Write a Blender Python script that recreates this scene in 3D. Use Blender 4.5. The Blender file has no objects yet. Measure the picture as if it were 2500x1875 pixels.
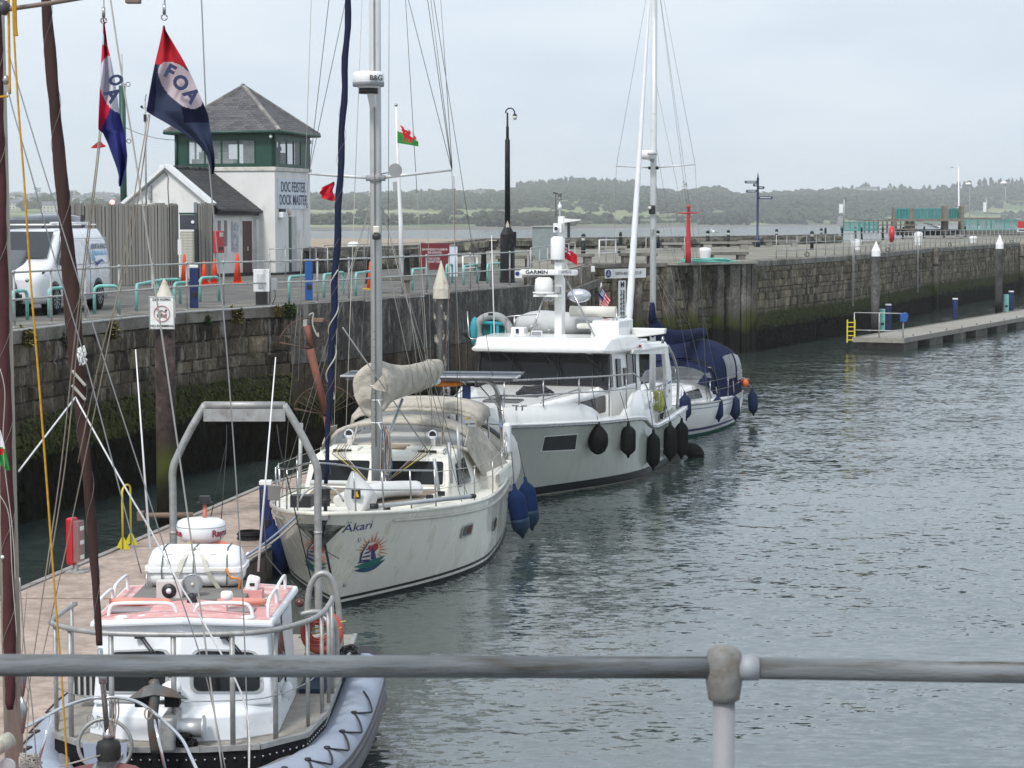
import bpy,math,random
import numpy as np
from mathutils import Vector,Matrix,noise as mnoise
random.seed(7)
S = bpy.context.scene
COL = S.collection
R = math.radians

# ------------------------------------------------------------------ camera, world, sun, exposure
F = 5350.0                      # focal length in photograph pixels (2500 px wide)
PITCH = math.atan((937.5-535.0)/F)
CAMZ = 6.0
cam_data = bpy.data.cameras.new('camera'); cam = bpy.data.objects.new('camera',cam_data)
COL.objects.link(cam); S.camera = cam
cam.location = (0,0,CAMZ); cam.rotation_euler = (R(90)-PITCH,0,0)
cam_data.sensor_width = 36; cam_data.lens = F/2500*36
cam_data.clip_start = .1; cam_data.clip_end = 9000
cam_data.dof.use_dof = True; cam_data.dof.focus_distance = 42; cam_data.dof.aperture_fstop = 17

w = bpy.data.worlds.new('World'); S.world = w; w.use_nodes = True
nt = w.node_tree; nt.nodes.clear()
out = nt.nodes.new('ShaderNodeOutputWorld'); bg = nt.nodes.new('ShaderNodeBackground')
sky = nt.nodes.new('ShaderNodeTexSky'); sky.sky_type = 'NISHITA'; sky.sun_disc = False
sky.sun_elevation = R(52); sky.sun_rotation = R(215); sky.air_density = 1.2; sky.dust_density = 4
mx = nt.nodes.new('ShaderNodeMix'); mx.data_type = 'RGBA'; mx.inputs[0].default_value = .9
tc = nt.nodes.new('ShaderNodeTexCoord'); mp = nt.nodes.new('ShaderNodeMapping')
mp.inputs['Scale'].default_value = (2.2,2.2,9)
nz = nt.nodes.new('ShaderNodeTexNoise'); nz.inputs['Scale'].default_value = 2.6; nz.inputs['Detail'].default_value = 5
cr = nt.nodes.new('ShaderNodeValToRGB')
cr.color_ramp.elements[0].position = .3; cr.color_ramp.elements[0].color = (.53,.615,.71,1)
cr.color_ramp.elements[1].position = .72; cr.color_ramp.elements[1].color = (.67,.73,.79,1)
sc = nt.nodes.new('ShaderNodeMix'); sc.data_type = 'RGBA'; sc.blend_type = 'MULTIPLY'; sc.inputs[0].default_value = 1
sc.inputs[7].default_value = (10,10,10,1); sc.clamp_result = False
nt.links.new(tc.outputs['Generated'],mp.inputs[0]); nt.links.new(mp.outputs[0],nz.inputs['Vector'])
nt.links.new(nz.outputs['Fac'],cr.inputs[0]); nt.links.new(cr.outputs[0],sc.inputs[6])
nt.links.new(sky.outputs[0],mx.inputs[6]); nt.links.new(sc.outputs[2],mx.inputs[7])
nt.links.new(mx.outputs[2],bg.inputs[0]); bg.inputs[1].default_value = .1
nt.links.new(bg.outputs[0],out.inputs[0])

sun_d = bpy.data.lights.new('sun','SUN'); sun = bpy.data.objects.new('sun',sun_d); COL.objects.link(sun)
sun_d.energy = 2.1; sun_d.angle = R(12); sun_d.color = (1,.97,.93)
sun.rotation_euler = (R(38),0,R(-28)); sun.location = (0,0,40)
S.view_settings.view_transform = 'Standard'; S.view_settings.look = 'None'
S.view_settings.exposure = 0.45; S.view_settings.gamma = 1; S.view_settings.use_curve_mapping = False
S.render.engine = 'CYCLES'
S.cycles.max_bounces = 8; S.cycles.transparent_max_bounces = 16; S.cycles.volume_bounces = 1

# ------------------------------------------------------------------ measuring helpers
cP,sP = math.cos(PITCH),math.sin(PITCH)
def ray(px,py):
    cx = (px-1250)/F; cy = (937.5-py)/F
    return Vector((cx,cP+cy*sP,-sP+cy*cP))
def P(px,py,z=None,d=None):
    """point of the place seen at photograph pixel (px,py), at height z or at distance d"""
    r = ray(px,py)
    t = (z-CAMZ)/r.z if z is not None else d/r.y
    return Vector((r.x*t,r.y*t,CAMZ+r.z*t))
def proj(p):
    v = Vector(p)-Vector((0,0,CAMZ)); d = v.y*cP-v.z*sP; u = v.y*sP+v.z*cP
    return 1250+F*v.x/d,937.5-F*u/d
class Frame:
    """local frame of a boat: +y runs towards its stern, +x to our right, z up"""
    def __init__(s,x,y,slope):
        s.o = Vector((x,y,0)); s.rz = -math.atan(slope)
        s.inv = Matrix.Rotation(-s.rz,3,'Z'); s.rot = Matrix.Rotation(s.rz,3,'Z')
    def L(s,px,py,x=None,y=None,z=None):
        o = s.inv @ (Vector((0,0,CAMZ))-s.o); r = s.inv @ ray(px,py)
        t = (x-o.x)/r.x if x is not None else (y-o.y)/r.y if y is not None else (z-o.z)/r.z
        return o+r*t
    def W(s,v): return s.o + s.rot @ Vector(v)

# ------------------------------------------------------------------ materials
MATS = {}
def M(name,col,rough=.6,metal=0,var=.12,vs=4,bump=0,bs=40,dirt=None,da=.5,ds=3,stretch=None,spec=.5,
      coat=0,trans=0,rnd=0,world=False,emit=0,alpha=1,bd=.02):
    if name in MATS: return MATS[name]
    m = bpy.data.materials.new(name); m.use_nodes = True; MATS[name] = m
    n = m.node_tree.nodes; l = m.node_tree.links; b = n['Principled BSDF']
    if rough >= .6: spec *= .3 if rough >= .7 else .6
    b.inputs['Roughness'].default_value = rough; b.inputs['Metallic'].default_value = metal
    b.inputs['Specular IOR Level'].default_value = spec; b.inputs['Coat Weight'].default_value = coat
    b.inputs['Transmission Weight'].default_value = trans; b.inputs['Alpha'].default_value = alpha
    t = n.new('ShaderNodeTexCoord'); src = t.outputs['Object']
    if world:
        g = n.new('ShaderNodeNewGeometry'); src = g.outputs['Position']
    if stretch:
        mpp = n.new('ShaderNodeMapping'); mpp.inputs['Scale'].default_value = stretch; l.new(src,mpp.inputs[0]); src2 = mpp.outputs[0]
    else: src2 = src
    col = tuple(col)
    a = n.new('ShaderNodeTexNoise'); a.inputs['Scale'].default_value = vs; a.inputs['Detail'].default_value = 6; l.new(src2,a.inputs['Vector'])
    r = n.new('ShaderNodeValToRGB'); l.new(a.outputs['Fac'],r.inputs[0])
    r.color_ramp.elements[0].position = .3; r.color_ramp.elements[0].color = tuple(c*(1-var) for c in col)+(1,)
    r.color_ramp.elements[1].position = .7; r.color_ramp.elements[1].color = tuple(min(1,c*(1+var)) for c in col)+(1,)
    o = r.outputs[0]
    if dirt:
        d = n.new('ShaderNodeTexNoise'); d.inputs['Scale'].default_value = ds; d.inputs['Detail'].default_value = 8
        d.inputs['Roughness'].default_value = .65; l.new(src2,d.inputs['Vector'])
        q = n.new('ShaderNodeMapRange'); q.inputs[1].default_value = .62-da*.25; q.inputs[2].default_value = .78-da*.15; l.new(d.outputs['Fac'],q.inputs[0])
        k = n.new('ShaderNodeMix'); k.data_type = 'RGBA'; l.new(q.outputs[0],k.inputs[0]); l.new(o,k.inputs[6])
        k.inputs[7].default_value = tuple(dirt)+(1,); o = k.outputs[2]
    if rnd:
        oi = n.new('ShaderNodeObjectInfo'); ge = n.new('ShaderNodeNewGeometry')
        ad = n.new('ShaderNodeMath'); ad.operation = 'ADD'; l.new(oi.outputs['Random'],ad.inputs[0]); l.new(ge.outputs['Random Per Island'],ad.inputs[1])
        fr = n.new('ShaderNodeMath'); fr.operation = 'FRACT'; l.new(ad.outputs[0],fr.inputs[0])
        mr = n.new('ShaderNodeMapRange'); mr.inputs[3].default_value = 1-rnd; mr.inputs[4].default_value = 1+rnd; l.new(fr.outputs[0],mr.inputs[0])
        h = n.new('ShaderNodeHueSaturation'); l.new(mr.outputs[0],h.inputs['Value']); l.new(o,h.inputs['Color']); o = h.outputs[0]
    l.new(o,b.inputs['Base Color'])
    if emit:
        b.inputs['Emission Strength'].default_value = emit; b.inputs['Emission Color'].default_value = col+(1,)
    if bump:
        c = n.new('ShaderNodeTexNoise'); c.inputs['Scale'].default_value = bs; c.inputs['Detail'].default_value = 5; l.new(src2,c.inputs['Vector'])
        u = n.new('ShaderNodeBump'); u.inputs['Strength'].default_value = bump; u.inputs['Distance'].default_value = bd
        l.new(c.outputs['Fac'],u.inputs['Height']); l.new(u.outputs[0],b.inputs['Normal'])
    # roughness breakup
    if rough > .12:
        e = n.new('ShaderNodeMapRange'); e.inputs[3].default_value = max(.02,rough-.1); e.inputs[4].default_value = min(1,rough+.12)
        l.new(a.outputs['Fac'],e.inputs[0]); l.new(e.outputs[0],b.inputs['Roughness'])
    return m

def tidal(name,base,rndv=.25,lime=True,dark=(.012,.011,.008),green=(.052,.062,.013),zg=1.55,bump=.6,vs=1.3,moss=True):
    """stone, concrete or timber that the tide wets: weed below, algae band, own colour and lime runs above"""
    m = M(name,base,.85,var=.45,vs=vs,bump=bump,bs=6,bd=.05,rnd=rndv,world=True,dirt=tuple(c*.35 for c in base),da=.7,ds=.9,stretch=(1,1,.55))
    n = m.node_tree.nodes; l = m.node_tree.links; b = n['Principled BSDF']
    src = b.inputs['Base Color'].links[0].from_socket
    g = n.new('ShaderNodeNewGeometry'); s = n.new('ShaderNodeSeparateXYZ'); l.new(g.outputs['Position'],s.inputs[0])
    fn = n.new('ShaderNodeTexNoise'); fn.inputs['Scale'].default_value = 7; fn.inputs['Detail'].default_value = 8; fn.inputs['Roughness'].default_value = .75; l.new(g.outputs['Position'],fn.inputs['Vector'])
    fr_q = n.new('ShaderNodeMapRange'); fr_q.inputs[1].default_value = .35; fr_q.inputs[2].default_value = .65; fr_q.inputs[3].default_value = .45; fr_q.inputs[4].default_value = 1.5; l.new(fn.outputs['Fac'],fr_q.inputs[0])
    hv = n.new('ShaderNodeHueSaturation'); l.new(src,hv.inputs['Color']); l.new(fr_q.outputs[0],hv.inputs['Value']); src = hv.outputs[0]
    if lime:
        mp2 = n.new('ShaderNodeMapping'); mp2.inputs['Scale'].default_value = (2.2,2.2,.5); l.new(g.outputs['Position'],mp2.inputs[0])
        no = n.new('ShaderNodeTexNoise'); no.inputs['Scale'].default_value = 2.0; no.inputs['Detail'].default_value = 9; no.inputs['Roughness'].default_value = .72; l.new(mp2.outputs[0],no.inputs['Vector'])
        q = n.new('ShaderNodeMapRange'); q.inputs[1].default_value = .53; q.inputs[2].default_value = .61; q.inputs[4].default_value = .7; l.new(no.outputs['Fac'],q.inputs[0])
        k = n.new('ShaderNodeMix'); k.data_type = 'RGBA'; l.new(q.outputs[0],k.inputs[0]); l.new(src,k.inputs[6]); k.inputs[7].default_value = (.27,.26,.235,1); src = k.outputs[2]
    nb = n.new('ShaderNodeTexNoise'); nb.inputs['Scale'].default_value = .9; nb.inputs['Detail'].default_value = 7; l.new(g.outputs['Position'],nb.inputs['Vector'])
    ma = n.new('ShaderNodeMath'); ma.operation = 'MULTIPLY_ADD'; l.new(nb.outputs['Fac'],ma.inputs[0]); ma.inputs[1].default_value = -1.3; l.new(s.outputs['Z'],ma.inputs[2])
    def band(z0,z1,c,src):
        q = n.new('ShaderNodeMapRange'); q.inputs[1].default_value = z1-.65; q.inputs[2].default_value = z0-.65; l.new(ma.outputs[0],q.inputs[0])
        k = n.new('ShaderNodeMix'); k.data_type = 'RGBA'; l.new(q.outputs[0],k.inputs[0]); l.new(src,k.inputs[6]); k.inputs[7].default_value = tuple(c)+(1,)
        return k.outputs[2]
    src = band(zg+.15,zg+.9,tuple(c*.55 for c in base),src)
    if moss: src = band(zg-.05,zg+.5,green,src)
    src = band(zg-.45,zg-.1,dark,src)
    l.new(src,b.inputs['Base Color'])
    return m

# ------------------------------------------------------------------ mesh builder
def frame_of(d):
    d = d.normalized(); up = Vector((0,0,1)) if abs(d.z) < .95 else Vector((1,0,0))
    a = d.cross(up).normalized(); return a,a.cross(d).normalized()
class MB:
    def __init__(s): s.v = []; s.f = []; s.m = []; s.sm = []
    def add(s,vs,fs,m=0,sm=False):
        k = len(s.v); s.v += [tuple(v) for v in vs]
        for f in fs: s.f.append(tuple(i+k for i in f)); s.m.append(m); s.sm.append(sm)
        return s
    def box(s,c,d,rz=0,m=0,taper=1.0,rot=None):
        x,y,z = d[0]/2,d[1]/2,d[2]/2; vs = []
        mt = rot if rot is not None else Matrix.Rotation(rz,3,'Z')
        for k,t in ((-z,1),(z,taper)):
            for i,j in ((-x,-y),(x,-y),(x,y),(-x,y)):
                vs.append(Vector(c)+mt @ Vector((i*t,j*t,k)))
        return s.add(vs,[(0,3,2,1),(4,5,6,7),(0,1,5,4),(1,2,6,5),(2,3,7,6),(3,0,4,7)],m)
    def b2(s,a,b,m=0):
        return s.box([(a[i]+b[i])/2 for i in range(3)],[abs(b[i]-a[i]) for i in range(3)],0,m)
    def beam(s,a,b,w,h,m=0):
        a = Vector(a); b = Vector(b); d = b-a; u,v = frame_of(d); vs = []
        for p in (a,b):
            for i,j in ((-1,-1),(1,-1),(1,1),(-1,1)): vs.append(p+u*(i*w/2)+v*(j*h/2))
        return s.add(vs,[(0,3,2,1),(4,5,6,7),(0,1,5,4),(1,2,6,5),(2,3,7,6),(3,0,4,7)],m)
    def tube(s,pts,r,n=8,m=0,cap=True,sc=None,closed=False):
        pts = [Vector(p) for p in pts]; N = len(pts); vs = []; pu = None
        for i,p in enumerate(pts):
            if closed: d = pts[(i+1) % N]-pts[i-1]
            else: d = pts[min(i+1,N-1)]-pts[max(i-1,0)]
            if d.length < 1e-9: d = Vector((0,0,1))
            d.normalize()
            if pu is None: u,v = frame_of(d)
            else:
                u = (pu-d*pu.dot(d)); u = u.normalized() if u.length > 1e-6 else frame_of(d)[0]; v = u.cross(d)
            pu = u; rr = r[i] if isinstance(r,(list,tuple)) else r
            for k in range(n):
                a = 2*math.pi*k/n; vs.append(p+u*(rr*math.cos(a)*(sc[0] if sc else 1))+v*(rr*math.sin(a)*(sc[1] if sc else 1)))
        fs = [(i*n+k,i*n+(k+1) % n,(i+1)*n+(k+1) % n,(i+1)*n+k) for i in range(N-1) for k in range(n)]
        if closed: fs += [((N-1)*n+k,(N-1)*n+(k+1) % n,(k+1) % n,k) for k in range(n)]
        s.add(vs,fs,m,True)
        if cap and not closed:
            k0 = len(s.v)-len(vs)
            s.f.append(tuple(k0+k for k in range(n-1,-1,-1))); s.m.append(m); s.sm.append(False)
            s.f.append(tuple(k0+(N-1)*n+k for k in range(n))); s.m.append(m); s.sm.append(False)
        return s
    def lathe(s,prof,c=(0,0,0),n=16,m=0,axis=None,sx=1,sy=1,sm=True):
        vs = []; c = Vector(c)
        ax = Vector(axis).normalized() if axis is not None else Vector((0,0,1))
        if axis is None: u,v = Vector((1,0,0)),Vector((0,1,0))
        else: u,v = frame_of(ax)
        for r,z in prof:
            for k in range(n):
                a = 2*math.pi*k/n; vs.append(c+ax*z+u*(r*sx*math.cos(a))+v*(r*sy*math.sin(a)))
        fs = [(i*n+k,i*n+(k+1) % n,(i+1)*n+(k+1) % n,(i+1)*n+k) for i in range(len(prof)-1) for k in range(n)]
        s.add(vs,fs,m,sm); k0 = len(s.v)-len(vs)
        if prof[0][0] > 1e-4: s.f.append(tuple(k0+k for k in range(n-1,-1,-1))); s.m.append(m); s.sm.append(False)
        if prof[-1][0] > 1e-4: s.f.append(tuple(k0+(len(prof)-1)*n+k for k in range(n))); s.m.append(m); s.sm.append(False)
        return s
    def ball(s,c,r,n=12,m=0,sx=1,sy=1,sz=1):
        K = max(5,n//2); return s.lathe([(r*math.sin(math.pi*i/K)+1e-5,-r*sz*math.cos(math.pi*i/K)) for i in range(K+1)],c,n,m,None,sx,sy)
    def prism(s,poly,z0,z1,m=0,plane='xy',off=0):
        """extrude a polygon; plane 'xy' along z, 'xz' along y, 'yz' along x"""
        def pt(a,b,c): return (a,b,c) if plane == 'xy' else (a,c,b) if plane == 'xz' else (c,a,b)
        N = len(poly); vs = [pt(a,b,z0) for a,b in poly]+[pt(a,b,z1) for a,b in poly]
        return s.add(vs,[tuple(range(N-1,-1,-1)),tuple(range(N,2*N))]+[(i,(i+1) % N,N+(i+1) % N,N+i) for i in range(N)],m)
    def poly(s,pts,m=0): return s.add(pts,[tuple(range(len(pts)))],m)
    def loft(s,secs,m=0,sm=True,closed=False,caps=False,mfun=None):
        N = len(secs[0]); vs = [p for q in secs for p in q]; k0 = len(s.v); s.v += [tuple(v) for v in vs]
        for i in range(len(secs)-1):
            for k in range(N if closed else N-1):
                s.f.append((k0+i*N+k,k0+i*N+(k+1) % N,k0+(i+1)*N+(k+1) % N,k0+(i+1)*N+k)); s.m.append(mfun(i,k) if mfun else m); s.sm.append(sm)
        if caps:
            s.f.append(tuple(k0+k for k in range(N-1,-1,-1))); s.m.append(m); s.sm.append(False)
            s.f.append(tuple(k0+(len(secs)-1)*N+k for k in range(N))); s.m.append(m); s.sm.append(False)
        return s
    def mesh(s,name,mats):
        me = bpy.data.meshes.new(name); me.from_pydata(s.v,[],s.f)
        for mt in (mats if isinstance(mats,(list,tuple)) else [mats]): me.materials.append(mt)
        me.polygons.foreach_set('material_index',s.m); me.polygons.foreach_set('use_smooth',s.sm); me.update(); return me
    def obj(s,name,mats,parent=None,bevel=0,loc=None,rz=0,solid=0,sub=0,label=None,kind=None,fix=False):
        me = s.mesh(name,mats); o = bpy.data.objects.new(name,me); COL.objects.link(o)
        if fix:
            import bmesh
            bm = bmesh.new(); bm.from_mesh(me); bmesh.ops.remove_doubles(bm,verts=bm.verts,dist=1e-4); bmesh.ops.recalc_face_normals(bm,faces=bm.faces); bm.to_mesh(me); bm.free()
        if parent is not None: o.parent = parent
        if loc is not None: o.location = loc
        if rz: o.rotation_euler.z = rz
        if solid: md = o.modifiers.new('s','SOLIDIFY'); md.thickness = solid; md.offset = 0
        if sub: md = o.modifiers.new('u','SUBSURF'); md.levels = sub; md.render_levels = sub
        if bevel: md = o.modifiers.new('b','BEVEL'); md.width = bevel; md.segments = 2; md.limit_method = 'ANGLE'; md.angle_limit = R(40)
        if label: o['label'] = label
        if kind: o['kind'] = kind
        return o
def empty(name,label,cat,loc=(0,0,0),rz=0,group=None):
    o = bpy.data.objects.new(name,None); COL.objects.link(o); o.location = loc; o.rotation_euler.z = rz
    o.empty_display_size = .2; o['label'] = label; o['category'] = cat
    if group: o['group'] = group
    return o
def tag(o,label,cat,group=None,kind=None):
    o['label'] = label; o['category'] = cat
    if group: o['group'] = group
    if kind: o['kind'] = kind
    return o
def kids(o): return [c for c in bpy.data.objects if c.parent is o]
def copy_tree(o,parent=None,ch=None):
    c = o.copy(); COL.objects.link(c)
    if parent is not None: c.parent = parent
    for k in kids(o): copy_tree(k,c)
    return c
def arc(c,r,a0,a1,n=8,u=(1,0,0),v=(0,0,1)):
    c = Vector(c); u = Vector(u); v = Vector(v)
    return [c+u*(r*math.cos(R(a0+(a1-a0)*i/n)))+v*(r*math.sin(R(a0+(a1-a0)*i/n))) for i in range(n+1)]
def smooth(pts,k=6):
    """Catmull-Rom through the points"""
    pts = [Vector(p) for p in pts]; o = []
    for i in range(len(pts)-1):
        a,b,c,d = pts[max(i-1,0)],pts[i],pts[i+1],pts[min(i+2,len(pts)-1)]
        for j in range(k):
            t = j/k; o.append(.5*((2*b)+(c-a)*t+(2*a-5*b+4*c-d)*t*t+(3*b-a-3*c+d)*t**3))
    return o+[pts[-1]]
def sag(a,b,s,n=10):
    a = Vector(a); b = Vector(b); return [a.lerp(b,i/n)-Vector((0,0,s*4*(i/n)*(1-i/n))) for i in range(n+1)]
def text(body,size,origin,right,up,mat,parent=None,name='lettering',align='CENTER',sx=1,ext=.0015,bold=0,shear=0):
    c = bpy.data.curves.new('t','FONT'); c.body = body; c.size = size; c.align_x = align; c.align_y = 'CENTER'
    c.extrude = ext; c.offset = bold; c.shear = shear; c.resolution_u = 3; c.space_line = .95
    o = bpy.data.objects.new('t',c); COL.objects.link(o); bpy.context.view_layer.update()
    me = bpy.data.meshes.new_from_object(o.evaluated_get(bpy.context.evaluated_depsgraph_get()))
    bpy.data.objects.remove(o); bpy.data.curves.remove(c)
    rt = Vector(right).normalized(); u = Vector(up).normalized(); nn = rt.cross(u); u = nn.cross(rt)
    mt = Matrix((rt*sx,u,nn)).transposed().to_4x4(); mt.translation = Vector(origin)
    me.transform(mt); me.materials.clear(); me.materials.append(mat); me.name = name
    q = bpy.data.objects.new(name,me); COL.objects.link(q)
    if parent is not None: q.parent = parent
    return q
def pieces(parent,name,variants,mats,items,limit=300,kind='stuff',rest=None):
    """items: (matrix, size) sorted largest first; the first `limit` are parts sharing mesh data, the rest one joined part"""
    meshes = [mb.mesh(name,mats) for mb in variants]
    for i,mt in enumerate(items[:limit]):
        o = bpy.data.objects.new(name,meshes[i % len(meshes)]); COL.objects.link(o)
        o.parent = parent; o.matrix_local = mt
    if len(items) > limit:
        j = MB()
        for i,mt in enumerate(items[limit:]):
            b = variants[i % len(variants)]; j.add([mt @ Vector(v) for v in b.v],b.f,0,False)
            j.m[-len(b.f):] = b.m; j.sm[-len(b.f):] = b.sm
        o = j.obj(rest or name+'_rows',mats,parent); o['kind'] = kind; return o
def unit_stone(seed,ch=.07,rough=.11):
    """block of unit size, front face towards -y, chamfered and uneven"""
    rr = random.Random(seed); b = MB(); j = lambda k: (rr.random()-.5)*k
    ch *= .6+.8*rr.random()
    o = [(-.5+j(rough),-.0,-.5+j(rough)),(.5+j(rough),0,-.5+j(rough)),(.5+j(rough),0,.5+j(rough)),(-.5+j(rough),0,.5+j(rough))]
    back = [(x,1,z) for x,_,z in o]
    f = [(x*(1-ch*2.2)+j(.03),-1+j(.9),z*(1-ch*3)+j(.1)) for x,_,z in o]; cf = (j(.2),-1.25+j(.3),j(.2))
    b.add(back+o+f+[cf],[(0,1,5,4),(1,2,6,5),(2,3,7,6),(3,0,4,7),(4,5,9,8),(5,6,10,9),(6,7,11,10),(7,4,8,11),(8,9,12),(9,10,12),(10,11,12),(11,8,12)])
    return b
class Path:
    """2D polyline with arc length; side=+1 means outward face is to the right of travel"""
    def __init__(s,pts):
        s.p = [Vector((a[0],a[1])) for a in pts]; s.l = [0]
        for a,b in zip(s.p,s.p[1:]): s.l.append(s.l[-1]+(b-a).length)
        s.len = s.l[-1]
    def at(s,t):
        t = max(0,min(s.len-1e-6,t)); i = max(k for k in range(len(s.l)-1) if s.l[k] <= t)
        d = (s.p[i+1]-s.p[i]).normalized(); q = s.p[i]+d*(t-s.l[i]); return q,d
def wall_stones(path,z0,z1,ch,ln,depth=.05,seed=1,proud=.0,side=1):
    rr = random.Random(seed); items = []; z = z1
    while z > z0:
        h = ch*(.6+.8*rr.random()); h = min(h,z-z0) if z-z0 > .08 else z-z0
        if z-h-z0 < .08: h = z-z0
        t = -rr.random()*ln
        while t < path.len:
            L = ln*(.45+1.2*rr.random()**1.3); a = max(t,0); b = min(t+L,path.len)
            if b-a > .06:
                q,d = path.at((a+b)/2); nrm = Vector((d.y,-d.x))*side
                g = .014; dd = depth*(.35+1.3*rr.random())
                ax = Vector((d.x,d.y,0))*side; mt = Matrix(((ax.x*(b-a-g),-nrm.x*dd,0,q.x+nrm.x*proud),(ax.y*(b-a-g),-nrm.y*dd,0,q.y+nrm.y*proud),(0,0,h-g,z-h/2),(0,0,0,1)))
                items.append((mt,(b-a)*h,q))
            t += L
        z -= h
        if h <= 0: break
    return items
# ================================================================== SETTING
def struct(o,kind='structure'): o['kind'] = kind; return o
ZL,ZR = 3.85,4.13
# water: one sheet to the horizon, ripples as relief
m = bpy.data.materials.new('water'); m.use_nodes = True; n = m.node_tree.nodes; l = m.node_tree.links; b = n['Principled BSDF']
b.inputs['Base Color'].default_value = (.04,.056,.052,1); b.inputs['Roughness'].default_value = .05; b.inputs['IOR'].default_value = 2.6
g = n.new('ShaderNodeNewGeometry')
WA,WB = .25,.5
def wn(scale,sc3,det,rough=.55,rot=14,out='Color'):
    mp = n.new('ShaderNodeMapping'); mp.inputs['Scale'].default_value = sc3; mp.inputs['Rotation'].default_value = (0,0,R(rot)); l.new(g.outputs['Position'],mp.inputs[0])
    t = n.new('ShaderNodeTexNoise'); t.inputs['Scale'].default_value = scale; t.inputs['Detail'].default_value = det; t.inputs['Roughness'].default_value = rough; t.inputs['Distortion'].default_value = .3
    l.new(mp.outputs[0],t.inputs['Vector']); return t.outputs[out]
def vm(op,a,c=None,s_=None):
    q = n.new('ShaderNodeVectorMath'); q.operation = op; l.new(a,q.inputs[0])
    if c is not None: (l.new(c,q.inputs[1]) if not isinstance(c,tuple) else setattr(q.inputs[1],'default_value',c))
    if s_ is not None: (l.new(s_,q.inputs['Scale']) if not isinstance(s_,float) else setattr(q.inputs['Scale'],'default_value',s_))
    return q.outputs[0]
# wave slopes as a tilt of the normal, two sizes of ripple, ruffled and calm patches
H5 = (.5,.5,.5); sA = vm('SCALE',vm('SUBTRACT',wn(1.3,(.7,1.25,1),4,.6),H5),s_=WA); sB = vm('SCALE',vm('SUBTRACT',wn(7.5,(.65,1.25,1),3,.6,22),H5),s_=WB)
amp = n.new('ShaderNodeMapRange'); amp.inputs[1].default_value = .36; amp.inputs[2].default_value = .64; amp.inputs[3].default_value = .55; amp.inputs[4].default_value = 1.25; l.new(wn(.11,(.6,1.4,1),3,out='Fac'),amp.inputs[0])
sl_ = vm('SCALE',vm('ADD',sA,sB),s_=amp.outputs[0]); nn_ = vm('NORMALIZE',vm('ADD',vm('MULTIPLY',sl_,(1,1,0)),(0.,0.,1.))); l.new(nn_,b.inputs['Normal'])
WATER = m
o = MB().poly([(-700,-20,0),(3000,-20,0),(3000,5200,0),(-1500,5200,0)]).obj('water',WATER); struct(o)

# quay outline (water side) in travel order, near to far
EDGE_L = [(-14.2,22),(-11.6,33),(-9.7,42.9),(-8.7,47.5),(-7.7,51.2),(-6.6,53.9),(-5.6,55.2),(-4.6,56.5),(-3.4,59.6),(-2.2,62.8),(-.9,66.4),(.9,71.4)]
EDGE_T = [(.9,71.4),(3.2,92)]
EDGE_G = [(3.2,92),(11,99.5)]
EDGE_R = [(11,99.5),(17.7,115),(27.2,143),(41.7,178.7),(75,250)]
tarmac = M('tarmac',(.12,.118,.112),.9,var=.3,vs=1.2,bump=.4,bs=40,dirt=(.19,.18,.16),da=.6,ds=.5,world=True)
gravel = M('quay_paving',(.25,.235,.205),.95,var=.22,vs=.9,bump=.5,bs=14,dirt=(.12,.12,.085),da=.7,ds=.4,world=True)
# left quay ground: slopes gently up to the right quay behind the timber corner
gl = [(x,y,ZL) for x,y in EDGE_L]
o = MB().poly(gl+[(1.6,78,ZL),(-1.6,92,ZL),(-3.6,102,ZL),(-7.9,87.2,ZL),(-16,92,ZL),(-60,118,ZL),(-70,22,ZL)]).obj('left_quay_ground',tarmac); struct(o)
gr = [(1.6,78),(3.2,92),(11,99.5),(17.7,115),(27.2,143),(41.7,178.7),(75,250),(120,380),(60,330),(38,214),(25.7,173),(10.7,144),(-1.5,133),(-3.6,102),(-1.6,92)]
o = MB().poly([(x,y,ZR) for x,y in gr]).obj('right_quay_ground',gravel); struct(o)
MB().beam((1.55,78,ZL+.13),(-1.6,91.9,ZL+.13),.1,.3).beam((-1.6,92,ZL+.13),(-3.6,101.9,ZL+.13),.1,.3).obj('quay_step',M('kerb_stone',(.28,.26,.23),.9,var=.2,bump=.3,world=True))['kind'] = 'structure'

stone_l = tidal('quay_stone_near',(.1,.083,.06),.55,bump=1); stone_r = tidal('quay_stone_far',(.16,.135,.095),.5,bump=1,zg=1.25,moss=True)
mortar = tidal('wall_mortar',(.07,.062,.05),0,lime=True); conc = tidal('quay_concrete',(.105,.1,.092),0,lime=True,vs=.5,bump=.3)
timber = tidal('fender_timber',(.19,.175,.15),.25,lime=False,zg=1.5,vs=2,bump=.5)
brown_t = tidal('wall_boards',(.085,.07,.052),.3,lime=False,zg=1.2)
cope_m = M('coping_stone',(.2,.19,.17),.9,var=.3,vs=2,bump=.5,bs=12,world=True,rnd=.15,dirt=(.09,.09,.07),da=.6,ds=1.2)
def backing(path,z0,z1,mat,parent,name='wall_core',depth=.5,off=.02):
    mb = MB(); secs = []
    for i,p in enumerate(path.p):
        d = (path.p[min(i+1,len(path.p)-1)]-path.p[max(i-1,0)]).normalized(); nn = Vector((d.y,-d.x))
        a = p-nn*off; c = p-nn*(off+depth)
        secs.append([(c.x,c.y,z0),(a.x,a.y,z0),(a.x,a.y,z1),(c.x,c.y,z1)])
    return mb.loft(secs,sm=False,closed=True,caps=True).obj(name,mat,parent)
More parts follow.
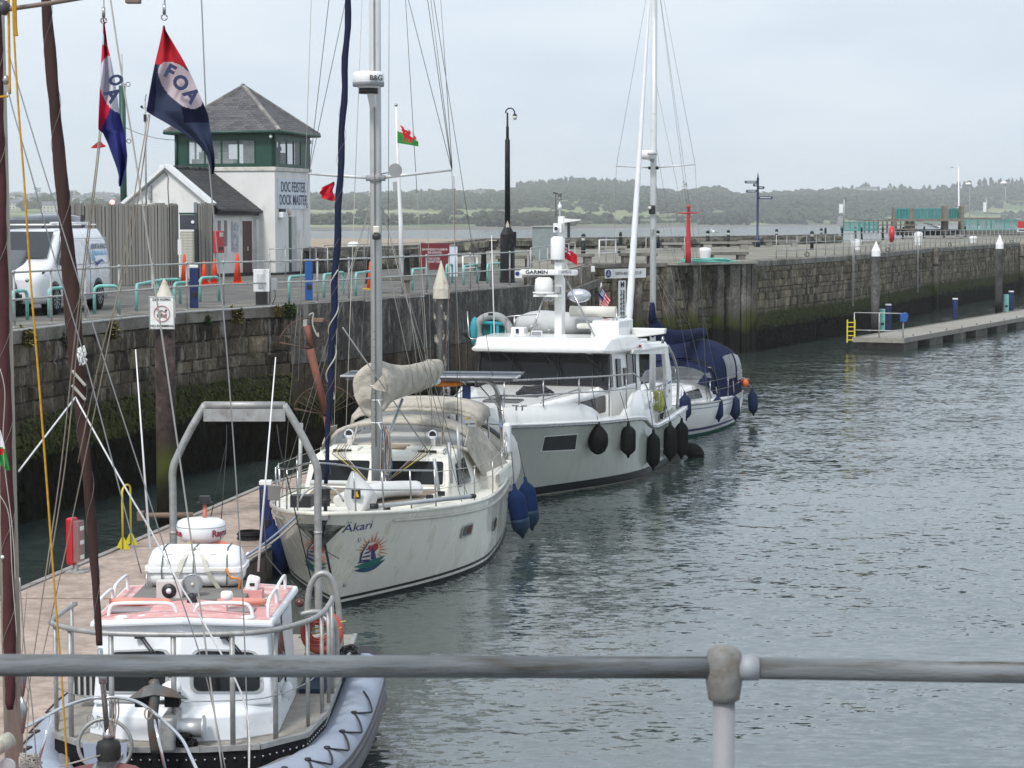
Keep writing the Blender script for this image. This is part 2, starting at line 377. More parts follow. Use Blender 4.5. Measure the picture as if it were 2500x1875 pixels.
def cope(path,ztop,parent,w=.55,h=.3,L=1.3,limit=300):
    items = wall_stones(path,ztop-h,ztop+.005,h*1.01,L,.02,3)
    out = []
    for mt,a,q in items:
        mt = mt.copy(); y = mt.col[1].to_3d().normalized(); mt.col[1] = (y*w).to_4d(); mt[3][1] = 0
        mt.translation = mt.translation+y*(w-.05)-Vector((0,0,.0)); out.append(mt)
    def v(seed):
        rr = random.Random(seed); j = lambda k: (rr.random()-.5)*k; b = MB()
        P8 = [(-.5,-1+j(.04),-.5),(.5,-1+j(.04),-.5),(.5,1,-.5),(-.5,1,-.5),(-.5,-1+j(.04),.3),(.5,-1+j(.04),.3),(.5,1,.5),(-.5,1,.5),(-.49,-.88+j(.03),.5+j(.04)),(.49,-.88+j(.03),.5+j(.04))]
        return b.add(P8,[(0,3,2,1),(0,1,5,4),(4,5,9,8),(8,9,6,7),(2,3,7,6),(1,2,6,9,5),(3,0,4,8,7)])
    pieces(parent,'coping_stone',[v(i) for i in range(5)],cope_m,out,limit)
VAR = [unit_stone(i) for i in range(8)]
def order(items,ref=lambda q,a: a/q.length_squared): return [i[0] for i in sorted(items,key=lambda i: -ref(i[2],i[1]))]

# left quay wall: masonry, then cast concrete above boards
t = empty('quay_wall','dark weathered stone quay wall with green algae band below the railings and white van','quay wall',(0,0,0))
pa = Path(EDGE_L[:7]); backing(pa,-1.2,ZL-.28,mortar,t)
it = wall_stones(pa,-.3,ZL-.3,.4,.75,.035,5)
it = [i for i in it if i[2].y > 36]; pieces(t,'stone',VAR,stone_l,order(it)); cope(pa,ZL+.012,t)
t = empty('quay_wall','smooth dark concrete quay wall over vertical boards, behind the masts and the black peeling pile','quay wall')
pb = Path(EDGE_L[6:]); backing(pb,2.35,ZL+.004,conc,t,'concrete_face',.6,-.05)
backing(pb,-1.2,2.34,mortar,t,'wall_core',.4,.1)
bt = []; k = 0; x = 0
bd = MB().b2((-.5,-1,-.5),(.5,1,.5))
while x < pb.len:
    q,d = pb.at(x+.12); z1 = 2.33; z0 = -.8; nn = Vector((d.y,-d.x)); off = random.uniform(0,.05)
    bt.append(Matrix(((d.x*.225,-nn.x*.04,0,q.x+nn.x*off),(d.y*.225,-nn.y*.04,0,q.y+nn.y*off),(0,0,z1-z0,(z1+z0)/2),(0,0,0,1)))); x += .24
pieces(t,'board',[bd],brown_t,bt)
# timber corner wall
t = empty('quay_wall','timber piled quay corner beyond the motor yacht, left of the depth gauge','quay wall')
pt = Path(EDGE_T); backing(pt,-1.2,ZR-.02,mortar,t); x = .2
while x < pt.len:
    q,d = pt.at(x); nn = Vector((d.y,-d.x)); zt = ZR-.02 if x > 7 else ZL+.05
    MB().box((q.x+nn.x*.14,q.y+nn.y*.14,(zt-1.2)/2),(.3,.3,zt+1.2),math.atan2(d.y,d.x)).obj('timber_pile',timber,t,.01); x += random.choice([.75,.95,1.3])
for z in (3.35,1.9):
    a,d = pt.at(0); c,_ = pt.at(pt.len); nn = Vector((d.y,-d.x))*.4
    MB().beam((a.x+nn.x,a.y+nn.y,z),(c.x+nn.x,c.y+nn.y,z),.2,.28).obj('waling',timber,t,.01)
# gauge wall
t = empty('quay_wall','stone quay wall facing the dock with timber fender piles, holding the depth gauge','quay wall')
pg = Path(EDGE_G); backing(pg,-1.2,ZR-.2,mortar,t); it = wall_stones(pg,-.2,ZR-.18,.34,.75,.04,9); pieces(t,'stone',VAR,stone_r,order(it)); cope(pg,ZR+.01,t,h=.2,L=1.6)
dG = (pg.p[1]-pg.p[0]).normalized(); nG = Vector((dG.y,-dG.x)); aG = math.atan2(dG.y,dG.x)
def onG(px,off=0,path=pg):
    """point of the gauge wall line hit by the picture column px"""
    r = ray(px,650); p,q = path.p[0]+nG*off,path.p[1]+nG*off; d = q-p; det = r.x*(-d.y)-r.y*(-d.x)
    k = (r.x*p.y-r.y*p.x)/(d.x*r.y-d.y*r.x)*1.0
    return p+d*k
for px,wd,zt in ((1512,.42,ZR-.25),(1556,.3,3.6),(1634,.42,ZR-.22),(1692,.28,ZR-.22),(1753,.42,ZR-.16),(1783,.42,ZR-.16),(1795,.3,ZR-.1),(1811,.28,ZR-.1),(1822,.26,ZR-.05),(1835,.34,ZR-.02)):
    q = onG(px,.2); MB().box((q.x,q.y,(zt-1.2)/2),(wd,.34,zt+1.2),aG).obj('fender_pile',timber,t,.015)
q0 = onG(1640,.3); q1 = onG(1836,.3)
MB().beam((q0.x,q0.y,ZR-.06),(q1.x,q1.y,ZR-.06),.7,.12).obj('timber_ledge',M('bleached_timber',(.33,.31,.27),.9,var=.25,bump=.4,stretch=(1,1,8)),t)
# right wall
t = empty('quay_wall','long stone quay wall running away to the right, seaweed and green algae at its foot','quay wall')
pr = Path(EDGE_R); backing(pr,-1.2,ZR-.28,mortar,t); it = wall_stones(pr,-.2,ZR-.3,.3,.5,.045,13)
pieces(t,'stone',VAR,stone_r,order(it)); cope(pr,ZR+.01,t,L=1.4)

# seaweed hanging on the walls, ferns and moss in the joints
def fringe(name,paths,z0,z1,nper,L,mat,seed,wv=.05,out=.1,lab='stuff'):
    rr = random.Random(seed); mb = MB()
    for pth in paths:
        for _ in range(int(pth.len*nper)):
            q,d = pth.at(rr.random()*pth.len); nn = Vector((d.y,-d.x)); z = z0+(z1-z0)*rr.random()**1.4; w_ = wv*(.5+rr.random()); ll = L*(.4+rr.random())
            o0 = .06+out*rr.random(); sd = (rr.random()-.5)*.25*ll; p = Vector((q.x,q.y,z)); N3 = Vector((nn.x,nn.y,0)); D3 = Vector((d.x,d.y,0))
            a = p+N3*.03; b_ = p+N3*(o0)-Vector((0,0,ll*.4))+D3*sd*.5; c = p+N3*(o0*.8)-Vector((0,0,ll))+D3*sd
            mb.add([a-D3*w_*.4,a+D3*w_*.4,b_+D3*w_,b_-D3*w_,c],[(0,1,2,3),(3,2,4)],0,True)
    return struct(mb.obj(name,mat),'stuff')
weed = M('seaweed',(.012,.0105,.006),.8,spec=.2,var=.5,vs=3,world=True,rnd=.5); alga = M('green_algae',(.055,.065,.015),.8,var=.4,vs=3,world=True,rnd=.4)
fringe('seaweed',[Path(EDGE_L[2:])],-.05,1.45,320,.3,weed,1,.022,.07); fringe('seaweed',[pg,pr],-.05,1.3,110,.36,weed,2,.04,.12)
fringe('algae',[Path(EDGE_L[2:7])],1.3,2.15,230,.1,alga,3,.03,.05); fringe('algae',[pr],1.1,1.8,120,.14,alga,4,.05,.08)
fringe('seaweed',[pt],-.05,1.3,60,.4,weed,5,.06,.2)
def tuft(c,r,n_,seed,nn):
    rr = random.Random(seed); mb = MB()
    for _ in range(n_):
        a = rr.random()*6.28; e = rr.random()*1.2-.2; d = Vector((math.cos(a)*.8,math.sin(a)*.8,.3+rr.random()))+Vector(nn)*.9; d.normalize()
        p = Vector(c)+Vector(((rr.random()-.5)*r,(rr.random()-.5)*r*.4,(rr.random()-.5)*r)); s = d.cross(Vector((0,0,1))).normalized()*r*.06; ln = r*(.4+rr.random()*.6)
        mb.add([p-s,p+s,p+d*ln*.6+s*1.6,p+d*ln*.6-s*1.6,p+d*ln-Vector((0,0,ln*.25))],[(0,1,2,3),(3,2,4)])
    return mb
gm = M('wall_plant',(.045,.075,.02),.8,var=.4,rnd=.4); gy = M('wall_moss',(.14,.12,.045),.9,var=.4,rnd=.4)
for px,py,r,mt,lab in ((700,768,.3,gm,'dark green bush of fern growing from the wall top above the rusty wheels'),(675,765,.2,gy,'dry yellow tuft just left of the dark green fern bush on the wall'),
                       (570,775,.3,gy,'wide yellow brown moss clump on the wall under the electric cabinet'),(497,786,.18,gm,'small green fern in the wall to the right of the no swimming sign'),
                       (148,835,.22,gm,'green fern on the stone wall left of the brown furled sail'),(262,812,.3,gy,'yellow moss clump on the wall below the second hoop from the van'),(60,830,.3,gy,'brown moss clump at the wall top by the cream mast')):
    c = None
    for i in range(60):
        d = 42+i*.3; q = P(px,py,d=d); best = min(((pa.at(k*.3)[0]-q.xy).length,k) for k in range(int(pa.len/.3)))
        if c is None or best[0] < c[0]: c = (best[0],q)
    tag(tuft(c[1]+Vector((.05,-.05,0)),r,260,int(px),(.8,-.5,0)).obj('wall_plant',mt),lab,'plant')

# back parapet
par = tidal('parapet_stone',(.165,.155,.125),.2,lime=True); 
t = empty('parapet','low dark stone parapet along the seaward side of the right quay','wall')
bp = Path([(-7.9,87.2),(-3.7,102),(-1.6,133),(10.7,144),(25.7,173)])
items = wall_stones(bp,ZR-.3,ZR+.62,.62,1.6,.25,21); pieces(t,'stone',VAR,par,order(items)); backing(bp,ZR-.6,ZR+.55,mortar,t,'wall_core',.35,.05)
cope(bp,ZR+.72,t,.3,.12,1.8)
# sand bank, far mud, land beyond the strait
sand = M('sand',(.33,.265,.19),.95,var=.1,vs=.02,world=True,dirt=(.27,.235,.19),da=.7,ds=.012,stretch=(.25,1,1))
o = MB().poly([(-160,300,.25),(-75,260,.25),(-30,240,.25),(10,330,.25),(45,480,.25),(40,560,.25),(-10,640,.25),(-90,655,.25),(-240,640,.25)]).obj('sandbank',sand); struct(o)

def lerp_tab(tab,x):
    if x <= tab[0][0]: return tab[0][1]
    for (a,p),(c,q) in zip(tab,tab[1:]):
        if x <= c: return p+(q-p)*(x-a)/(c-a)
    return tab[-1][1]
SKY = [(-100,480),(80,482),(170,478),(300,486),(430,486),(640,480),(760,478),(850,482),(1000,474),(1200,474),(1300,462),(1400,455),(1500,458),(1600,462),(1640,476),(1700,466),(1740,464),(1800,480),(1900,474),(2000,472),(2100,466),(2200,470),(2300,468),(2400,454),(2500,452),(2700,450)]
SHO = [(-300,1060),(700,1090),(1200,1200),(1800,1650),(2100,1950),(2700,2100)]
FLD = [(-300,.3),(700,.42),(1200,.42),(1500,.3),(1800,.22),(2000,.06),(2300,.05),(2420,.5),(2700,.5)]
def dist(px,t): s0 = lerp_tab(SHO,px); return s0+(3300-s0)*t
def hgt(px,t):
    top = (535-lerp_tab(SKY,px))/F*3100+6; f = lerp_tab(FLD,px)
    if t < .06: return .15+t/.06*1.4
    if t < f: return 1.6+(t-.06)/(f-.06+1e-6)*10*f/.4
    s = min(1,(t-f)/(.93-f)); a = 1.6+10*f/.4 if f > .06 else 1.6
    return a+(top-a)*(s**.75) if t < .93 else top-(t-.93)*120
land = bpy.data.materials.new('farmland'); land.use_nodes = True; n = land.node_tree.nodes; l = land.node_tree.links; b = n['Principled BSDF']; b.inputs['Roughness'].default_value = 1
g = n.new('ShaderNodeNewGeometry'); mp = n.new('ShaderNodeMapping'); mp.inputs['Scale'].default_value = (.0045,.0075,0); l.new(g.outputs['Position'],mp.inputs[0])
vo = n.new('ShaderNodeTexVoronoi'); vo.inputs['Scale'].default_value = 1.6; l.new(mp.outputs[0],vo.inputs['Vector'])
se = n.new('ShaderNodeSeparateColor'); l.new(vo.outputs['Color'],se.inputs[0]); rp = n.new('ShaderNodeValToRGB'); l.new(se.outputs[0],rp.inputs[0])
rp.color_ramp.elements[0].color = (.045,.075,.025,1); rp.color_ramp.elements[1].color = (.24,.25,.12,1); e = rp.color_ramp.elements.new(.5); e.color = (.09,.135,.045,1)
sz = n.new('ShaderNodeSeparateXYZ'); l.new(g.outputs['Position'],sz.inputs[0]); mr = n.new('ShaderNodeMapRange'); mr.inputs[1].default_value = 1.2; mr.inputs[2].default_value = 1.7; l.new(sz.outputs['Z'],mr.inputs[0])
k = n.new('ShaderNodeMix'); k.data_type = 'RGBA'; l.new(mr.outputs[0],k.inputs[0]); k.inputs[6].default_value = (.13,.115,.1,1); l.new(rp.outputs[0],k.inputs[7]); l.new(k.outputs[2],b.inputs['Base Color'])
mb = MB(); NX,NT = 120,46; secs = []
for j in range(NT+1):
    t_ = j/NT; row = []
    for i in range(NX+1):
        px = -300+3000*i/NX; D = dist(px,t_); row.append(((px-1250)/F*D,D,hgt(px,t_)+mnoise.noise(Vector((px*.01,t_*9,0)))*2.2*min(1,t_*4)))
    secs.append(row)
mb.loft(secs); struct(mb.obj('hills',land))
# woodland: many uneven crowns joined (reads as one mass)
def crown_variant(seed):
    rr = np.random.RandomState(seed); vs = []; fs = []
    t = (1+5**.5)/2; ico = np.array([(-1,t,0),(1,t,0),(-1,-t,0),(1,-t,0),(0,-1,t),(0,1,t),(0,-1,-t),(0,1,-t),(t,0,-1),(t,0,1),(-t,0,-1),(-t,0,1)],float)/2.0
    fi = [(0,11,5),(0,5,1),(0,1,7),(0,7,10),(0,10,11),(1,5,9),(5,11,4),(11,10,2),(10,7,6),(7,1,8),(3,9,4),(3,4,2),(3,2,6),(3,6,8),(3,8,9),(4,9,5),(2,4,11),(6,2,10),(8,6,7),(9,8,1)]
    for k in range(13):
        a = rr.rand()*6.28; r = rr.rand()**.6*.75; c = np.array([math.cos(a)*r,math.sin(a)*r,.15+rr.rand()*1.0*(1-.5*r)]); s = .26+rr.rand()*.22
        vs.append(ico*s*(1+.35*(rr.rand(12,1)-.5))*np.array([1,1,.8])+c); fs += [tuple(q+k*12 for q in f) for f in fi]
    vs.append(np.array([(0,0,-.6),(.08,0,0),(-.08,.05,0)])); 
    return np.vstack(vs),np.array(fs)
CV = [crown_variant(i) for i in range(7)]
def scatter(name,pts,mat):
    V = []; Fq = []; k = 0
    for i,(x,y,z,s,sz_) in enumerate(pts):
        v,f = CV[i % 7]; a = (i*2.4) % 6.28; c,s_ = math.cos(a),math.sin(a); r = np.array([[c,s_,0],[-s_,c,0],[0,0,1]])
        V.append((v@r)*np.array([s,s,sz_])+np.array([x,y,z])); Fq.append(f+k); k += len(v)
    V = np.vstack(V); Fq = np.vstack(Fq); me = bpy.data.meshes.new(name); me.vertices.add(len(V)); me.vertices.foreach_set('co',V.ravel())
    me.loops.add(len(Fq)*3); me.loops.foreach_set('vertex_index',Fq.ravel()); me.polygons.add(len(Fq)); me.polygons.foreach_set('loop_start',np.arange(0,len(Fq)*3,3)); me.update(calc_edges=True)
    me.materials.append(mat); o = bpy.data.objects.new(name,me); COL.objects.link(o); return struct(o,'stuff')
leaf = M('tree_foliage',(.034,.043,.022),1,var=.45,vs=.01,rnd=.6,world=True,spec=.1)
rr = random.Random(3); pts = []
def skyl(px): return lerp_tab(FLD,px)
for _ in range(5200):
    px = rr.uniform(-150,2650); f = skyl(px)+.02; t_ = f+(.97-f)*rr.random()**1.15
    if 2420 < px and t_ < .6 and rr.random() < .85: continue
    if px < 640 and t_ > .35 and rr.random() < .5: continue
    D = dist(px,t_); s = rr.uniform(5,9.5)*(.75+.35*mnoise.noise(Vector((px*.012,t_*6,3)))); z = hgt(px,t_)
    pts.append(((px-1250)/F*D,D,z,s,s*rr.uniform(.8,1.15)))
for _ in range(260):   # conifers and tall crowns breaking the skyline
    px = rr.choice([rr.uniform(1260,1560),rr.uniform(1260,1560),rr.uniform(2050,2650)]); t_ = rr.uniform(.88,.95); D = dist(px,t_); s = rr.uniform(2.4,4)
    pts.append(((px-1250)/F*D,D,hgt(px,t_)+1,s,s*3.2))
scatter('woodland',pts,leaf)
pts = []
for px0,t0,px1,t1 in ((700,.16,1230,.19),(700,.28,1300,.3),(760,.1,1240,.1),(900,.1,930,.4),(1060,.1,1110,.4),(1240,.1,1500,.17),(1230,.2,1500,.24),(1400,.08,1880,.14),(1560,.18,1800,.2),(2430,.1,2700,.12),(2440,.25,2700,.3),(2400,.4,2700,.42)):
    for i in range(70):
        k = i/70; px = px0+(px1-px0)*k+rr.uniform(-3,3); t_ = t0+(t1-t0)*k+rr.uniform(-.004,.004); D = dist(px,t_); s = rr.choice([1.5,2,2.5,3,5])*rr.uniform(.7,1.2)
        pts.append(((px-1250)/F*D,D,hgt(px,t_),s,s*.9))
for _ in range(300):
    px = rr.uniform(1180,1400) if rr.random() < .5 else rr.uniform(1700,2050); t_ = rr.uniform(.05,.2); D = dist(px,t_); s = rr.uniform(4,7); pts.append(((px-1250)/F*D,D,hgt(px,t_),s,s))
scatter('hedgerows',pts,leaf)
# skyline trees one can tell apart
for px,h_,lab,w_ in ((1672,16,'bare branched pine standing above the wooded skyline right of the white furled sail',6),(95,15,'wide dark conifer on the skyline above the hillside town',8),(330,9,'round tree on the skyline left of the gabled office roof',5)):
    D = dist(px,.92); x = (px-1250)/F*D; z = hgt(px,.92)
    t = empty('skyline_tree',lab,'tree',(x,D,z)); MB().tube([(0,0,-2),(.3,0,h_*.5),(0,0,h_)],[.6,.45,.2],6).obj('trunk',M('bark',(.06,.05,.04),.9),t)
    V = []; mbt = MB()
    for k in range(9):
        c = ((rr.random()-.5)*w_*1.2,(rr.random()-.5)*3,h_*(.55+.5*rr.random())); v,f = CV[k % 7]; q = (v*np.array([w_*.3,w_*.3,w_*.2])+np.array(c)); mbt.add([tuple(a) for a in q],[tuple(int(i) for i in a) for a in f])
    mbt.obj('crown',leaf,t)
# hillside houses (town left, scattered farms right)
hw = M('far_render',(.55,.54,.5),.9,var=.1); hr = M('far_slate',(.14,.145,.16),.8,var=.15); hg = M('far_window',(.05,.06,.07),.3)
def far_house(px,t_,L,H,lab,tower=False,grp=None):
    D = dist(px,t_); z = hgt(px,t_); t = empty('house' if not tower else 'church_tower',lab,'house' if not tower else 'tower',((px-1250)/F*D,D,z),rr.uniform(-.3,.3),grp)
    if tower:
        MB().box((0,0,H/2),(L,L,H)).obj('wall',M('far_tower_stone',(.16,.15,.14),.9),t); MB().box((0,0,H+.5),(L+.8,L+.8,1)).obj('battlement',M('far_tower_stone',()),t); return
    MB().box((0,0,H/2),(L,7,H)).obj('wall',hw,t)
    MB().prism([(-4.1,H-.1),(4.1,H-.1),(0,H+2.8)],-L/2-.3,L/2+.3,0,'yz').obj('roof',hr,t)
    MB().box((L*.35,0,H+3),(1,1,1.8)).obj('chimney',hw,t)
    for k in range(int(L//3)):
        for zz in (1.5,4.2):
            if zz+1.2 < H: MB().box((-L/2+1.7+k*3,-3.52,zz),(1,.08,1.3)).obj('window',hg,t)
k = 0
for i in range(34):
    px = rr.uniform(-40,640) if i > 8 else rr.uniform(165,300)
    far_house(px,rr.uniform(.55,.9) if i % 3 else rr.uniform(.35,.6),rr.uniform(9,20),rr.uniform(5,7),'pale slate roofed house in the hillside town behind the van',grp='houses of the hillside town')
far_house(897,.72,9,6,'small white house among the trees left of the church tower on the far hill'); far_house(1165,.8,22,6,'long pale house in the trees left of the black lamp post'); far_house(2112,.85,30,6,'pale low building on the far ridge left of the white lamp post')
far_house(2170,.9,24,5,'white roofed building on the far ridge just left of the white lamp post top'); far_house(968,.9,8,18,'dark square church tower on the far skyline beside the flagpole',True)
# haze: closed box of even density round camera and scene
hz = bpy.data.materials.new('haze'); hz.use_nodes = True; n = hz.node_tree.nodes; n.remove(n['Principled BSDF']); pv = n.new('ShaderNodeVolumePrincipled')
pv.inputs['Density'].default_value = .0002; pv.inputs['Color'].default_value = (.95,.97,.99,1); pv.inputs['Anisotropy'].default_value = .2
hz.node_tree.links.new(pv.outputs[0],n['Material Output'].inputs['Volume'])
o = MB().b2((-1700,-40,-3),(3300,5400,90)).obj('haze',hz); o['kind'] = 'stuff'
# ================================================================== LEFT QUAY THINGS
galv = M('galvanised_steel',(.42,.43,.42),.55,.35,var=.2,vs=12,dirt=(.2,.17,.13),da=.35,ds=9)
white_p = M('white_paint',(.74,.75,.75),.4,var=.04,vs=3,dirt=(.5,.49,.45),da=.1,ds=2)
white_r = M('white_render',(.72,.72,.7),.85,var=.07,vs=1.2,bump=.2,bs=25,dirt=(.48,.46,.42),da=.3,ds=1.4,stretch=(1,1,.6))
green_p = M('green_paint',(.012,.06,.04),.45,var=.15); turq = M('turquoise_paint',(.2,.5,.45),.5,var=.12,dirt=(.12,.2,.18),da=.3,ds=7)
black = M('black_plastic',(.018,.018,.02),.5); blackp = M('black_paint',(.012,.013,.014),.5,spec=.25,dirt=(.05,.05,.05),da=.3,ds=4)
red_p = M('red_paint',(.5,.022,.03),.4,var=.1); navy_p = M('navy_paint',(.009,.02,.1),.4,var=.12); bluep = M('blue_paint',(.015,.09,.32),.4,var=.1)
orange = M('cone_orange',(.72,.07,.02),.6,var=.12); glass_d = M('dark_glass',(.02,.024,.026),.06,var=.2,vs=1,spec=.8)
slate = M('roof_slate',(.105,.105,.11),.7,var=.3,vs=2.2,rnd=.25,dirt=(.21,.2,.17),da=.55,ds=1.1,bump=.2)
slate_d = M('roof_slate_dark',(.065,.065,.068),.7,var=.3,vs=2.2,rnd=.2,dirt=(.11,.1,.085),da=.4,ds=1.1,bump=.2)
steel = M('stainless_steel',(.4,.4,.4),.25,.85,var=.1,vs=8); alu = M('aluminium',(.5,.51,.52),.4,.55,var=.12,vs=6,dirt=(.3,.29,.27),da=.25,ds=4)
wood_w = M('weathered_board',(.31,.295,.265),.9,var=.25,vs=3,bump=.4,bs=20,stretch=(6,6,.5),rnd=.22,dirt=(.12,.11,.1),da=.35,ds=3)
grey_pl = M('grey_plastic',(.3,.31,.32),.5)
# ---- railing along the quay edge
PF = Path(EDGE_L)
t = empty('railing','grey tubular railing with two bars along the edge of the left quay','railing')
post = MB().tube([(0,0,0),(0,0,1.12)],.024,8).ball((0,0,1.1),.042,8).ball((0,0,.56),.038,8).lathe([(.06,0),(.06,.015),(.03,.02)],(0,0,0),8); pm = post.mesh('post',galv)
rails = {1.1: [],.56: []}; x = 9.5
while x < PF.len-.3:
    q,d = PF.at(x); nn = Vector((d.y,-d.x)); p = q-nn*.22
    o = bpy.data.objects.new('post',pm); COL.objects.link(o); o.parent = t; o.location = (p.x,p.y,ZL+.01)
    for k in rails: rails[k].append((p.x,p.y,ZL+k))
    x += 1.75
for k in rails: MB().tube(rails[k],.022,8).obj('rail',galv,t)
# cable trunking along the wall top
MB().tube([(PF.at(s)[0].x+.02,PF.at(s)[0].y-.03,ZL-.02) for s in (21,24,27,30,34,38,42)],.03,6).obj('cable_pipe',galv,t)
# ---- turquoise hoops
HOOPS = [((30,784),(67,781)),((120,775),(160,771)),((231,766),(290,765)),((334,761),(388,746)),((386,745),(440,742)),((426,756),(480,751)),((489,737),(535,735)),((706,735),(750,729)),((791,727),(838,718)),((869,722),(908,714)),((1007,709),(1043,704)),((1090,693),(1104,691)),((1132,697),(1165,691)),((1190,692),(1221,686))]
names = ['nearest the cream mast at the left edge','in front of the white van front wheel','in front of the white van rear wheel','left of the white topped pile with the no swimming sign','behind the point of the no swimming pile, before the garage shutter','just right of the no swimming pile, left of the navy pedestal',
         'right of the navy pedestal in front of the cones','beside the bright blue pedestal','left of the cruiser mast, next past the bright blue pedestal','immediately left of the cruiser mast','right of the cruiser mast, before the flagpole foot','half hidden by the black pile cap, under the maroon notice','in front of the white barrier right of the maroon notice','furthest right, at the foot of the black lamp post']
for (a,b),nm in zip(HOOPS,names):
    A = P(*a,z=ZL); B = P(*b,z=ZL); h = .63; d = (B-A); r = min(.12,d.length*.3); dn = d.normalized(); Z = Vector((0,0,1))
    A0,B0 = Vector(),B-A
    pts = [A0,A0+Z*(h-r)]+[A0+dn*r+Z*(h-r)+(-dn*math.cos(R(k))+Z*math.sin(R(k)))*r for k in (30,60,90)]+[B0-dn*r+Z*(h-r)+(dn*math.cos(R(k))+Z*math.sin(R(k)))*r for k in (90,60,30)]+[B0+Z*(h-r),B0]
    tag(MB().tube(pts,.038,10).obj('hoop_barrier',turq,loc=A),'turquoise hoop barrier '+nm,'barrier','turquoise hoops along the quay')
# ---- pedestals and cabinet
def pedestal(p,h,w,mat,lab,topm,rz=.2,group='service pedestals'):
    t = empty('service_pedestal',lab,'pedestal',p,rz,group)
    MB().box((0,0,h/2),(w,w,h)).obj('body',mat,t,.02); MB().box((0,0,h+.035),(w*1.04,w*1.04,.07)).obj('cap',topm,t,.01)
    MB().box((0,-w/2-.012,h*.35),(w*.6,.02,h*.12)).obj('socket_cover',black,t,.004); MB().box((w/2+.012,0,h*.6),(.02,w*.5,h*.1)).obj('socket_cover',black,t,.004)
    return t
pedestal(P(474,753,z=ZL),.98,.2,navy_p,'navy blue service pedestal with pale cap among the cones before the shutter',white_p)
pedestal(P(754,733,z=ZL),1.03,.19,bluep,'bright blue service pedestal beside the office tower corner',bluep)
c = P(639,745,z=ZL); t = empty('electric_cabinet','white electrical cabinet on a black plinth at the quay railing','cabinet',c,.1)
MB().box((0,0,.17),(.3,.25,.34)).obj('plinth',black,t,.01); cb = MB().box((0,0,.62),(.4,.26,.56)).obj('box',white_p,t,.012); MB().box((-.02,-.14,.68),(.2,.012,.2)).obj('notice',M('paper',(.6,.62,.62),.5),t)
MB().box((-.02,-.14,.5),(.13,.012,.15)).obj('meter_window',M('pale_glass',(.4,.43,.43),.2),t); MB().box((.3,.02,.52),(.18,.16,.3)).obj('side_box',grey_pl,t,.01)
MB().tube([(.33,-.02,.38),(.34,-.05,.2),(.27,-.02,.02)],.012,6).obj('cable',black,t)
# ---- timber fence, shutter
def board_fence(name,lab,a,b,h,bw=.125,tilt=True):
    a = Vector(a); b = Vector(b); d = b-a; n_ = int(d.length/bw); t = empty(name,lab,'fence',a,math.atan2(d.y,d.x)); L = d.length
    v = MB().b2((-.5,-.5,0),(.5,.5,1)); it = []
    for i in range(n_):
        it.append(Matrix.Translation(((i+.5)*bw,-.03-.018*(i % 2),.03)) @ Matrix.Rotation(random.uniform(-.006,.006),4,'Y') @ Matrix.Diagonal((bw*.78,.03,h+random.uniform(-.025,.025),1)))
    pieces(t,'board',[v],wood_w,it)
    MB().b2((0,.012,.03),(L,.022,h-.05)).obj('backing',M('gap_stop_dark',(.07,.065,.055),.9),t)  # added dark sheet, keeps light from showing between the boards
    for z in (.4,h-.4): MB().b2((0,.023,z-.05),(L,.06,z+.05)).obj('rail',wood_w,t)
    for k in range(int(L/1.8)+1): MB().b2((k*1.8-.05,.02,0),(k*1.8+.05,.12,h)).obj('post',wood_w,t)
    return t
fa = P(166,701,z=ZL); fb = P(414,695,z=ZL); fc = P(441,692,z=ZL)+Vector((0,2.6,0))
board_fence('timber_fence','tall weathered vertical board fence behind the white van',fa,fb,2.62)
board_fence('timber_fence','short return of the board fence running back towards the roller shutter',fb+Vector((.03,0,0)),(P(441,690,z=ZL).x,fb.y+1.6,ZL),2.62,.1)
q = P(485,682,z=ZL); q2 = P(522,681,z=ZL); board_fence('timber_fence','narrow board fence panel between the roller shutter and the red box',q,q2,2.7,.09)
MB().b2((0,0,0),(.12,.12,2.75)).obj('gate_post',M('grey_steel_post',(.2,.22,.24),.5),loc=q-Vector((.14,.05,0))); tag(bpy.data.objects['gate_post'],'dark grey steel gate post at the right side of the roller shutter','post')
s0 = P(441,683,z=ZL); s1 = P(483,683,z=ZL); W_ = (s1-s0).length
t = empty('roller_shutter','pale roller shutter door under a dark header panel between fence panels','shutter',s0)
slat = MB().tube([(0,0,0),(W_,0,0)],.035,8).mesh('slat',M('shutter_cream',(.46,.45,.4),.6,dirt=(.3,.28,.24),da=.3))
for i in range(31):
    o = bpy.data.objects.new('slat',slat); COL.objects.link(o); o.parent = t; o.location = (0,0,.04+i*.055)
MB().b2((0,-.06,1.78),(W_,.1,2.3)).obj('header',M('dark_slate_paint',(.05,.055,.065),.5),t,.01); MB().b2((-.02,-.08,2.31),(W_+.02,.12,2.38)).obj('header_trim',green_p,t)
MB().lathe([(.06,0),(.06,.02)],(W_-.15,-.08,2.05),12,axis=(0,-1,0)).obj('lamp',white_p,t); MB().b2((W_-.1,-.06,0),(W_,.04,1.78)).obj('guide',black,t)
# ---- gabled wing
be = R(21); gd = Vector((-math.cos(be),math.sin(be),0)); rd = Vector((math.sin(be),math.cos(be),0))
G0 = P(517,677,z=ZL); GW = 3.6; GL = 4.9; EZ,AZ = 2.68,4.02
wing = empty('gabled_building','white rendered building with gable end and grey slate roof beside the tower','building',G0,math.atan2(-gd.y,-gd.x))
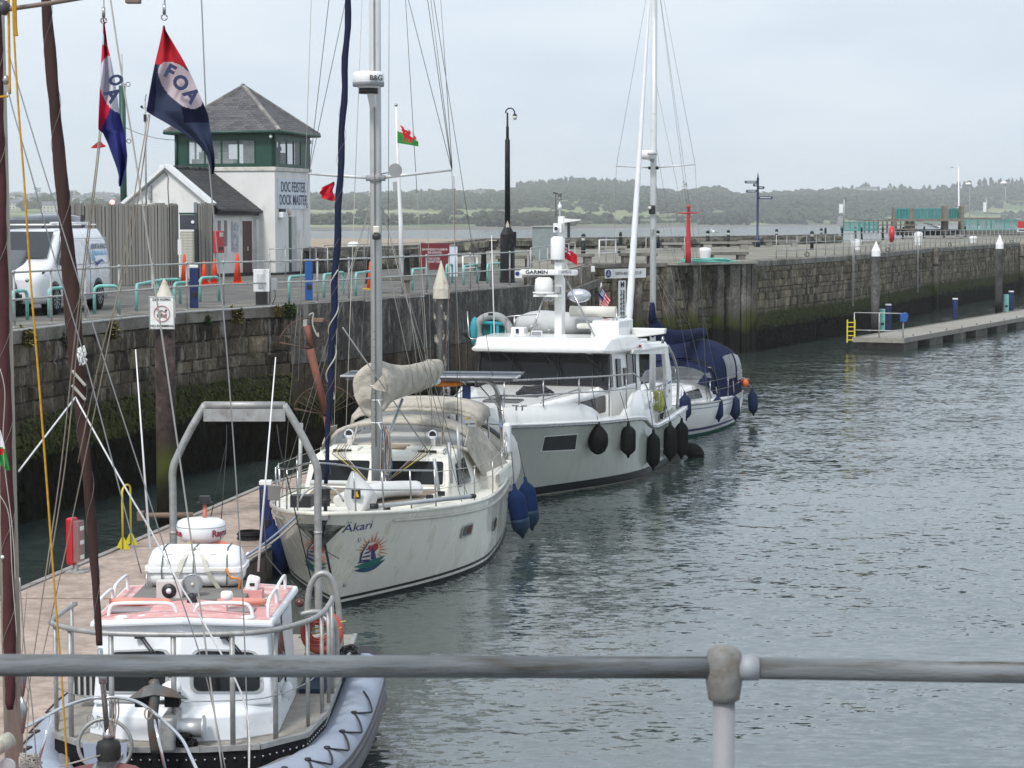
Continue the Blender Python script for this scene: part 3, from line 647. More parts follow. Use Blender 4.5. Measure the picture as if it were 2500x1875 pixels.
# local: x from left (-GW) to right (0); y back
MB().prism([(-GW,0),(0,0),(0,EZ),(-GW/2,AZ),(-GW,EZ)],0,.25,0,'xz').obj('gable_wall',white_r,wing)
MB().b2((-.25,.26,.12),(0,GL,EZ-.35)).obj('front_wall',white_r,wing); MB().b2((-.27,.26,0),(.02,GL,.12)).obj('plinth',black,wing); MB().b2((-GW,.26,0),(-GW+.2,GL,EZ-.1)).obj('back_wall',white_r,wing)
for sgn in (-1,1):
    xe = 0 if sgn > 0 else -GW
    MB().beam((xe+sgn*.1,-.02,EZ+.02),(-GW/2,-.02,AZ+.12),.42,.12).obj('verge',white_p,wing)
sl = math.atan2(AZ-EZ,GW/2); Ls = math.hypot(AZ-EZ,GW/2)+.35
def slates(parent,org,u,dn,nrm,ulen,dlen,mat,row=.16,sw=.24,trim=None,name='slate'):
    """courses of slates over a roof plane: u along the eaves, dn down the slope"""
    it = []; k = 0; y = row*.5; v = MB(); v.add([(-.5,-.5,0),(.5,-.5,0),(.5,.5,0),(-.5,.5,0),(-.48,-.5,.9),(.48,-.5,.9),(.48,.5,1.6),(-.48,.5,1.6)],[(4,5,6,7),(0,1,5,4),(1,2,6,5),(2,3,7,6),(3,0,4,7)])
    while y < dlen:
        x = (k % 2)*sw*.5-sw*.5
        while x < ulen+sw*.2:
            a,b_ = (trim(y) if trim else (0,ulen)); xa = max(x,a); xb = min(x+sw,b_)
            if xb-xa > .05:
                c = org+u*((xa+xb)/2)+dn*y+nrm*.01; w_ = xb-xa-.008
                it.append(Matrix(((u.x*w_,dn.x*row*1.02,nrm.x*.013,c.x),(u.y*w_,dn.y*row*1.02,nrm.y*.013,c.y),(u.z*w_,dn.z*row*1.02,nrm.z*.013,c.z),(0,0,0,1))))
            x += sw
        y += row; k += 1
    pieces(parent,name,[v],mat,it)
for sgn in (1,-1):
    u = Vector((0,1,0)); dn = Vector((sgn*math.cos(sl),0,-math.sin(sl))); nr = Vector((sgn*math.sin(sl),0,math.cos(sl))); org = Vector((-GW/2,.15,AZ+.02))
    rf = MB().add([org,org+u*(GL+.3),org+u*(GL+.3)+dn*Ls,org+dn*Ls],[(0,1,2,3)]).obj('roof',slate_d,wing,solid=.05)
    if sgn > 0: slates(rf,org,u,dn,nr,GL+.2,Ls,slate_d,.15,.26)
for i in range(11): MB().tube([(-GW/2,.2+i*.44,AZ+.05),(-GW/2,.2+i*.44+.42,AZ+.045)],.085,8).obj('ridge_tile',slate_d,wing)
ex = GW/2*0+math.cos(sl)*Ls-GW/2
MB().tube([(ex+.03,.2,AZ-math.sin(sl)*Ls-.02),(ex+.03,GL+.1,AZ-math.sin(sl)*Ls-.03)],.055,8).obj('gutter',black,wing); MB().b2((ex-.12,.2,AZ-math.sin(sl)*Ls-.18),(ex-.08,GL,AZ-math.sin(sl)*Ls-.03)).obj('fascia',black,wing)
# front wall features (x=0 plane, y 0..GL)
nb = MB().b2((0,1.55,.95),(.05,2.05,2.05)).obj('notice_board',alu,wing); MB().b2((.052,1.6,1.0),(.058,2.0,2.0)).obj('notice_sheet',M('printed_paper',(.5,.52,.52),.5,var=.5,vs=9,dirt=(.12,.2,.35),da=.6,ds=7),nb)
dr = MB().b2((0,2.45,.1),(.03,3.15,2.08)).obj('door',M('brown_door',(.085,.038,.035),.5),wing); MB().b2((.03,2.75,.95),(.07,2.78,1.1)).obj('handle',white_p,dr)
for y in (.5,1.0): MB().b2((0,y,1.15),(.035,y+.17,2.1)).obj('vent_strip',M('grey_vent',(.25,.25,.24),.7),wing)
for y in (3.3,4.4): MB().b2((.0,y,0),(.16,y+.3,2.15)).obj('pilaster',white_r,wing,.01)
MB().tube([(.2,GL-.15,2.2),(.1,GL-.05,1.95),(.08,GL-.05,.05)],.05,8).obj('downpipe',green_p,wing); MB().b2((.02,GL-.22,1.9),(.22,GL,2.12)).obj('hopper',green_p,wing)
# gable fittings
for z in (3.28,3.0): MB().b2((-2.6,-.12,z-.12),(-2.48,0,z+.12)).obj('bulkhead_light',grey_pl,wing,.01)
MB().b2((-2.38,-.14,2.72),(-1.95,0,2.76)).obj('shelf_light',grey_pl,wing); MB().ball((-2.2,-.06,2.62),.06).obj('lamp_bulb',black,wing); MB().ball((-1.62,-.08,2.66),.09).obj('security_light',black,wing)
MB().tube([(-1.9,-.03,3.9),(-1.78,-.03,3.7),(-1.8,-.03,3.3),(-1.76,-.03,2.6)],.012,5).obj('cable',black,wing)
MB().b2((-2.12,-.06,AZ-.08),(-1.8,.1,AZ+.15)).obj('finial_block',white_p,wing)
# flag-less aerial mast on the wing
t = empty('weather_mast','thin grey mast with wind instruments behind the gabled building','mast',P(357,500,d=79))
MB().tube([(0,0,-.5),(0,0,3.7)],.035,6).obj('pole',galv,t); MB().tube([(-.12,0,3.45),(.12,0,3.45)],.015,5).ball((-.12,0,3.5),.05,6).ball((.12,0,3.5),.05,6).tube([(0,0,3.7),(.05,0,3.95)],.015,5).box((0,0,3.1),(.1,.1,.25)).obj('wind_sensor',black,t)
# ---- control tower
ta = R(14); A_ = 4.1; TZ = 4.15; TE = 5.44
tw = empty('dock_office','white square tower with green glazed top floor and pyramid slate roof','building',P(673,672,z=ZL),-ta)
# local: near corner at origin, left face along -x, right face along +y
def hole_wall(name,p0,u,L,H,th,holes,mat,parent,z0=0):
    """wall with rectangular openings built as strips"""
    mb = MB(); xs = sorted({0,L}|{h[0] for h in holes}|{h[1] for h in holes}); u = Vector(u); nn = Vector((u.y,-u.x,0))
    for a,b in zip(xs,xs[1:]):
        zs = [(z0,H)]
        for h in holes:
            if h[0] <= a+1e-6 and h[1] >= b-1e-6: zs = [(z0,h[2]),(h[3],H)]
        for za,zb in zs:
            if zb-za > .01:
                p = Vector(p0)+u*a; q = Vector(p0)+u*b; mb.prism([(p.x,p.y),(q.x,q.y),(q.x-nn.x*th,q.y-nn.y*th),(p.x-nn.x*th,p.y-nn.y*th)],za,zb)
    return mb.obj(name,mat,parent)
MB().b2((-A_,-.0,.08),(0,A_,TZ-.16)).obj('wall',white_r,tw,.03); MB().b2((-A_-.02,-.02,-.02),(.02,A_+.02,.08)).obj('plinth',black,tw)
MB().b2((-A_-.05,-.05,TZ-.16),(.05,A_+.05,TZ)).obj('ledge',M('ledge_stone',(.6,.58,.54),.8,dirt=(.35,.33,.28),da=.4),tw,.02)
lx = [(-3.45+.96*i,-3.45+.96*i+.88) for i in range(2)]+[(-1.52,-.92)]
WZ0,WZ1 = TZ+.08,TE-.22
hole_wall('green_band',(-A_,0,0),(1,0,0),A_,TE,.12,[(.55,3.3,WZ0,WZ1)],green_p,tw,TZ+.001)
hole_wall('green_band',(0,0,0),(0,1,0),A_,TE,.12,[(.6,3.0,WZ0,WZ1)],green_p,tw,TZ+.001)
hole_wall('green_band',(0,A_,0),(-1,0,0),A_,TE,.12,[(.6,3.5,WZ0,WZ1)],green_p,tw,TZ+.001)
hole_wall('green_band',(-A_,A_,0),(0,-1,0),A_,TE,.12,[(.6,3.5,WZ0,WZ1)],green_p,tw,TZ+.001)
pane_m = M('window_glass',(.55,.62,.62),.05,var=.05,alpha=.3,spec=.8)
def win(parent,p0,u,L,z0,z1,panes,fm=green_p):
    u = Vector(u); f = MB(); p0 = Vector(p0)
    for i in range(panes+1):
        p = p0+u*(L*i/panes); f.beam((p.x,p.y,z0),(p.x,p.y,z1),.06,.06)
    for z in (z0+.03,z1-.03): f.beam((p0.x,p0.y,z),(p0.x+u.x*L,p0.y+u.y*L,z),.055,.055)
    w_ = f.obj('window_frame',fm,parent)
    for i in range(panes):
        a = p0+u*(L*i/panes+.03); b = p0+u*(L*(i+1)/panes-.03); MB().add([(a.x,a.y,z0+.05),(b.x,b.y,z0+.05),(b.x,b.y,z1-.05),(a.x,a.y,z1-.05)],[(0,1,2,3)]).obj('pane',pane_m,w_)
    return w_
win(tw,(-3.55,.03,0),(1,0,0),2.75,WZ0,WZ1,4); win(tw,(-.03,.6,0),(0,1,0),2.4,WZ0,WZ1,3); win(tw,(-.6,A_-.03,0),(-1,0,0),2.9,WZ0,WZ1,4); win(tw,(-A_+.03,3.5,0),(0,-1,0),2.9,WZ0,WZ1,4)
MB().b2((-A_+.2,.2,TZ),(-.2,A_-.2,TZ+.03)).obj('room_floor',M('room_floor',(.3,.3,.3),.8),tw); MB().b2((-A_+.13,.13,TE-.1),(-.13,A_-.13,TE-.06)).obj('ceiling',M('room_ceiling',(.7,.72,.72),.8),tw)
MB().b2((-3.6,.5,TZ+.03),(-1.9,1.0,TZ+.32)).box((-3.1,.6,TZ+.45),(.45,.05,.28)).box((-2.35,.6,TZ+.45),(.4,.05,.28)).obj('desk',grey_pl,tw); MB().b2((-.8,1.6,TZ+.03),(-.5,2.6,TZ+.6)).ball((-.6,2.1,TZ+.75),.12).obj('console',black,tw)
MB().b2((-2.2,2.4,TZ+.03),(-2.0,3.9,TE-.1)).obj('inner_wall',M('room_wall',(.5,.52,.5),.8),tw)
ov = .3; cx_,cy_ = -A_/2,A_/2; AP = Vector((cx_,cy_,TE+1.93)); e0 = [(-A_-ov,-ov),(ov,-ov),(ov,A_+ov),(-A_-ov,A_+ov)]
MB().b2((-A_-ov+.04,-ov+.04,TE-.01),(ov-.04,A_+ov-.04,TE+.05)).obj('soffit',green_p,tw)
g_ = MB()
for i in range(4): a = e0[i]; b = e0[(i+1) % 4]; g_.tube([(a[0],a[1],TE+.03),(b[0],b[1],TE+.03)],.065,8)
g_.obj('gutter',green_p,tw)
for i in range(4):
    a = Vector(e0[i]+(TE+.06,)); b = Vector(e0[(i+1) % 4]+(TE+.06,)); rf = MB().add([a,b,AP],[(0,1,2)]).obj('roof',slate,tw)
    if i in (0,1):
        u = (b-a).normalized(); mid = (a+b)/2; dn = (mid-AP); DL = dn.length; dn.normalize(); nr = u.cross(-dn).normalized(); UL = (b-a).length; org = AP-u*UL/2
        slates(rf,org,u,dn,nr,UL,DL,slate,.15,.26,trim=lambda y: (UL/2-UL/2*y/DL,UL/2+UL/2*y/DL))
    MB().beam(AP+Vector((0,0,.03)),a+Vector((0,0,.04)),.16,.07).obj('hip_tile',M('hip_stone',(.2,.19,.18),.8,dirt=(.4,.39,.36),da=.5),tw)
MB().ball(AP,.1,8).obj('finial',slate,tw)
sg = MB().b2((0,.28,2.55),(.03,3.75,3.72)).obj('office_sign',M('sign_pale',(.6,.65,.72),.4),tw)
ink = M('sign_ink',(.02,.03,.09),.5)
text('DOC FEISTER',.56,(.04,2.0,3.38),(0,1,0),(0,0,1),ink,sg,sx=.86,bold=.004); text('DOCK MASTER',.56,(.04,2.0,2.88),(0,1,0),(0,0,1),ink,sg,sx=.84,bold=.004)
MB().lathe([(.09,0),(.09,.012)],(.03,3.62,2.68),12,axis=(1,0,0)).lathe([(.05,.0),(.05,.02)],(.03,3.62,2.68),12,m=1,axis=(1,0,0)).obj('emblem',[ink,white_p],sg)
dr = MB().b2((-.03,1.5,.1),(.012,2.4,2.25)).obj('doorway',M('door_reveal',(.5,.5,.48),.8),tw); MB().b2((.013,1.5,.1),(.03,1.75,2.25)).obj('door',green_p,dr)
MB().b2((0,.3,2.2),(.22,.75,2.42)).obj('floodlight',white_p,tw,.02); MB().b2((.02,.4,2.42),(.2,.65,2.55)).obj('camera_box',black,tw); MB().lathe([(.15,0),(.15,.06),(.1,.09)],(0,1.55,2.45),14,axis=(1,0,0)).obj('alarm_bell',M('cream_plastic',(.6,.57,.45),.5),tw)
for c in ((-.12,-.1,TE-.1),(.12,A_-.3,TE-.2)): MB().tube([c,(c[0]+.05,c[1]-.12,c[2]-.05)],.06,8).ball((c[0]+.05,c[1]-.12,c[2]-.05),.065,8).obj('cctv_camera',white_p,tw)
MB().b2((.0,.2,TZ+.75),(.03,.3,TZ+.95)).obj('sensor',white_p,tw)
MB().tube([(-A_+.08,-.06,TE-.05),(-A_+.08,-.06,TZ-.3)],.05,8).obj('downpipe',green_p,tw)
# wall mounted boxes (hang on the building: things of their own)
def atw(px,py,d,lab,cat,mb,mat,name,**k): return tag(mb.obj(name,mat,loc=P(px,py,d=d),**k),lab,cat)
wf = Frame(G0.x,G0.y,0); 
def onwing(y,z,x=0): return wing.matrix_basis @ Vector((x,y,z))
bpy.context.view_layer.update()
def wingthing(name,lab,cat,y,z,rzadd=0):
    p = Vector(G0)+Matrix.Rotation(wing.rotation_euler.z,3,'Z') @ Vector((0,y,z)); return empty(name,lab,cat,p,wing.rotation_euler.z)
t = wingthing('emergency_phone_box','red emergency box on a post by the fence left of the notice board','emergency box',.05,0)
MB().b2((.1,-.2,.9),(.35,.32,1.72)).obj('case',red_p,t,.03); MB().b2((.352,-.1,1.0),(.365,.0,1.12)).obj('slot',black,t); MB().b2((.352,.08,1.0),(.365,.18,1.12)).obj('slot',black,t); MB().b2((.352,-.08,1.5),(.365,.2,1.66)).obj('label_plate',M('cream_plastic',()),t)
MB().b2((.0,.0,0),(.1,.1,.9)).obj('post',galv,t)
t = wingthing('defibrillator_box','yellow box on the white wall between the brown door and the tower','emergency box',3.75,0)
MB().b2((.17,-.1,1.0),(.42,.38,1.48)).obj('case',M('yellow_plastic',(.62,.33,.02),.45),t,.05); MB().b2((.421,.12,1.05),(.43,.32,1.4)).obj('panel',M('printed_yellow',(.5,.42,.1),.5,var=.4,vs=12),t)
# ---- cones
def cone(px,py,lab,h=.72,base=orange,sleeve=False):
    t = empty('traffic_cone',lab,'cone',P(px,py,z=ZL),random.random(),'traffic cones on the quay')
    MB().b2((-.18,-.18,0),(.18,.18,.035)).obj('base',base,t,.01); MB().lathe([(.135,.035),(.035,h),(.02,h+.01)],n=16).obj('body',orange,t)
    if sleeve: MB().lathe([(.1,h*.38),(.06,h*.7)],n=16).obj('sleeve',white_p,t)
    return t
cone(451,694,'tall plain orange cone left of the navy pedestal, against the shutter',.98); cone(499,697,'orange cone just right of the navy pedestal',.78); cone(524,692,'orange cone with white sleeve half hidden behind another, below the red box',.8,sleeve=True)
cone(580,691,'orange cone standing alone in front of the notice board',1.0); cone(905,707,'orange cone with yellow base beside the cruiser mast',.85,M('yellow_base',(.65,.45,.03),.6))
# ---- van
vf = P(133,768.5,z=ZL); VF = Frame(vf.x,vf.y,.13)
van = empty('van','white panel van with blue wave logo parked behind the railing','van',vf,VF.rz)
vw = M('van_paint',(.74,.75,.77),.25,var=.02,coat=.6,dirt=(.6,.6,.6),da=.1); hw_ = .95
def ring(y,hw,z0,z1,top,n=9):
    r = []; zs = [z0,z0+.05,.55,.8,1.05,1.3,1.6,1.78,1.87]
    for i in range(9):
        z = z0+(z1-z0)*(i/8); k = 1-.15*max(0,(z-1.0))/.9 if z > 1.0 else 1
        if i == 8: k *= top
        if i == 7: k *= 1-(1-top)*.35
        if i == 0: k *= .93
        r.append((hw*k,z))
    return [(-x-hw_,y,z) for x,z in r[::-1]]+[(x-hw_,y,z) for x,z in r]
secs = [ring(-.95,.72,.42,.8,.8),ring(-.9,.84,.3,.93,.85),ring(-.7,.93,.27,1.02,.88),ring(-.2,.97,.25,1.13,.9),ring(.02,.97,.25,1.2,.92),ring(.45,.97,.25,1.55,.9),ring(.85,.97,.25,1.82,.86),ring(1.3,.97,.25,1.9,.84),ring(2.5,.97,.25,1.93,.84),ring(3.9,.97,.27,1.92,.84),ring(4.1,.95,.32,1.88,.82),ring(4.14,.9,.4,1.8,.8)]
MB().loft(secs,caps=True,closed=True).obj('body',vw,van)
ws = [(-hw_-.78,.1,1.235),(-hw_+.78,.1,1.235),(-hw_+.69,.83,1.81),(-hw_-.69,.83,1.81)]; off = Vector((0,-.06,.05)); mid = [((ws[0][0]+ws[3][0])/2,.44,1.56)]
MB().add([Vector(p)+off for p in ws],[(0,1,2,3)]).obj('windscreen',glass_d,van,solid=.02)
MB().add([(.0,.2,1.12),(.0,1.05,1.08),(-.05,1.05,1.68),(-.07,.85,1.7),(-.01,.35,1.3)],[(0,1,2,3,4)]).obj('side_window',glass_d,van,solid=.035)
for s_,e_,z0 in ((1.25,2.45,.95),(2.6,3.95,.95)):
    pts = [(.012,s_,1.1),(.012,e_,1.1),(-.06,e_-.02,1.7),(-.06,s_+.02,1.7),(.012,s_,1.1)]
    MB().tube(pts,.012,5).obj('panel_groove',M('van_groove_shade',(.5,.52,.55),.3),van)  # grey outline paints the shade of the pressed panel grooves
for y in (1.15,2.52): MB().tube([(.025,y,.4),(.02,y,1.05),(-.06,y,1.72)],.006,4).obj('door_seam',black,van)
MB().b2((.02,2.3,.98),(.05,2.45,1.03)).obj('door_handle',black,van); MB().b2((.018,2.6,.98),(.03,3.95,1.0)).obj('slide_rail',black,van)
MB().b2((.0,-.2,.28),(.03,3.6,.42)).obj('sill_trim',grey_pl,van)
MB().add([(-.62,-.93,.62),(-1.28,-.93,.62),(-1.32,-.93,.84),(-.58,-.93,.84)],[(0,1,2,3)]).obj('grille',black,van,solid=.08)
for i in range(3): MB().b2((-1.3,-.99,.66+i*.06),(-.6,-.965,.68+i*.06)).obj('grille_bar',steel,van)
MB().b2((-1.5,-.97,.3),(-.4,-.88,.5)).obj('bumper_intake',black,van,.03)
for sx_ in (-1,1):
    x = -hw_+sx_*.68; hl = MB().add([(x-.2*sx_,-.93,.72),(x+.13*sx_,-.86,.76),(x+.26*sx_,-.5,1.0),(x+.02*sx_,-.7,.97)],[(0,1,2,3)]).obj('headlight',glass_d,van,solid=.06); MB().ball((x-.02*sx_,-.93,.8),.05,8).obj('lamp',steel,hl)
    MB().ball((x+.38*sx_,.3,1.2),.11,8,sx=.7,sz=1.2).obj('mirror',black,van)
tyre = M('tyre',(.012,.012,.012),.8)
for x,y in ((0.0,0),(0.0,3.1),(-1.9,0),(-1.9,3.1)):
    s = 1 if x > -1 else -1; MB().lathe([(.40,-.02),(.40,.02),(.0001,.021)],(x+.012*s,y,.36),20,axis=(s,0,0)).obj('wheel_arch',black,van)
    wl = MB().lathe([(.2,-.2),(.33,-.2),(.345,-.1),(.345,.03),(.31,.06),(.22,.065)],(x,y,.34),24,axis=(s,0,0)).obj('wheel',tyre,van)
    r_ = MB().lathe([(.22,0),(.22,.055),(.2,.07),(.19,.03),(.0001,.03)],(x,y,.34),20,axis=(s,0,0))
    for k in range(10): a = k*.628; r_.beam((x+.045*s,y,.34),(x+.06*s,y+.2*math.cos(a),.34+.2*math.sin(a)),.035,.02)
    r_.obj('rim',alu,wl)
for y in (1.3,2.4,3.5): MB().tube([(-hw_-.8,y,2.02),(-hw_+.8,y,2.02)],.02,6).obj('roof_bar',white_p,van)
MB().tube([(-hw_+.55,1.0,2.05),(-hw_+.55,3.8,2.05)],.035,8).obj('ladder_tube',white_p,van); MB().b2((-.5,3.4,1.95),(-.42,3.5,2.25)).obj('ladder_clamp',black,van)
vb = M('van_blue',(.02,.05,.25),.4); vl = M('van_light_blue',(.15,.4,.65),.4)
text('NORTH WALES',.17,(-.015,3.3,1.5),(0,1,0),(-.12,0,1),M('van_ink',(.04,.04,.06),.5),van,sx=.95,bold=.004); text('RIGGER AND SAIL',.15,(.004,3.35,1.34),(0,1,0),(-.12,0,1),vl,van,sx=.8,bold=.003)
MB().add([(.008,2.72,1.62),(.014,2.7,1.3),(.02,2.85,1.14),(.016,2.95,1.2),(.014,2.8,1.3)],[(0,1,2,3,4)]).obj('logo_wave',vl,van); MB().add([(.026,2.8,1.16),(.03,3.02,1.04),(.03,3.3,1.14),(.03,3.62,1.12),(.028,3.35,1.2),(.028,3.05,1.13)],[(0,1,2,3,4,5)]).obj('logo_wave',vb,van)
MB().b2((-1.35,.32,1.52),(-1.22,.335,1.6)).obj('window_sticker',white_p,van)
# dark car behind the van (roof and glass show)
c = P(70,700,z=ZL); c = Vector((-12.9,57.5,ZL)); t = empty('car','dark grey high roofed car parked behind the white van, only its roof showing','car',c,-.32)
dk = M('dark_car_paint',(.03,.035,.045),.25,coat=.7); secs = []
for y,h0,h1,hw in ((-2.3,.4,.8,.75),(-2.2,.3,1.05,.9),(-1.0,.25,1.2,.95),(-.2,.25,1.75,.93),(.4,.25,2.2,.9),(1.6,.25,2.3,.9),(2.3,.3,2.25,.88),(2.45,.4,2.0,.85)):
    secs.append([(hw*a,y,h0+(h1-h0)*b) for a,b in ((-.9,0),(-1,.15),(-1,.55),(-.88,.8),(-.72,.97),(-.4,1),(.4,1),(.72,.97),(.88,.8),(1,.55),(1,.15),(.9,0))])
MB().loft(secs,caps=True,closed=True).obj('body',dk,t); MB().add([(-.75,-.95,1.25),(.75,-.95,1.25),(.66,.3,2.12),(-.66,.3,2.12)],[(0,1,2,3)]).obj('windscreen',glass_d,t,solid=.02)
MB().add([(.93,-.3,1.5),(.93,1.9,1.5),(.8,1.8,2.05),(.8,.3,2.05)],[(0,1,2,3)]).obj('side_window',glass_d,t,solid=.03); MB().tube([(.3,2.0,2.3),(.2,2.3,2.55)],.015,5).obj('aerial',black,t)
for x,y in ((.9,-1.4),(.9,1.5),(-.9,-1.4),(-.9,1.5)): MB().lathe([(.2,-.1),(.33,-.1),(.33,.1),(.0001,.1)],(x,y,.33),18,axis=(1 if x > 0 else -1,0,0)).obj('wheel',tyre,t)
# car nose at far left edge
t = empty('car','dark car nose just right of the cream mast, in front of the van grille','car',P(-45,776,z=ZL),-.12); secs = []
for y,h0,h1,hw in ((-.1,.3,.7,.8),(.1,.22,.95,.88),(1.2,.22,1.05,.9),(2.0,.22,1.45,.85),(3.5,.22,1.45,.85),(4.2,.3,.9,.85)):
    secs.append([(hw*a-.35,y-.2,h0+(h1-h0)*b) for a,b in ((-.9,0),(-1,.2),(-1,.6),(-.85,1),(.85,1),(1,.6),(1,.2),(.9,0))])
MB().loft(secs,caps=True,closed=True).obj('body',dk,t)
for x,y in ((.5,.8),(.5,3.3),(-1.2,.8),(-1.2,3.3)): MB().lathe([(.2,-.1),(.31,-.1),(.31,.08),(.0001,.08)],(x,y,.31),18,axis=(1 if x > 0 else -1,0,0)).obj('wheel',tyre,t)
# parking lines painted on the tarmac
yl = M('road_line',(.5,.47,.36),.8,dirt=(.2,.2,.18),da=.5,ds=6)
mb = MB()
for (a,b) in (((560,723),(1010,690)),((560,738),(1000,700)),((700,742),(1080,706)),((620,712),(820,698)),((760,727),(960,683)),((840,732),(1030,690)),((930,722),(1100,685)),((600,733),(870,680)),((40,795),(420,742)),((450,755),(620,735)),((230,752),(440,742)),((680,735),(830,690))):
    A = P(*a,z=ZL+.006); B = P(*b,z=ZL+.006); mb.beam(A,B,.07,.004) if False else mb.add([A+Vector((0,-.05,0)),B+Vector((0,-.05,0)),B+Vector((0,.05,0)),A+Vector((0,.05,0))],[(0,1,2,3)])
struct(mb.obj('parking_lines',yl))
# ---- green mast behind the gable, with warning light
c = P(302,500,d=92); t = empty('radio_mast','dark green mast with small brackets behind the hanging flags','mast',(c.x,c.y,ZL))
MB().tube([(0,0,0),(0,0,7.7)],.14,12).obj('pole',green_p,t); MB().tube([(0,0,7.7),(0,0,9.0)],.03,6).obj('aerial',galv,t)
for z in (7.75,5.4): MB().tube(arc((.25,0,z),.09,0,360,10),.015,5).tube([(.1,0,z),(.16,0,z)],.02,5).obj('bracket_ring',black,t)
MB().tube(sag((.14,0,5.95),Vector((P(430,342,d=84)))-Vector((c.x,c.y,ZL)),.12),.012,5).obj('cable',black,t)
# small steel cabinet sign on fence, etc.
t = tag(MB().b2((0,0,0),(.12,.02,.5)).obj('fence_notice',white_p,loc=P(434,622,d=fb.y-.1)),'small white notice fixed at the right end of the tall board fence','sign')
# inner railing by the tower door
t = empty('railing','grey handrail on posts in front of the tower door','railing')
pts = [P(657,677,z=ZL),P(697,677,z=ZL),P(737,674,z=ZL),P(757,668,z=ZL),P(772,668,z=ZL),P(800,672,z=ZL)]
for p in pts: MB().tube([p,p+Vector((0,0,1.05))],.025,6).obj('post',galv,t)
for h in (1.05,.55): MB().tube([p+Vector((0,0,h)) for p in pts],.02,6).obj('rail',galv,t)
t = empty('railing','seaward railing of bars in front of the sandbank, left of the black lamp post','railing'); ps = [(820,662),(880,660),(960,655),(1060,650),(1110,640)]
ps = [P(px,655,z=ZL) for px,_ in ps]; ps = [Vector((-7.5,88,ZL)),Vector((-6.2,92,ZL)),Vector((-4.8,96.5,ZL)),Vector((-4,100,ZL))]
for p in ps: MB().tube([p,p+Vector((0,0,1.1))],.025,6).obj('post',galv,t)
for h in (1.1,.55): MB().tube([p+Vector((0,0,h)) for p in ps],.02,6).obj('rail',galv,t)
# bench blocks of stone on timber feet
def block_bench(px,py,z,lab,L=1.6,rz=0,w=.45,h=.45,m_=None):
    t = empty('bench',lab,'bench',P(px,py,z=z),rz,'stone and timber benches'); MB().box((0,0,h-.06),(L,w,.14)).obj('seat',m_ or cope_m,t,.015)
    for s in (-.36,.36): MB().box((s*L,0,(h-.13)/2),(L*.16,w*.8,h-.13)).obj('leg',m_ or cope_m,t,.01)
    return t
block_bench(955,716,ZL,'stone bench with dark gaps beneath, right of the cruiser mast',1.2,.2,h=.5)
block_bench(1258,652,ZR,'grey block bench just right of the black lamp post',1.5,.2); block_bench(1395,644,ZR,'long pale stone block bench behind the motor yacht radar mast',1.9,.15,h=.42); block_bench(1130,672,ZL,'low grey bench behind the maroon notice',1.6,.1)
block_bench(1330,612,ZR,'dark bench beside the grey cabinet near the parapet',1.4,.1,m_=wood_w); block_bench(1495,622,ZR,'dark bench against the parapet left of the white furled sail',1.5,.05,m_=wood_w); block_bench(1647,611,ZR,'dark bench at the parapet left of the red post',1.5,.05,m_=wood_w)
block_bench(1772,608,ZR,'long dark slatted bench behind the white bollard with green rope',3.2,.05,m_=wood_w); block_bench(1828,603,ZR,'square stone seat at the foot of the blue signpost',1.4,.05); block_bench(1908,602,ZR,'dark bench with backrest against the parapet right of the signpost',2.4,.05,m_=wood_w)
block_bench(2122,606,ZR,'dark box seat right of the squat white bollard',1.5,.05,m_=wood_w); block_bench(1558,644,ZR,'pale stone block on the quay edge between mast and furled sail',1.6,.3); block_bench(1770,634,ZR,'low flat stone block behind the rope heap',2.2,.3,h=.35)
turq_d = M('turquoise_weathered',(.06,.26,.25),.6,var=.25,vs=2)
# ================================================================== RIGHT QUAY THINGS
white_g = M('white_gloss',(.8,.8,.8),.3,var=.03)
def bollard(px,py,h,w,lab,z=ZR):
    return tag(MB().lathe([(w*.40,0),(w*.41,h*.1),(w*.46,h*.45),(w*.5,h*.72),(w*.5,h*.86),(w*.42,h*.96),(w*.2,h),(.001,h*1.01)],n=20).obj('mooring_bollard',white_p,loc=P(px,py,z=z)),lab,'bollard','white mooring bollards')
bollard(1721,637,.6,.56,'short white mooring bollard with green rope heaped round its foot'); bollard(2093,612,.68,.52,'squat white mooring bollard left of the dark box seat'); bollard(2242,601,1.0,.6,'tall white mooring bollard right of the red lifebuoy stand')
bollard(2376,594,.55,.6,'lowest white bollard, furthest right, before the second white capped pile'); bollard(864,648,1.1,.58,'tall white mooring bollard left of the cruiser mast, by the sandbank',ZL)
# green rope heap
c = P(1728,640,z=ZR); mb = MB(); rr = random.Random(5)
for k in range(7):
    pts = []; r0 = .35+.09*k
    for i in range(26): a = i*.3+k; pts.append((c.x+math.cos(a)*r0*(1+.15*math.sin(3*a+k))*1.35,c.y-.15+math.sin(a)*.35,c.z+.03+.05*(k % 3)+.03*math.sin(a*2+k)))
    mb.tube(pts,.022,5)
tag(mb.obj('rope_heap',M('green_rope',(.14,.42,.36),.8,rnd=.2)),'pale green rope heaped round the short white bollard at the quay corner','rope')
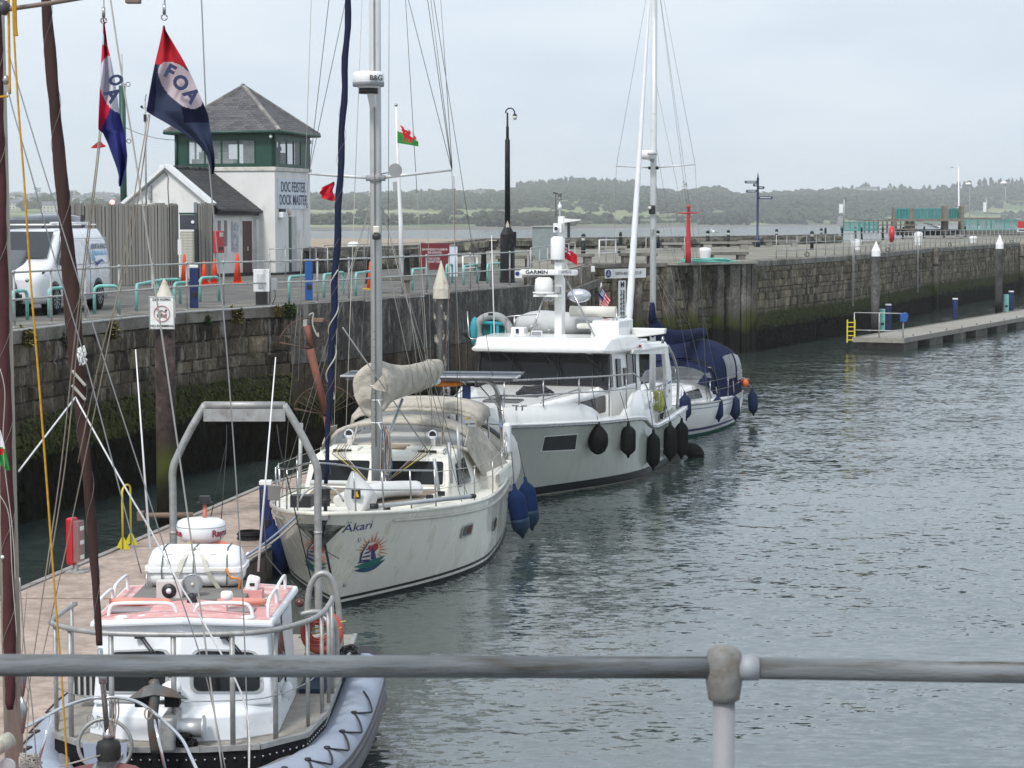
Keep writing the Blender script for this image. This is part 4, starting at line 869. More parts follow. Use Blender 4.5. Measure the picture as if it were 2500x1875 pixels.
# black bollards
def black_bollard(px,py,lab,light=False,z=ZR,h=1.15,grp='black bollards on the quay'):
    t = empty('light_bollard' if light else 'bollard',lab,'bollard',P(px,py,z=z),0,grp)
    if light:
        MB().lathe([(.11,0),(.11,.8)],n=14).obj('body',blackp,t); MB().lathe([(.085,.8),(.085,.97)],n=14).obj('lens',M('lens_white',(.6,.6,.58),.3),t); MB().lathe([(.12,.97),(.12,1.05),(.08,1.13),(.001,1.16)],n=14).obj('cap',blackp,t)
    else:
        MB().lathe([(.17,0),(.16,.05),(.12,.25),(.085,h*.85),(.1,h*.87),(.1,h*.9),(.07,h*.93),(.08,h),(.001,h*1.02)],n=14).obj('body',blackp,t)
for px,py,lab in ((1424,628,'black light bollard right of the radar mast red ensign'),(1606,606,'black light bollard just right of the small sailing boat mast'),(1728,607,'black light bollard beside the standing seagull'),(1778,603,'black light bollard between seagull and blue signpost'),(1896,598,'black light bollard right of the signpost, at the railing end'),(2005,593,'tallest black light bollard, in front of the parapet gap'),(1982,610,'black light bollard nearer the edge, left of the squat white bollard'),(2088,583,'black light bollard standing by the turquoise railing'),):
    black_bollard(px,py,lab,True)
for px,py,lab in ((2015,590,'thin black bollard right beside the tallest light bollard'),(2056,590,'black tapered bollard at the left end of the turquoise railing'),(2103,586,'black tapered bollard right of the light bollard by the turquoise rail'),(2155,586,'black tapered bollard left of the lifebuoy stand'),(2205,584,'black tapered bollard between lifebuoy stand and tall white bollard'),(2256,581,'black tapered bollard behind the tall white bollard'),(2305,580,'black tapered bollard left of the white lamp post foot'),(2356,579,'black tapered bollard right of the white lamp post foot'),(1515,618,'black tapered bollard partly behind the white furled sail')):
    black_bollard(px,py,lab)
for px,py,lab in ((902,692,'black banded bollard just left of the cruiser mast, behind the cone'),(994,682,'black bollard right of the white flagpole foot'),(1090,662,'black bollard in front of the maroon notice'),(1181,686,'black bollard between the last two turquoise hoops')):
    black_bollard(px,py,lab,z=ZL,h=1.05)
for px,lab in ((2293,'white slim post left of the white lamp post'),(2389,'white slim post right of the white lamp post'),(2482,'white slim post at the left side of the red notice')):
    tag(MB().lathe([(.09,0),(.09,1.15)],n=12).lathe([(.1,1.15),(.1,1.27)],n=12,m=1).obj('post',[white_p,blackp],loc=P(px,576,z=ZR)),lab,'post','white slim posts')
# signpost
c = P(1849,603,z=ZR); t = empty('fingerpost','dark blue fingerpost with four arms and a finial','signpost',c)
fb_ = M('sign_blue',(.01,.024,.07),.45)
MB().lathe([(.2,0),(.2,.55),(.14,.65),(.08,.7),(.075,4.5),(.1,4.55),(.05,4.7),(.02,4.95),(.001,5.0)],n=14).obj('pole',fb_,t)
for x0,x1,z,yy in ((-.85,-.05,4.35,0),(-.75,-.05,3.75,.05),(.05,.95,3.3,-.05),(.0,.42,3.98,.1),(-.3,.0,4.15,-.1)):
    s = 1 if x1 > abs(x0) else -1; f = MB().prism([(x0,z-.09),(x1,z-.09),(x1+(.06 if s > 0 else 0),z),(x1,z+.09),(x0,z+.09),(x0-(.06 if s < 0 else 0),z)],yy-.015,yy+.015,0,'xz').obj('finger',fb_,t)
    MB().b2((x0+.08,yy-.018,z-.015),(x1-.08,yy-.016,z+.03)).obj('lettering',white_p,f)
# red post with crosstree
c = P(1680,642,z=ZR); t = empty('red_mooring_post','tall tapered red iron post with crossbar and knob on the quay corner','post',c)
MB().lathe([(.13,0),(.11,.5),(.075,2.05),(.075,2.1)],n=14).lathe([(.1,2.1),(.1,2.16)],n=14).lathe([(.055,2.16),(.055,2.32),(.085,2.36),(.085,2.42),(.05,2.48),(.001,2.5)],n=14).obj('body',red_p,t); MB().tube([(-.42,0,2.12),(.42,0,2.14)],.028,8).obj('crossbar',red_p,t)
# seagull
c = P(1744,573,z=ZR+.72); t = empty('seagull','white seagull with grey wings standing on the parapet','bird',c)
gb = MB(); gb.lathe([(.001,-.26),(.03,-.2),(.08,-.08),(.1,.04),(.075,.15),(.035,.2),(.001,.22)],(0,0,.2),14,axis=(-.92,0,.3)); gb.tube([(-.16,0,.26),(-.2,0,.34),(-.21,0,.37)],[.06,.04,.045],10).ball((-.215,0,.385),.052,10); gb.obj('body',white_g,t,sub=0)
MB().lathe([(.001,-.3),(.02,-.24),(.06,-.05),(.055,.08),(.001,.16)],(.05,0,.225),10,axis=(-.95,0,.22),sx=1.9,sy=.9).obj('wing',M('gull_grey',(.3,.31,.33),.8),t); MB().tube([(-.26,0,.385),(-.31,0,.375)],[.014,.004],6).obj('beak',M('beak_yellow',(.6,.4,.05),.5),t)
MB().tube([(-.02,-.03,.12),(-.02,-.03,0)],.009,5).tube([(.0,.03,.12),(0,.03,0)],.009,5).obj('leg',M('beak_yellow',()),t)
# lifebuoy stand
c = P(2176,614,z=ZR); t = empty('lifebuoy_stand','red lifebuoy housing on two grey posts at the quay edge','lifebuoy stand',c,.1)
MB().lathe([(.1,-.13),(.4,-.13),(.46,-.06),(.46,.06),(.4,.13),(.1,.14)],(0,0,1.0),24,axis=(1,-.16,0)).obj('housing',red_p,t); 
for s in (-.1,.14): MB().tube([(s,.1,0),(s,.1,.9)],.03,6).obj('leg',galv,t)
# grey box cabinet
t = empty('quay_cabinet','grey green cabinet on the quay behind the radar mast','cabinet',P(1332,633,z=ZR)); MB().b2((-.62,0,0),(.55,.5,1.5)).obj('box',M('cabinet_grey',(.23,.27,.27),.6),t,.02); MB().b2((-.66,-.05,1.5),(.59,.55,1.56)).obj('lid',galv,t)
# barriers white frames
def frame_rail(px0,px1,py0,py1,h,z,lab,mat=galv):
    a = P(px0,py0,z=z); b = P(px1,py1,z=z); t = empty('steel_frame',lab,'railing',a); d = b-a; up = Vector((0,0,1))
    MB().tube([up*0,up*h],.03,6).obj('post',mat,t); MB().tube([d,d+up*h],.03,6).obj('post',mat,t)
    for k in (.999,.45): MB().tube([up*h*k,d+up*h*k],.025,6).obj('rail',mat,t)
frame_rail(1463,1503,645,643,1.0,ZR,'pale steel hoop frame on the quay above the depth sign',white_p); frame_rail(1130,1165,680,676,.8,ZL,'white barrier frame right of the maroon notice',white_p)
# railing on the right quay edge
def railing(lab,path,t0,t1,step,inset,z,bars=(1.1,.73,.37),r=.024):
    t = empty('railing',lab,'railing'); me = MB().tube([(0,0,0),(0,0,1.12)],r,6).mesh('post',galv); R_ = {k: [] for k in bars}; x = t0
    while x <= t1:
        q,d = path.at(x); nn = Vector((d.y,-d.x)); p = q-nn*inset; o = bpy.data.objects.new('post',me); COL.objects.link(o); o.parent = t; o.location = (p.x,p.y,z)
        for k in bars: R_[k].append((p.x,p.y,z+k))
        x += step
    for k in bars: MB().tube(R_[k],r*.85,6).obj('rail',galv,t)
railing('long three bar railing along the edge of the right quay',pr,4.6,pr.len-2,1.75,.35,ZR+.01)
railing('sparse two bar railing along the quay above the depth gauge',pg,.2,10,2.55,1.6,ZR+.01,(1.1,.5),.02)
railing('pale railing along the timber corner by the depth signs',pt,2,20,3,.5,ZR-.2,(1.1,.6),.022)
# iron rings on the quay edge
rg = MB().tube(arc((0,0,.1),.11,0,360,14),.022,6).mesh('mooring_ring',blackp)
for px,py,lab in ((1970,626,'iron mooring ring on the quay edge left of the first ladder'),(2167,614,'iron mooring ring just right of the first white capped pile'),(2319,601,'iron mooring ring between the tall and lowest white bollards'),(2470,593,'iron mooring ring right of the second white capped pile')):
    o = bpy.data.objects.new('mooring_ring',rg); COL.objects.link(o); o.location = P(px,py,z=ZR+.02); tag(o,lab,'ring','iron mooring rings')
# ladders on the right wall
def ladder(px,py,lab,zt=5.2,zb=1.4,w_=.36):
    q = min(((abs(P(px,py,d=pr.at(k*.2)[0].y).x-pr.at(k*.2)[0].x),k*.2) for k in range(int(pr.len*5))),key=lambda a: a[0])[1]; p,d = pr.at(q); nn = Vector((d.y,-d.x)); t = empty('quay_ladder',lab,'ladder',(p.x+nn.x*.14,p.y+nn.y*.14,0),math.atan2(d.y,d.x))
    for s in (-w_/2,w_/2): MB().tube([(s,0,zb),(s,0,ZR),(s,.15,zt)],.025,6).obj('stile',galv,t)
    rm = MB().tube([(-w_/2,0,0),(w_/2,0,0)],.016,6).mesh('rung',galv); z = zb+.15
    while z < ZR: o = bpy.data.objects.new('rung',rm); COL.objects.link(o); o.parent = t; o.location.z = z; z += .26
ladder(2076,680,'steel ladder on the right quay wall, left of the first white capped pile'); ladder(2235,680,'steel ladder on the right quay wall, between the two white capped piles')
# ---- piles
def pile(px,py_top,d,dia,cap,lab,body,capm,zb=-1.5,sq=False,caph=.62):
    c = P(px,py_top,d=d); t = empty('mooring_pile',lab,'pile',(c.x,c.y,0)); zt = c.z; r = dia/2; zc = zt-caph-.0
    MB().lathe([(r,zb),(r,zc-.25)],n=20).obj('shaft',body,t); MB().lathe([(r*1.08,zc-.28),(r*1.08,zc),(.012,zt)],n=10 if sq else 20,sm=False).obj('cap',capm,t); return t,c
cream = M('cream_cap',(.55,.53,.45),.6,var=.12,dirt=(.42,.3,.2),da=.5,ds=6)
rust = tidal('rusty_pile',(.055,.042,.038),0,lime=False,vs=3); steelp = tidal('grey_pile',(.085,.083,.082),0,lime=False,zg=1.2,vs=.6,moss=False)
blackpeel = M('peeling_black',(.01,.01,.011),.5,var=.2,vs=3,dirt=(.5,.46,.38),da=.28,ds=5,stretch=(1.6,1.6,.7),bump=.3)
t,c = pile(401,680,39.3,.365,0,'rust brown mooring pile with cream pointed cap carrying the no swimming sign',rust,cream,caph=.42); c1 = c
pile(1077,637,60,.42,0,'black mooring pile with peeling paint and cream pointed cap',blackpeel,cream,sq=True,caph=.75)
pile(2139,589,106,.4,0,'grey mooring pile with clean white cap by the near end of the far pontoon',steelp,white_g,caph=.45)
pile(2441,572.6,128,.42,0,'grey mooring pile with clean white cap further along the far pontoon',steelp,white_g,caph=.55)
s = P(395,764,d=39.05); t = empty('no_swimming_sign','white no swimming sign with red circle on the cream capped pile','sign',s)
MB().b2((-.225,0,-.295),(.225,.015,.295)).obj('plate',M('sign_white',(.74,.75,.74),.4,dirt=(.45,.42,.38),da=.25,ds=6),t,.004)
sr = M('faded_red',(.5,.2,.19),.5); ring_ = [(.155,-.012),(.155,0),(.125,0),(.125,-.012),(.155,-.012)]
MB().tube(arc((0,-.008,-.01),.14,0,360,28),.014,6,sc=(1,.4)).beam((-.1,-.01,.09),(.1,-.01,-.11),.025,.012).obj('prohibition_ring',sr,t)
sm_ = MB().tube(smooth([(-.07,-.006,.0),(-.02,-.006,.045),(.03,-.006,.03),(.08,-.006,.01)]),.014,6,sc=(1,.3)).ball((.075,-.006,.045),.02,8,sy=.3)
for k in range(3): sm_.tube([(-.09+i*.02,-.006,-.03-k*.022+.006*math.sin(i*1.6)) for i in range(10)],.0045,5)
sm_.obj('swimmer_symbol',black,t); MB().tube([(-.215,-.004,-.285),(.215,-.004,-.285),(.215,-.004,.285),(-.215,-.004,.285),(-.215,-.004,-.285)],.005,4).obj('border',black,t)
text('DIM NOFIO',.062,(0,-.004,.235),(1,0,0),(0,0,1),black,t,bold=.0015); text('NO SWIMMING',.062,(0,-.004,-.235),(1,0,0),(0,0,1),black,t,sx=.95,bold=.0015)
# ---- depth gauge and sign on the gauge wall
def board_on(px0,px1,z0,z1,mat,name,parent,off=.45):
    a = onG(px0,off); b = onG(px1,off); d = (b-a).normalized(); nn = Vector((d.y,-d.x))
    mb = MB().prism([(a.x,a.y),(b.x,b.y),(b.x-nn.x*.03,b.y-nn.y*.03),(a.x-nn.x*.03,a.y-nn.y*.03)],z0,z1); return mb.obj(name,mat,parent),a,b,d,nn
t = empty('depth_sign','white sign reading depth above gate up, over the depth gauge','sign')
o,a,b,d,nn = board_on(1478,1577,ZR-.62,ZR-.22,white_p,'plate',t); a3 = Vector((a.x,a.y,ZR-.42))+Vector((nn.x,nn.y,0))*.01; L = (b-a).length
blue_i = M('navy_ink',(.02,.04,.16),.5)
text('DEPTH ABOVE GATE UP',.185,a3+Vector((d.x,d.y,0))*(L*.56),(d.x,d.y,0),(0,0,1),M('dark_ink',(.05,.05,.06),.5),t,sx=.82)
MB().lathe([(.16,0),(.16,.015)],a3+Vector((d.x,d.y,0))*.17,20,axis=(nn.x,nn.y,0)).obj('emblem',blue_i,t); text('⚓',.2,a3+Vector((d.x,d.y,0))*.17+Vector((nn.x,nn.y,0))*.018,(d.x,d.y,0),(0,0,1),white_p,t,'emblem_mark')
t = empty('depth_gauge','tall white depth gauge board with numbers beside the furled sail','gauge')
o,a,b,d,nn = board_on(1511,1528,.9,ZR-.72,white_p,'board',t,.42); a3 = Vector((a.x,a.y,0))+Vector((nn.x,nn.y,0))*.012; L = (b-a).length; D3 = Vector((d.x,d.y,0))
text('M',.32,a3+D3*L/2+Vector((0,0,ZR-.9)),D3,(0,0,1),black,t,bold=.01)
for i,v in enumerate(('3.0','2.8','2.6','2.4','2.2','2.0','1.8','1.6','1.4','1.2')):
    text(v,.28,a3+D3*L/2+Vector((0,0,P(1520,714.5+i*11.3,d=a.y).z)),D3,(0,0,1),black,t,sx=.8,bold=.006)
for px0,px1,z,lab in ((1257,1275,0,'small white sign with blue emblem on the quay edge left of the radar scanner'),(1420,1452,0,'white notice boards on the timber corner left of the depth sign')):
    q = P(px0,668 if px0 < 1300 else 655,d=71 if px0 < 1300 else 90); w_ = (px1-px0)/F*q.y
    t = empty('quay_notice',lab,'sign',q); MB().b2((0,0,-.14),(w_,.03,.1)).obj('plate',white_p,t)
    if px0 < 1300: MB().lathe([(.07,0),(.07,.01)],(.08,-.005,0),14,axis=(0,-1,0)).obj('emblem',blue_i,t)
t = empty('hanging_rope','green rope tied over the ledge right of the depth gauge','rope',P(1550,668,d=94)); gr_ = M('dark_green_rope',(.02,.2,.1),.8)
MB().tube(smooth([(-.15,0,.1),(0,-.05,-.1),(.02,0,-.6),(-.03,0,-1)]),.05,6).tube(smooth([(0,-.05,-.1),(.25,0,0),(.3,0,.1)]),.03,6).obj('rope',gr_,t)
# ---- maroon notice
c = P(1073,675,z=ZL); t = empty('maroon_notice','maroon bilingual notice board with a white sheet at its right, behind the black pile','sign',c,.1)
w_ = 1.2; MB().b2((-.73,0,.25),(.37,.04,1.25)).obj('board',M('maroon_sign',(.15,.018,.025),.4),t); MB().b2((.38,.0,.0),(.68,.04,1.12)).obj('white_board',M('pale_board',(.6,.66,.72),.5),t)
for s in (-.6,.3): MB().tube([(s,.05,0),(s,.05,1.2)],.03,6).obj('post',galv,t)
text("DIM MYNEDIAD I'R HARBWR\nHEB GANIATAD\n\nNO ACCESS\nREPORT POINT",.12,(-.18,-.006,.78),(1,0,0),(0,0,1),white_p,t,sx=.62)
# ---- white flagpole with Welsh flag
c = P(980,684,z=ZL); t = empty('flagpole','white tapered flagpole with ball finial behind the cruiser rigging','flagpole',c); zt = P(970,262,d=c.y).z-ZL
MB().tube([(0,0,0),(-.02,0,zt*.33),(-.1,0,zt*.66),(-.16,0,zt)],[.085,.075,.055,.035],12).obj('pole',white_g,t); MB().ball((-.16,0,zt+.08),.06,12).obj('finial',steel,t)
def flag(name,lab,cat,origin,W,H,cols,wave=.08,droop=.0,n=22,back=False,slope=0,group=None,fn=None,mats=None,furl=0,dirx=1):
    """cloth flag: cols(u,v)->material index; hoist at x=0"""
    NU,NV = n,n*2//3; vs = []; rr = random.Random(len(lab))
    for j in range(NV+1):
        for i in range(NU+1):
            u,v = i/NU,j/NV; x = u*W*(1-furl*.35*v if False else 1); z = v*H
            p = fn(u,v) if fn else (dirx*x,wave*math.sin(u*7+v*2)*u**.5,z-droop*u*u*W+slope*u*W)
            vs.append(p)
    mb = MB(); fs = []
    for j in range(NV):
        for i in range(NU): mb.f.append((j*(NU+1)+i,j*(NU+1)+i+1,(j+1)*(NU+1)+i+1,(j+1)*(NU+1)+i)); mb.m.append(cols((i+.5)/NU,(j+.5)/NV)); mb.sm.append(True)
    mb.v = [tuple(v) for v in vs]; return tag(mb.obj(name,mats,loc=origin),lab,cat,group)
fr_,fw_,fg_,fn_ = M('flag_red',(.5,.015,.03),.8,var=.1),M('flag_white',(.7,.7,.7),.8,var=.05),M('flag_green',(.03,.24,.05),.8,var=.1),M('flag_navy',(.01,.015,.09),.8,var=.1)
def dragon(u,v):
    # a plain heraldic beast: body, legs, wing, tail as ellipses
    for cx,cy,a,b in ((.5,.5,.24,.13),(.3,.68,.09,.12),(.24,.8,.09,.05),(.5,.72,.13,.1),(.58,.84,.06,.1),(.36,.3,.05,.17),(.5,.28,.05,.15),(.64,.3,.06,.17),(.78,.55,.1,.06),(.84,.7,.05,.13),(.22,.5,.07,.04)):
        if ((u-cx)/a)**2+((v-cy)/b)**2 < 1: return 0
    return 1 if v > .5 else 2
o0 = P(970,349,d=c.y-.1)
flag('welsh_flag','white and green flag with a red dragon on the white flagpole','flag',o0,1.0,.95,dragon,n=48,mats=[fr_,fw_,fg_],fn=lambda u,v: (u*.74,.06*math.sin(u*9+v*3)*u,v*.85*(1-u*.62)-.12*u))
# ---- red light cluster near the gable, black lamp posts
t = empty('warning_light','lit red warning light behind the gabled roof','lamp',P(274,494,d=93)); MB().ball((0,0,0),.1,10).obj('lamp',M('lit_red',(1,.08,.08),.4,emit=14),t); MB().b2((-.1,0,-.6),(.5,.1,-.12)).obj('bracket',black,t)
c = P(1239,690,z=ZL); t = empty('lamp_post','tall black lamp post with tapered octagonal base and swan neck lantern','lamp post',c)
H_ = lambda py: P(1239,py,d=c.y).z-ZL
MB().lathe([(.26,0),(.26,.06),(.245,.08),(.245,H_(572)),(.07,H_(548)),(.066,H_(548))],n=8,sm=False).obj('base',blackp,t)
MB().lathe([(.095,H_(550)),(.085,H_(342)),(.06,H_(340)),(.06,H_(338))],n=12).obj('shaft',blackp,t); MB().lathe([(.05,H_(345)),(.05,H_(310)),(.035,H_(308)),(.032,H_(275))],n=10).obj('upper_shaft',blackp,t)
r_ = .15; top = H_(275); MB().tube([(-.06,0,top-.02),(-.06,0,top)]+arc((-.06+r_,0,top),r_,180,0,12)[1:]+[(-.06+2*r_,0,top-.05)],.022,8).obj('swan_neck',blackp,t)
MB().lathe([(.001,-.17),(.05,-.15),(.075,-.08),(.075,-.03)],(.25,0,top-.08),14).lathe([(.08,-.03),(.06,.02),(.02,.05)],(.25,0,top-.08),14,m=1).obj('lantern',[M('lantern_glass',(.6,.58,.5),.2),blackp],t)
MB().prism([(-.055,H_(556)),(.055,H_(556)),(.055,H_(548)),(0,H_(538)),(-.055,H_(548))],-.11,-.1,0,'xz').obj('marker',M('cream_cap',()),t); MB().b2((.2,-.05,H_(600)),(.3,.08,H_(566))).obj('service_box',blackp,t)
# far lamp posts
c = P(2340,573,z=ZR); t = empty('lamp_post','tall white lamp post with short arm to the left on the right quay','lamp post',c); zt = P(2340,407,d=c.y).z-ZR
MB().tube([(0,0,0),(0,0,zt*.4),(-.12,0,zt)],[.11,.11,.065],10).obj('column',white_p,t); MB().tube([(-.12,0,zt-.1),(-.8,0,zt-.06)],.04,6).obj('arm',white_p,t); MB().b2((-1.15,-.1,zt-.13),(-.75,.1,zt-.05)).obj('luminaire',grey_pl,t); MB().lathe([(.17,zt*.4-.15),(.17,zt*.4+.05)],n=12).obj('collar',white_p,t)
for px,pt_,pb_,d_,lab in ((2368,450,560,330,'thin dark lamp post with white head, nearer the white one, far right'),(2455,448,560,300,'thin grey lamp post with white head, furthest right')):
    c = P(px,pt_,d=d_); zt = c.z-3.5; t = empty('lamp_post',lab,'lamp post',(c.x,c.y,3.5)); MB().tube([(0,0,0),(0,0,zt)],.06,8).obj('column',grey_pl,t); MB().lathe([(.001,0),(.3,.1),(.35,.25),(.15,.4),(.001,.42)],(-.25,0,zt-.15),12,sx=1.5).obj('luminaire',white_g,t)
for px,pt_,pb_,d_,lab in ((2060,487,560,182,'instrument pole with pale boxes at the left end of the turquoise walkway'),(2408,482,560,260,'instrument pole with pale boxes above the right part of the walkway')):
    c = P(px,pt_,d=d_); b_ = P(px,pb_,d=d_); h = c.z-b_.z; t = empty('instrument_pole',lab,'pole',b_); MB().tube([(0,0,0),(0,0,h)],.06,8).obj('pole',galv,t); MB().b2((-.4,-.1,h*.55),(-.1,.1,h*.85)).obj('panel',white_p,t); MB().b2((-.5,-.1,.25),(-.1,.1,1.1)).obj('box',grey_pl,t); MB().tube([(-.15,0,h),(.1,0,h+.5),(.15,0,h*.9)],.03,5).obj('aerial',galv,t)
# ---- turquoise walkway structure
def tq(px0,px1,pt_,pb_,d,lab,n_,panel=False):
    a = P(px0,pb_,d=d); b = P(px1,pb_,d=d); h = P(px0,pt_,d=d).z-a.z; t = empty('turquoise_railing',lab,'railing',a); L = b.x-a.x
    for z in (.04,h): MB().b2((0,-.04,z-.04),(L,.04,z+.04)).obj('rail',turq_d,t)
    bm_ = MB().b2((-.025,-.02,.05),(.025,.02,h-.04)).mesh('bar',turq_d)
    for i in range(n_+1): o = bpy.data.objects.new('bar',bm_); COL.objects.link(o); o.parent = t; o.location.x = L*i/n_
    for i in range(0,5): MB().b2((L*i/4-.06,-.06,0),(L*i/4+.06,.06,h+.06)).obj('post',turq_d,t)
    if panel: MB().b2((0,.06,.08),(L,.08,h-.06)).obj('mesh_panel',turq_d,t)
tq(2053,2142,543,564,200,'low turquoise railing at the left end of the walkway',34); tq(2188,2218,510,535,210,'short turquoise panel at the left of the raised walkway',10,True)
tq(2234,2304,510,535,212,'middle turquoise railing on the raised walkway',24); tq(2316,2340,510,535,212,'turquoise panel left of the white lamp post',8,True); tq(2355,2484,537,563,230,'long turquoise railing right of the white lamp post',46); tq(2186,2304,512,534,216,'rear turquoise railing on the raised walkway',34)
t = empty('linkspan','grey timber and concrete landing stage with raised deck behind the right quay','jetty'); jt = M('jetty_timber',(.2,.18,.155),.9,var=.3,bump=.3,dirt=(.1,.09,.08),da=.4)
def jb(px0,px1,pt_,pb_,d,name,dep=.5,m_=jt): a = P(px0,pb_,d=d); b = P(px1,pt_,d=d); MB().b2((a.x,d,a.z),(b.x,d+dep,b.z)).obj(name,m_,t)
for px0,px1,pt_ in ((2181,2190,506),(2216,2232,508),(2303,2316,503),(2345,2354,503)): jb(px0,px1,pt_,572,210,'pier',1.2)
jb(2190,2345,534,540,209,'deck',5); jb(2190,2340,560,575,214,'deck_shade_block',1,blackp)  # black block stands in for the shade below the raised deck
for px in range(2110,2240,11): jb(px,px+3,538,570,205,'brace',.3)
for pt_ in (537,548,558): jb(2107,2240,pt_,pt_+3,204.5,'beam',.3)
jb(2355,2445,531,536,236,'roof_beam',3); jb(2355,2510,563,575,231,'wall',2)
c = MB(); 
for i in range(12): c.box((i*.35,0,-i*.14),(.34,1.2,.08))
c.obj('stair',galv,t,loc=P(2262,545,d=213))
t = empty('red_notice','red and white notice at the far right edge of the walkway railing','sign',P(2484,566,d=228)); MB().b2((0,0,0),(1.0,.05,1.1)).obj('board',white_p,t); MB().b2((.0,-.02,.4),(1.0,-.005,1.1)).obj('red_panel',red_p,t); MB().b2((.1,-.03,.1),(.8,-.02,.25)).obj('text_bar',black,t)
jetty_g = M('jetty_ground',(.2,.19,.17),.9,world=True); 
# vertical rubbing timbers on the right wall
for px,zt,lab in ((2276,ZR+.05,'round topped rubbing timber on the right wall between ladder and second pile'),(2487,ZR+.1,'round topped rubbing timber at the far right of the quay wall')):
    q = min(((abs(P(px,700,d=pr.at(k*.2)[0].y).x-pr.at(k*.2)[0].x),k*.2) for k in range(int(pr.len*5))),key=lambda a: a[0])[1]; p,d = pr.at(q); nn = Vector((d.y,-d.x)); t = empty('rubbing_timber',lab,'fender',(p.x+nn.x*.2,p.y+nn.y*.2,0),math.atan2(d.y,d.x))
    MB().prism([(-.17,-1),(.17,-1),(.17,zt-.25),(.1,zt-.08),(0,zt),(-.1,zt-.08),(-.17,zt-.25)],-.15,.15,0,'xz').obj('timber',timber,t,.03); MB().box((0,0,3.0),(.42,.42,.1)).obj('iron_band',blackp,t)
# ---- far pontoon
dv = Vector((.435,.9)).normalized(); nv = Vector((-dv.y,dv.x)); A0 = Vector((17.8,99.5)); LW = 2.35; LL = 95
t = empty('pontoon','timber decked pontoon on grey floats beside the right wall','pontoon',(A0.x,A0.y,0),math.atan2(dv.y,dv.x))
pl = M('deck_timber',(.3,.285,.255),.9,var=.18,rnd=.18,vs=3,dirt=(.17,.16,.14),da=.3)
it = [Matrix.Translation((.075+i*.15,LW/2,.55)) @ Matrix.Diagonal((.14,LW-.1,.035,1)) for i in range(int(LL/.15))]
pieces(t,'deck_board',[MB().b2((-.5,-.5,-.5),(.5,.5,.5))],pl,it)
for y in (0,LW): MB().b2((0,y-.05,.38),(LL,y+.05,.6)).obj('side_beam',pl,t)
MB().b2((-.06,-.05,.38),(.0,LW+.05,.6)).obj('end_beam',pl,t)
fl = tidal('float_concrete',(.2,.19,.165),.2,lime=False,zg=-.2,moss=False)
fo = MB().b2((0,.1,-.3),(2.4,LW-.1,.37)).mesh('float',fl)
for i in range(21): o = bpy.data.objects.new('float',fo); COL.objects.link(o); o.parent = t; o.location.x = .4+i*4.5
cl = MB().tube([(-.12,0,.07),(.12,0,.07)],.02,6).b2((-.04,-.02,0),(.04,.02,.06)).mesh('cleat',steel)
for i in range(16): o = bpy.data.objects.new('cleat',cl); COL.objects.link(o); o.parent = t; o.location = (2+i*3,.1,.6)
def onP(u,v,z=.57): q = A0+dv*u+nv*v; return Vector((q.x,q.y,z))
t = empty('end_railing','galvanised railing round the near end of the far pontoon','railing')
cs = [onP(.05,LW-.05),onP(.05,.05),onP(1.2,.05)]
c4 = [onP(.1,LW),onP(.1,LW/2),onP(.1,.05)]
for p in c4: MB().tube([p,p+Vector((0,0,1.15))],.03,6).obj('post',galv,t)
for h in (1.15,.35): MB().tube([p+Vector((0,0,h)) for p in c4],.025,6).obj('rail',galv,t)
tag(MB().prism([(-.18,0),(.1,-.02),(.2,.25),(.12,.42),(-.18,.38)],-.1,.1,0,'xz').obj('blue_cover',bluep,loc=onP(.1,.02,1.35),bevel=.04),'blue covered box on the railing end of the far pontoon','box')
mb = MB()
for s in (-.17,.17): mb.b2((s-.03,-.03,-.2),(s+.03,.03,.85))
for k in range(5): mb.b2((-.17,-.02,-.1+k*.2),(.17,.02,-.06+k*.2))
tag(mb.obj('pontoon_ladder',M('yellow_paint',(.6,.52,.03),.5),loc=onP(-.08,LW+.1,.55)),'short yellow ladder at the near left corner of the far pontoon','ladder')
for px,py,mt,h,lab in ((2153,808,turq,1.0,'turquoise pedestal at the near end of the far pontoon'),(2168,805,navy_p,1.2,'navy pedestal beside the turquoise one at the near pontoon end'),(2331,778,navy_p,1.05,'navy pedestal standing alone halfway along the far pontoon'),(2456,761,turq,.95,'turquoise pedestal beside the second white capped pile'),(2468,758,navy_p,1.1,'navy pedestal beside the second white capped pile')):
    pedestal(P(px,py,z=.57),h,.26,mt,lab,white_p if mt is navy_p else turq,0,'pedestals on the far pontoon')

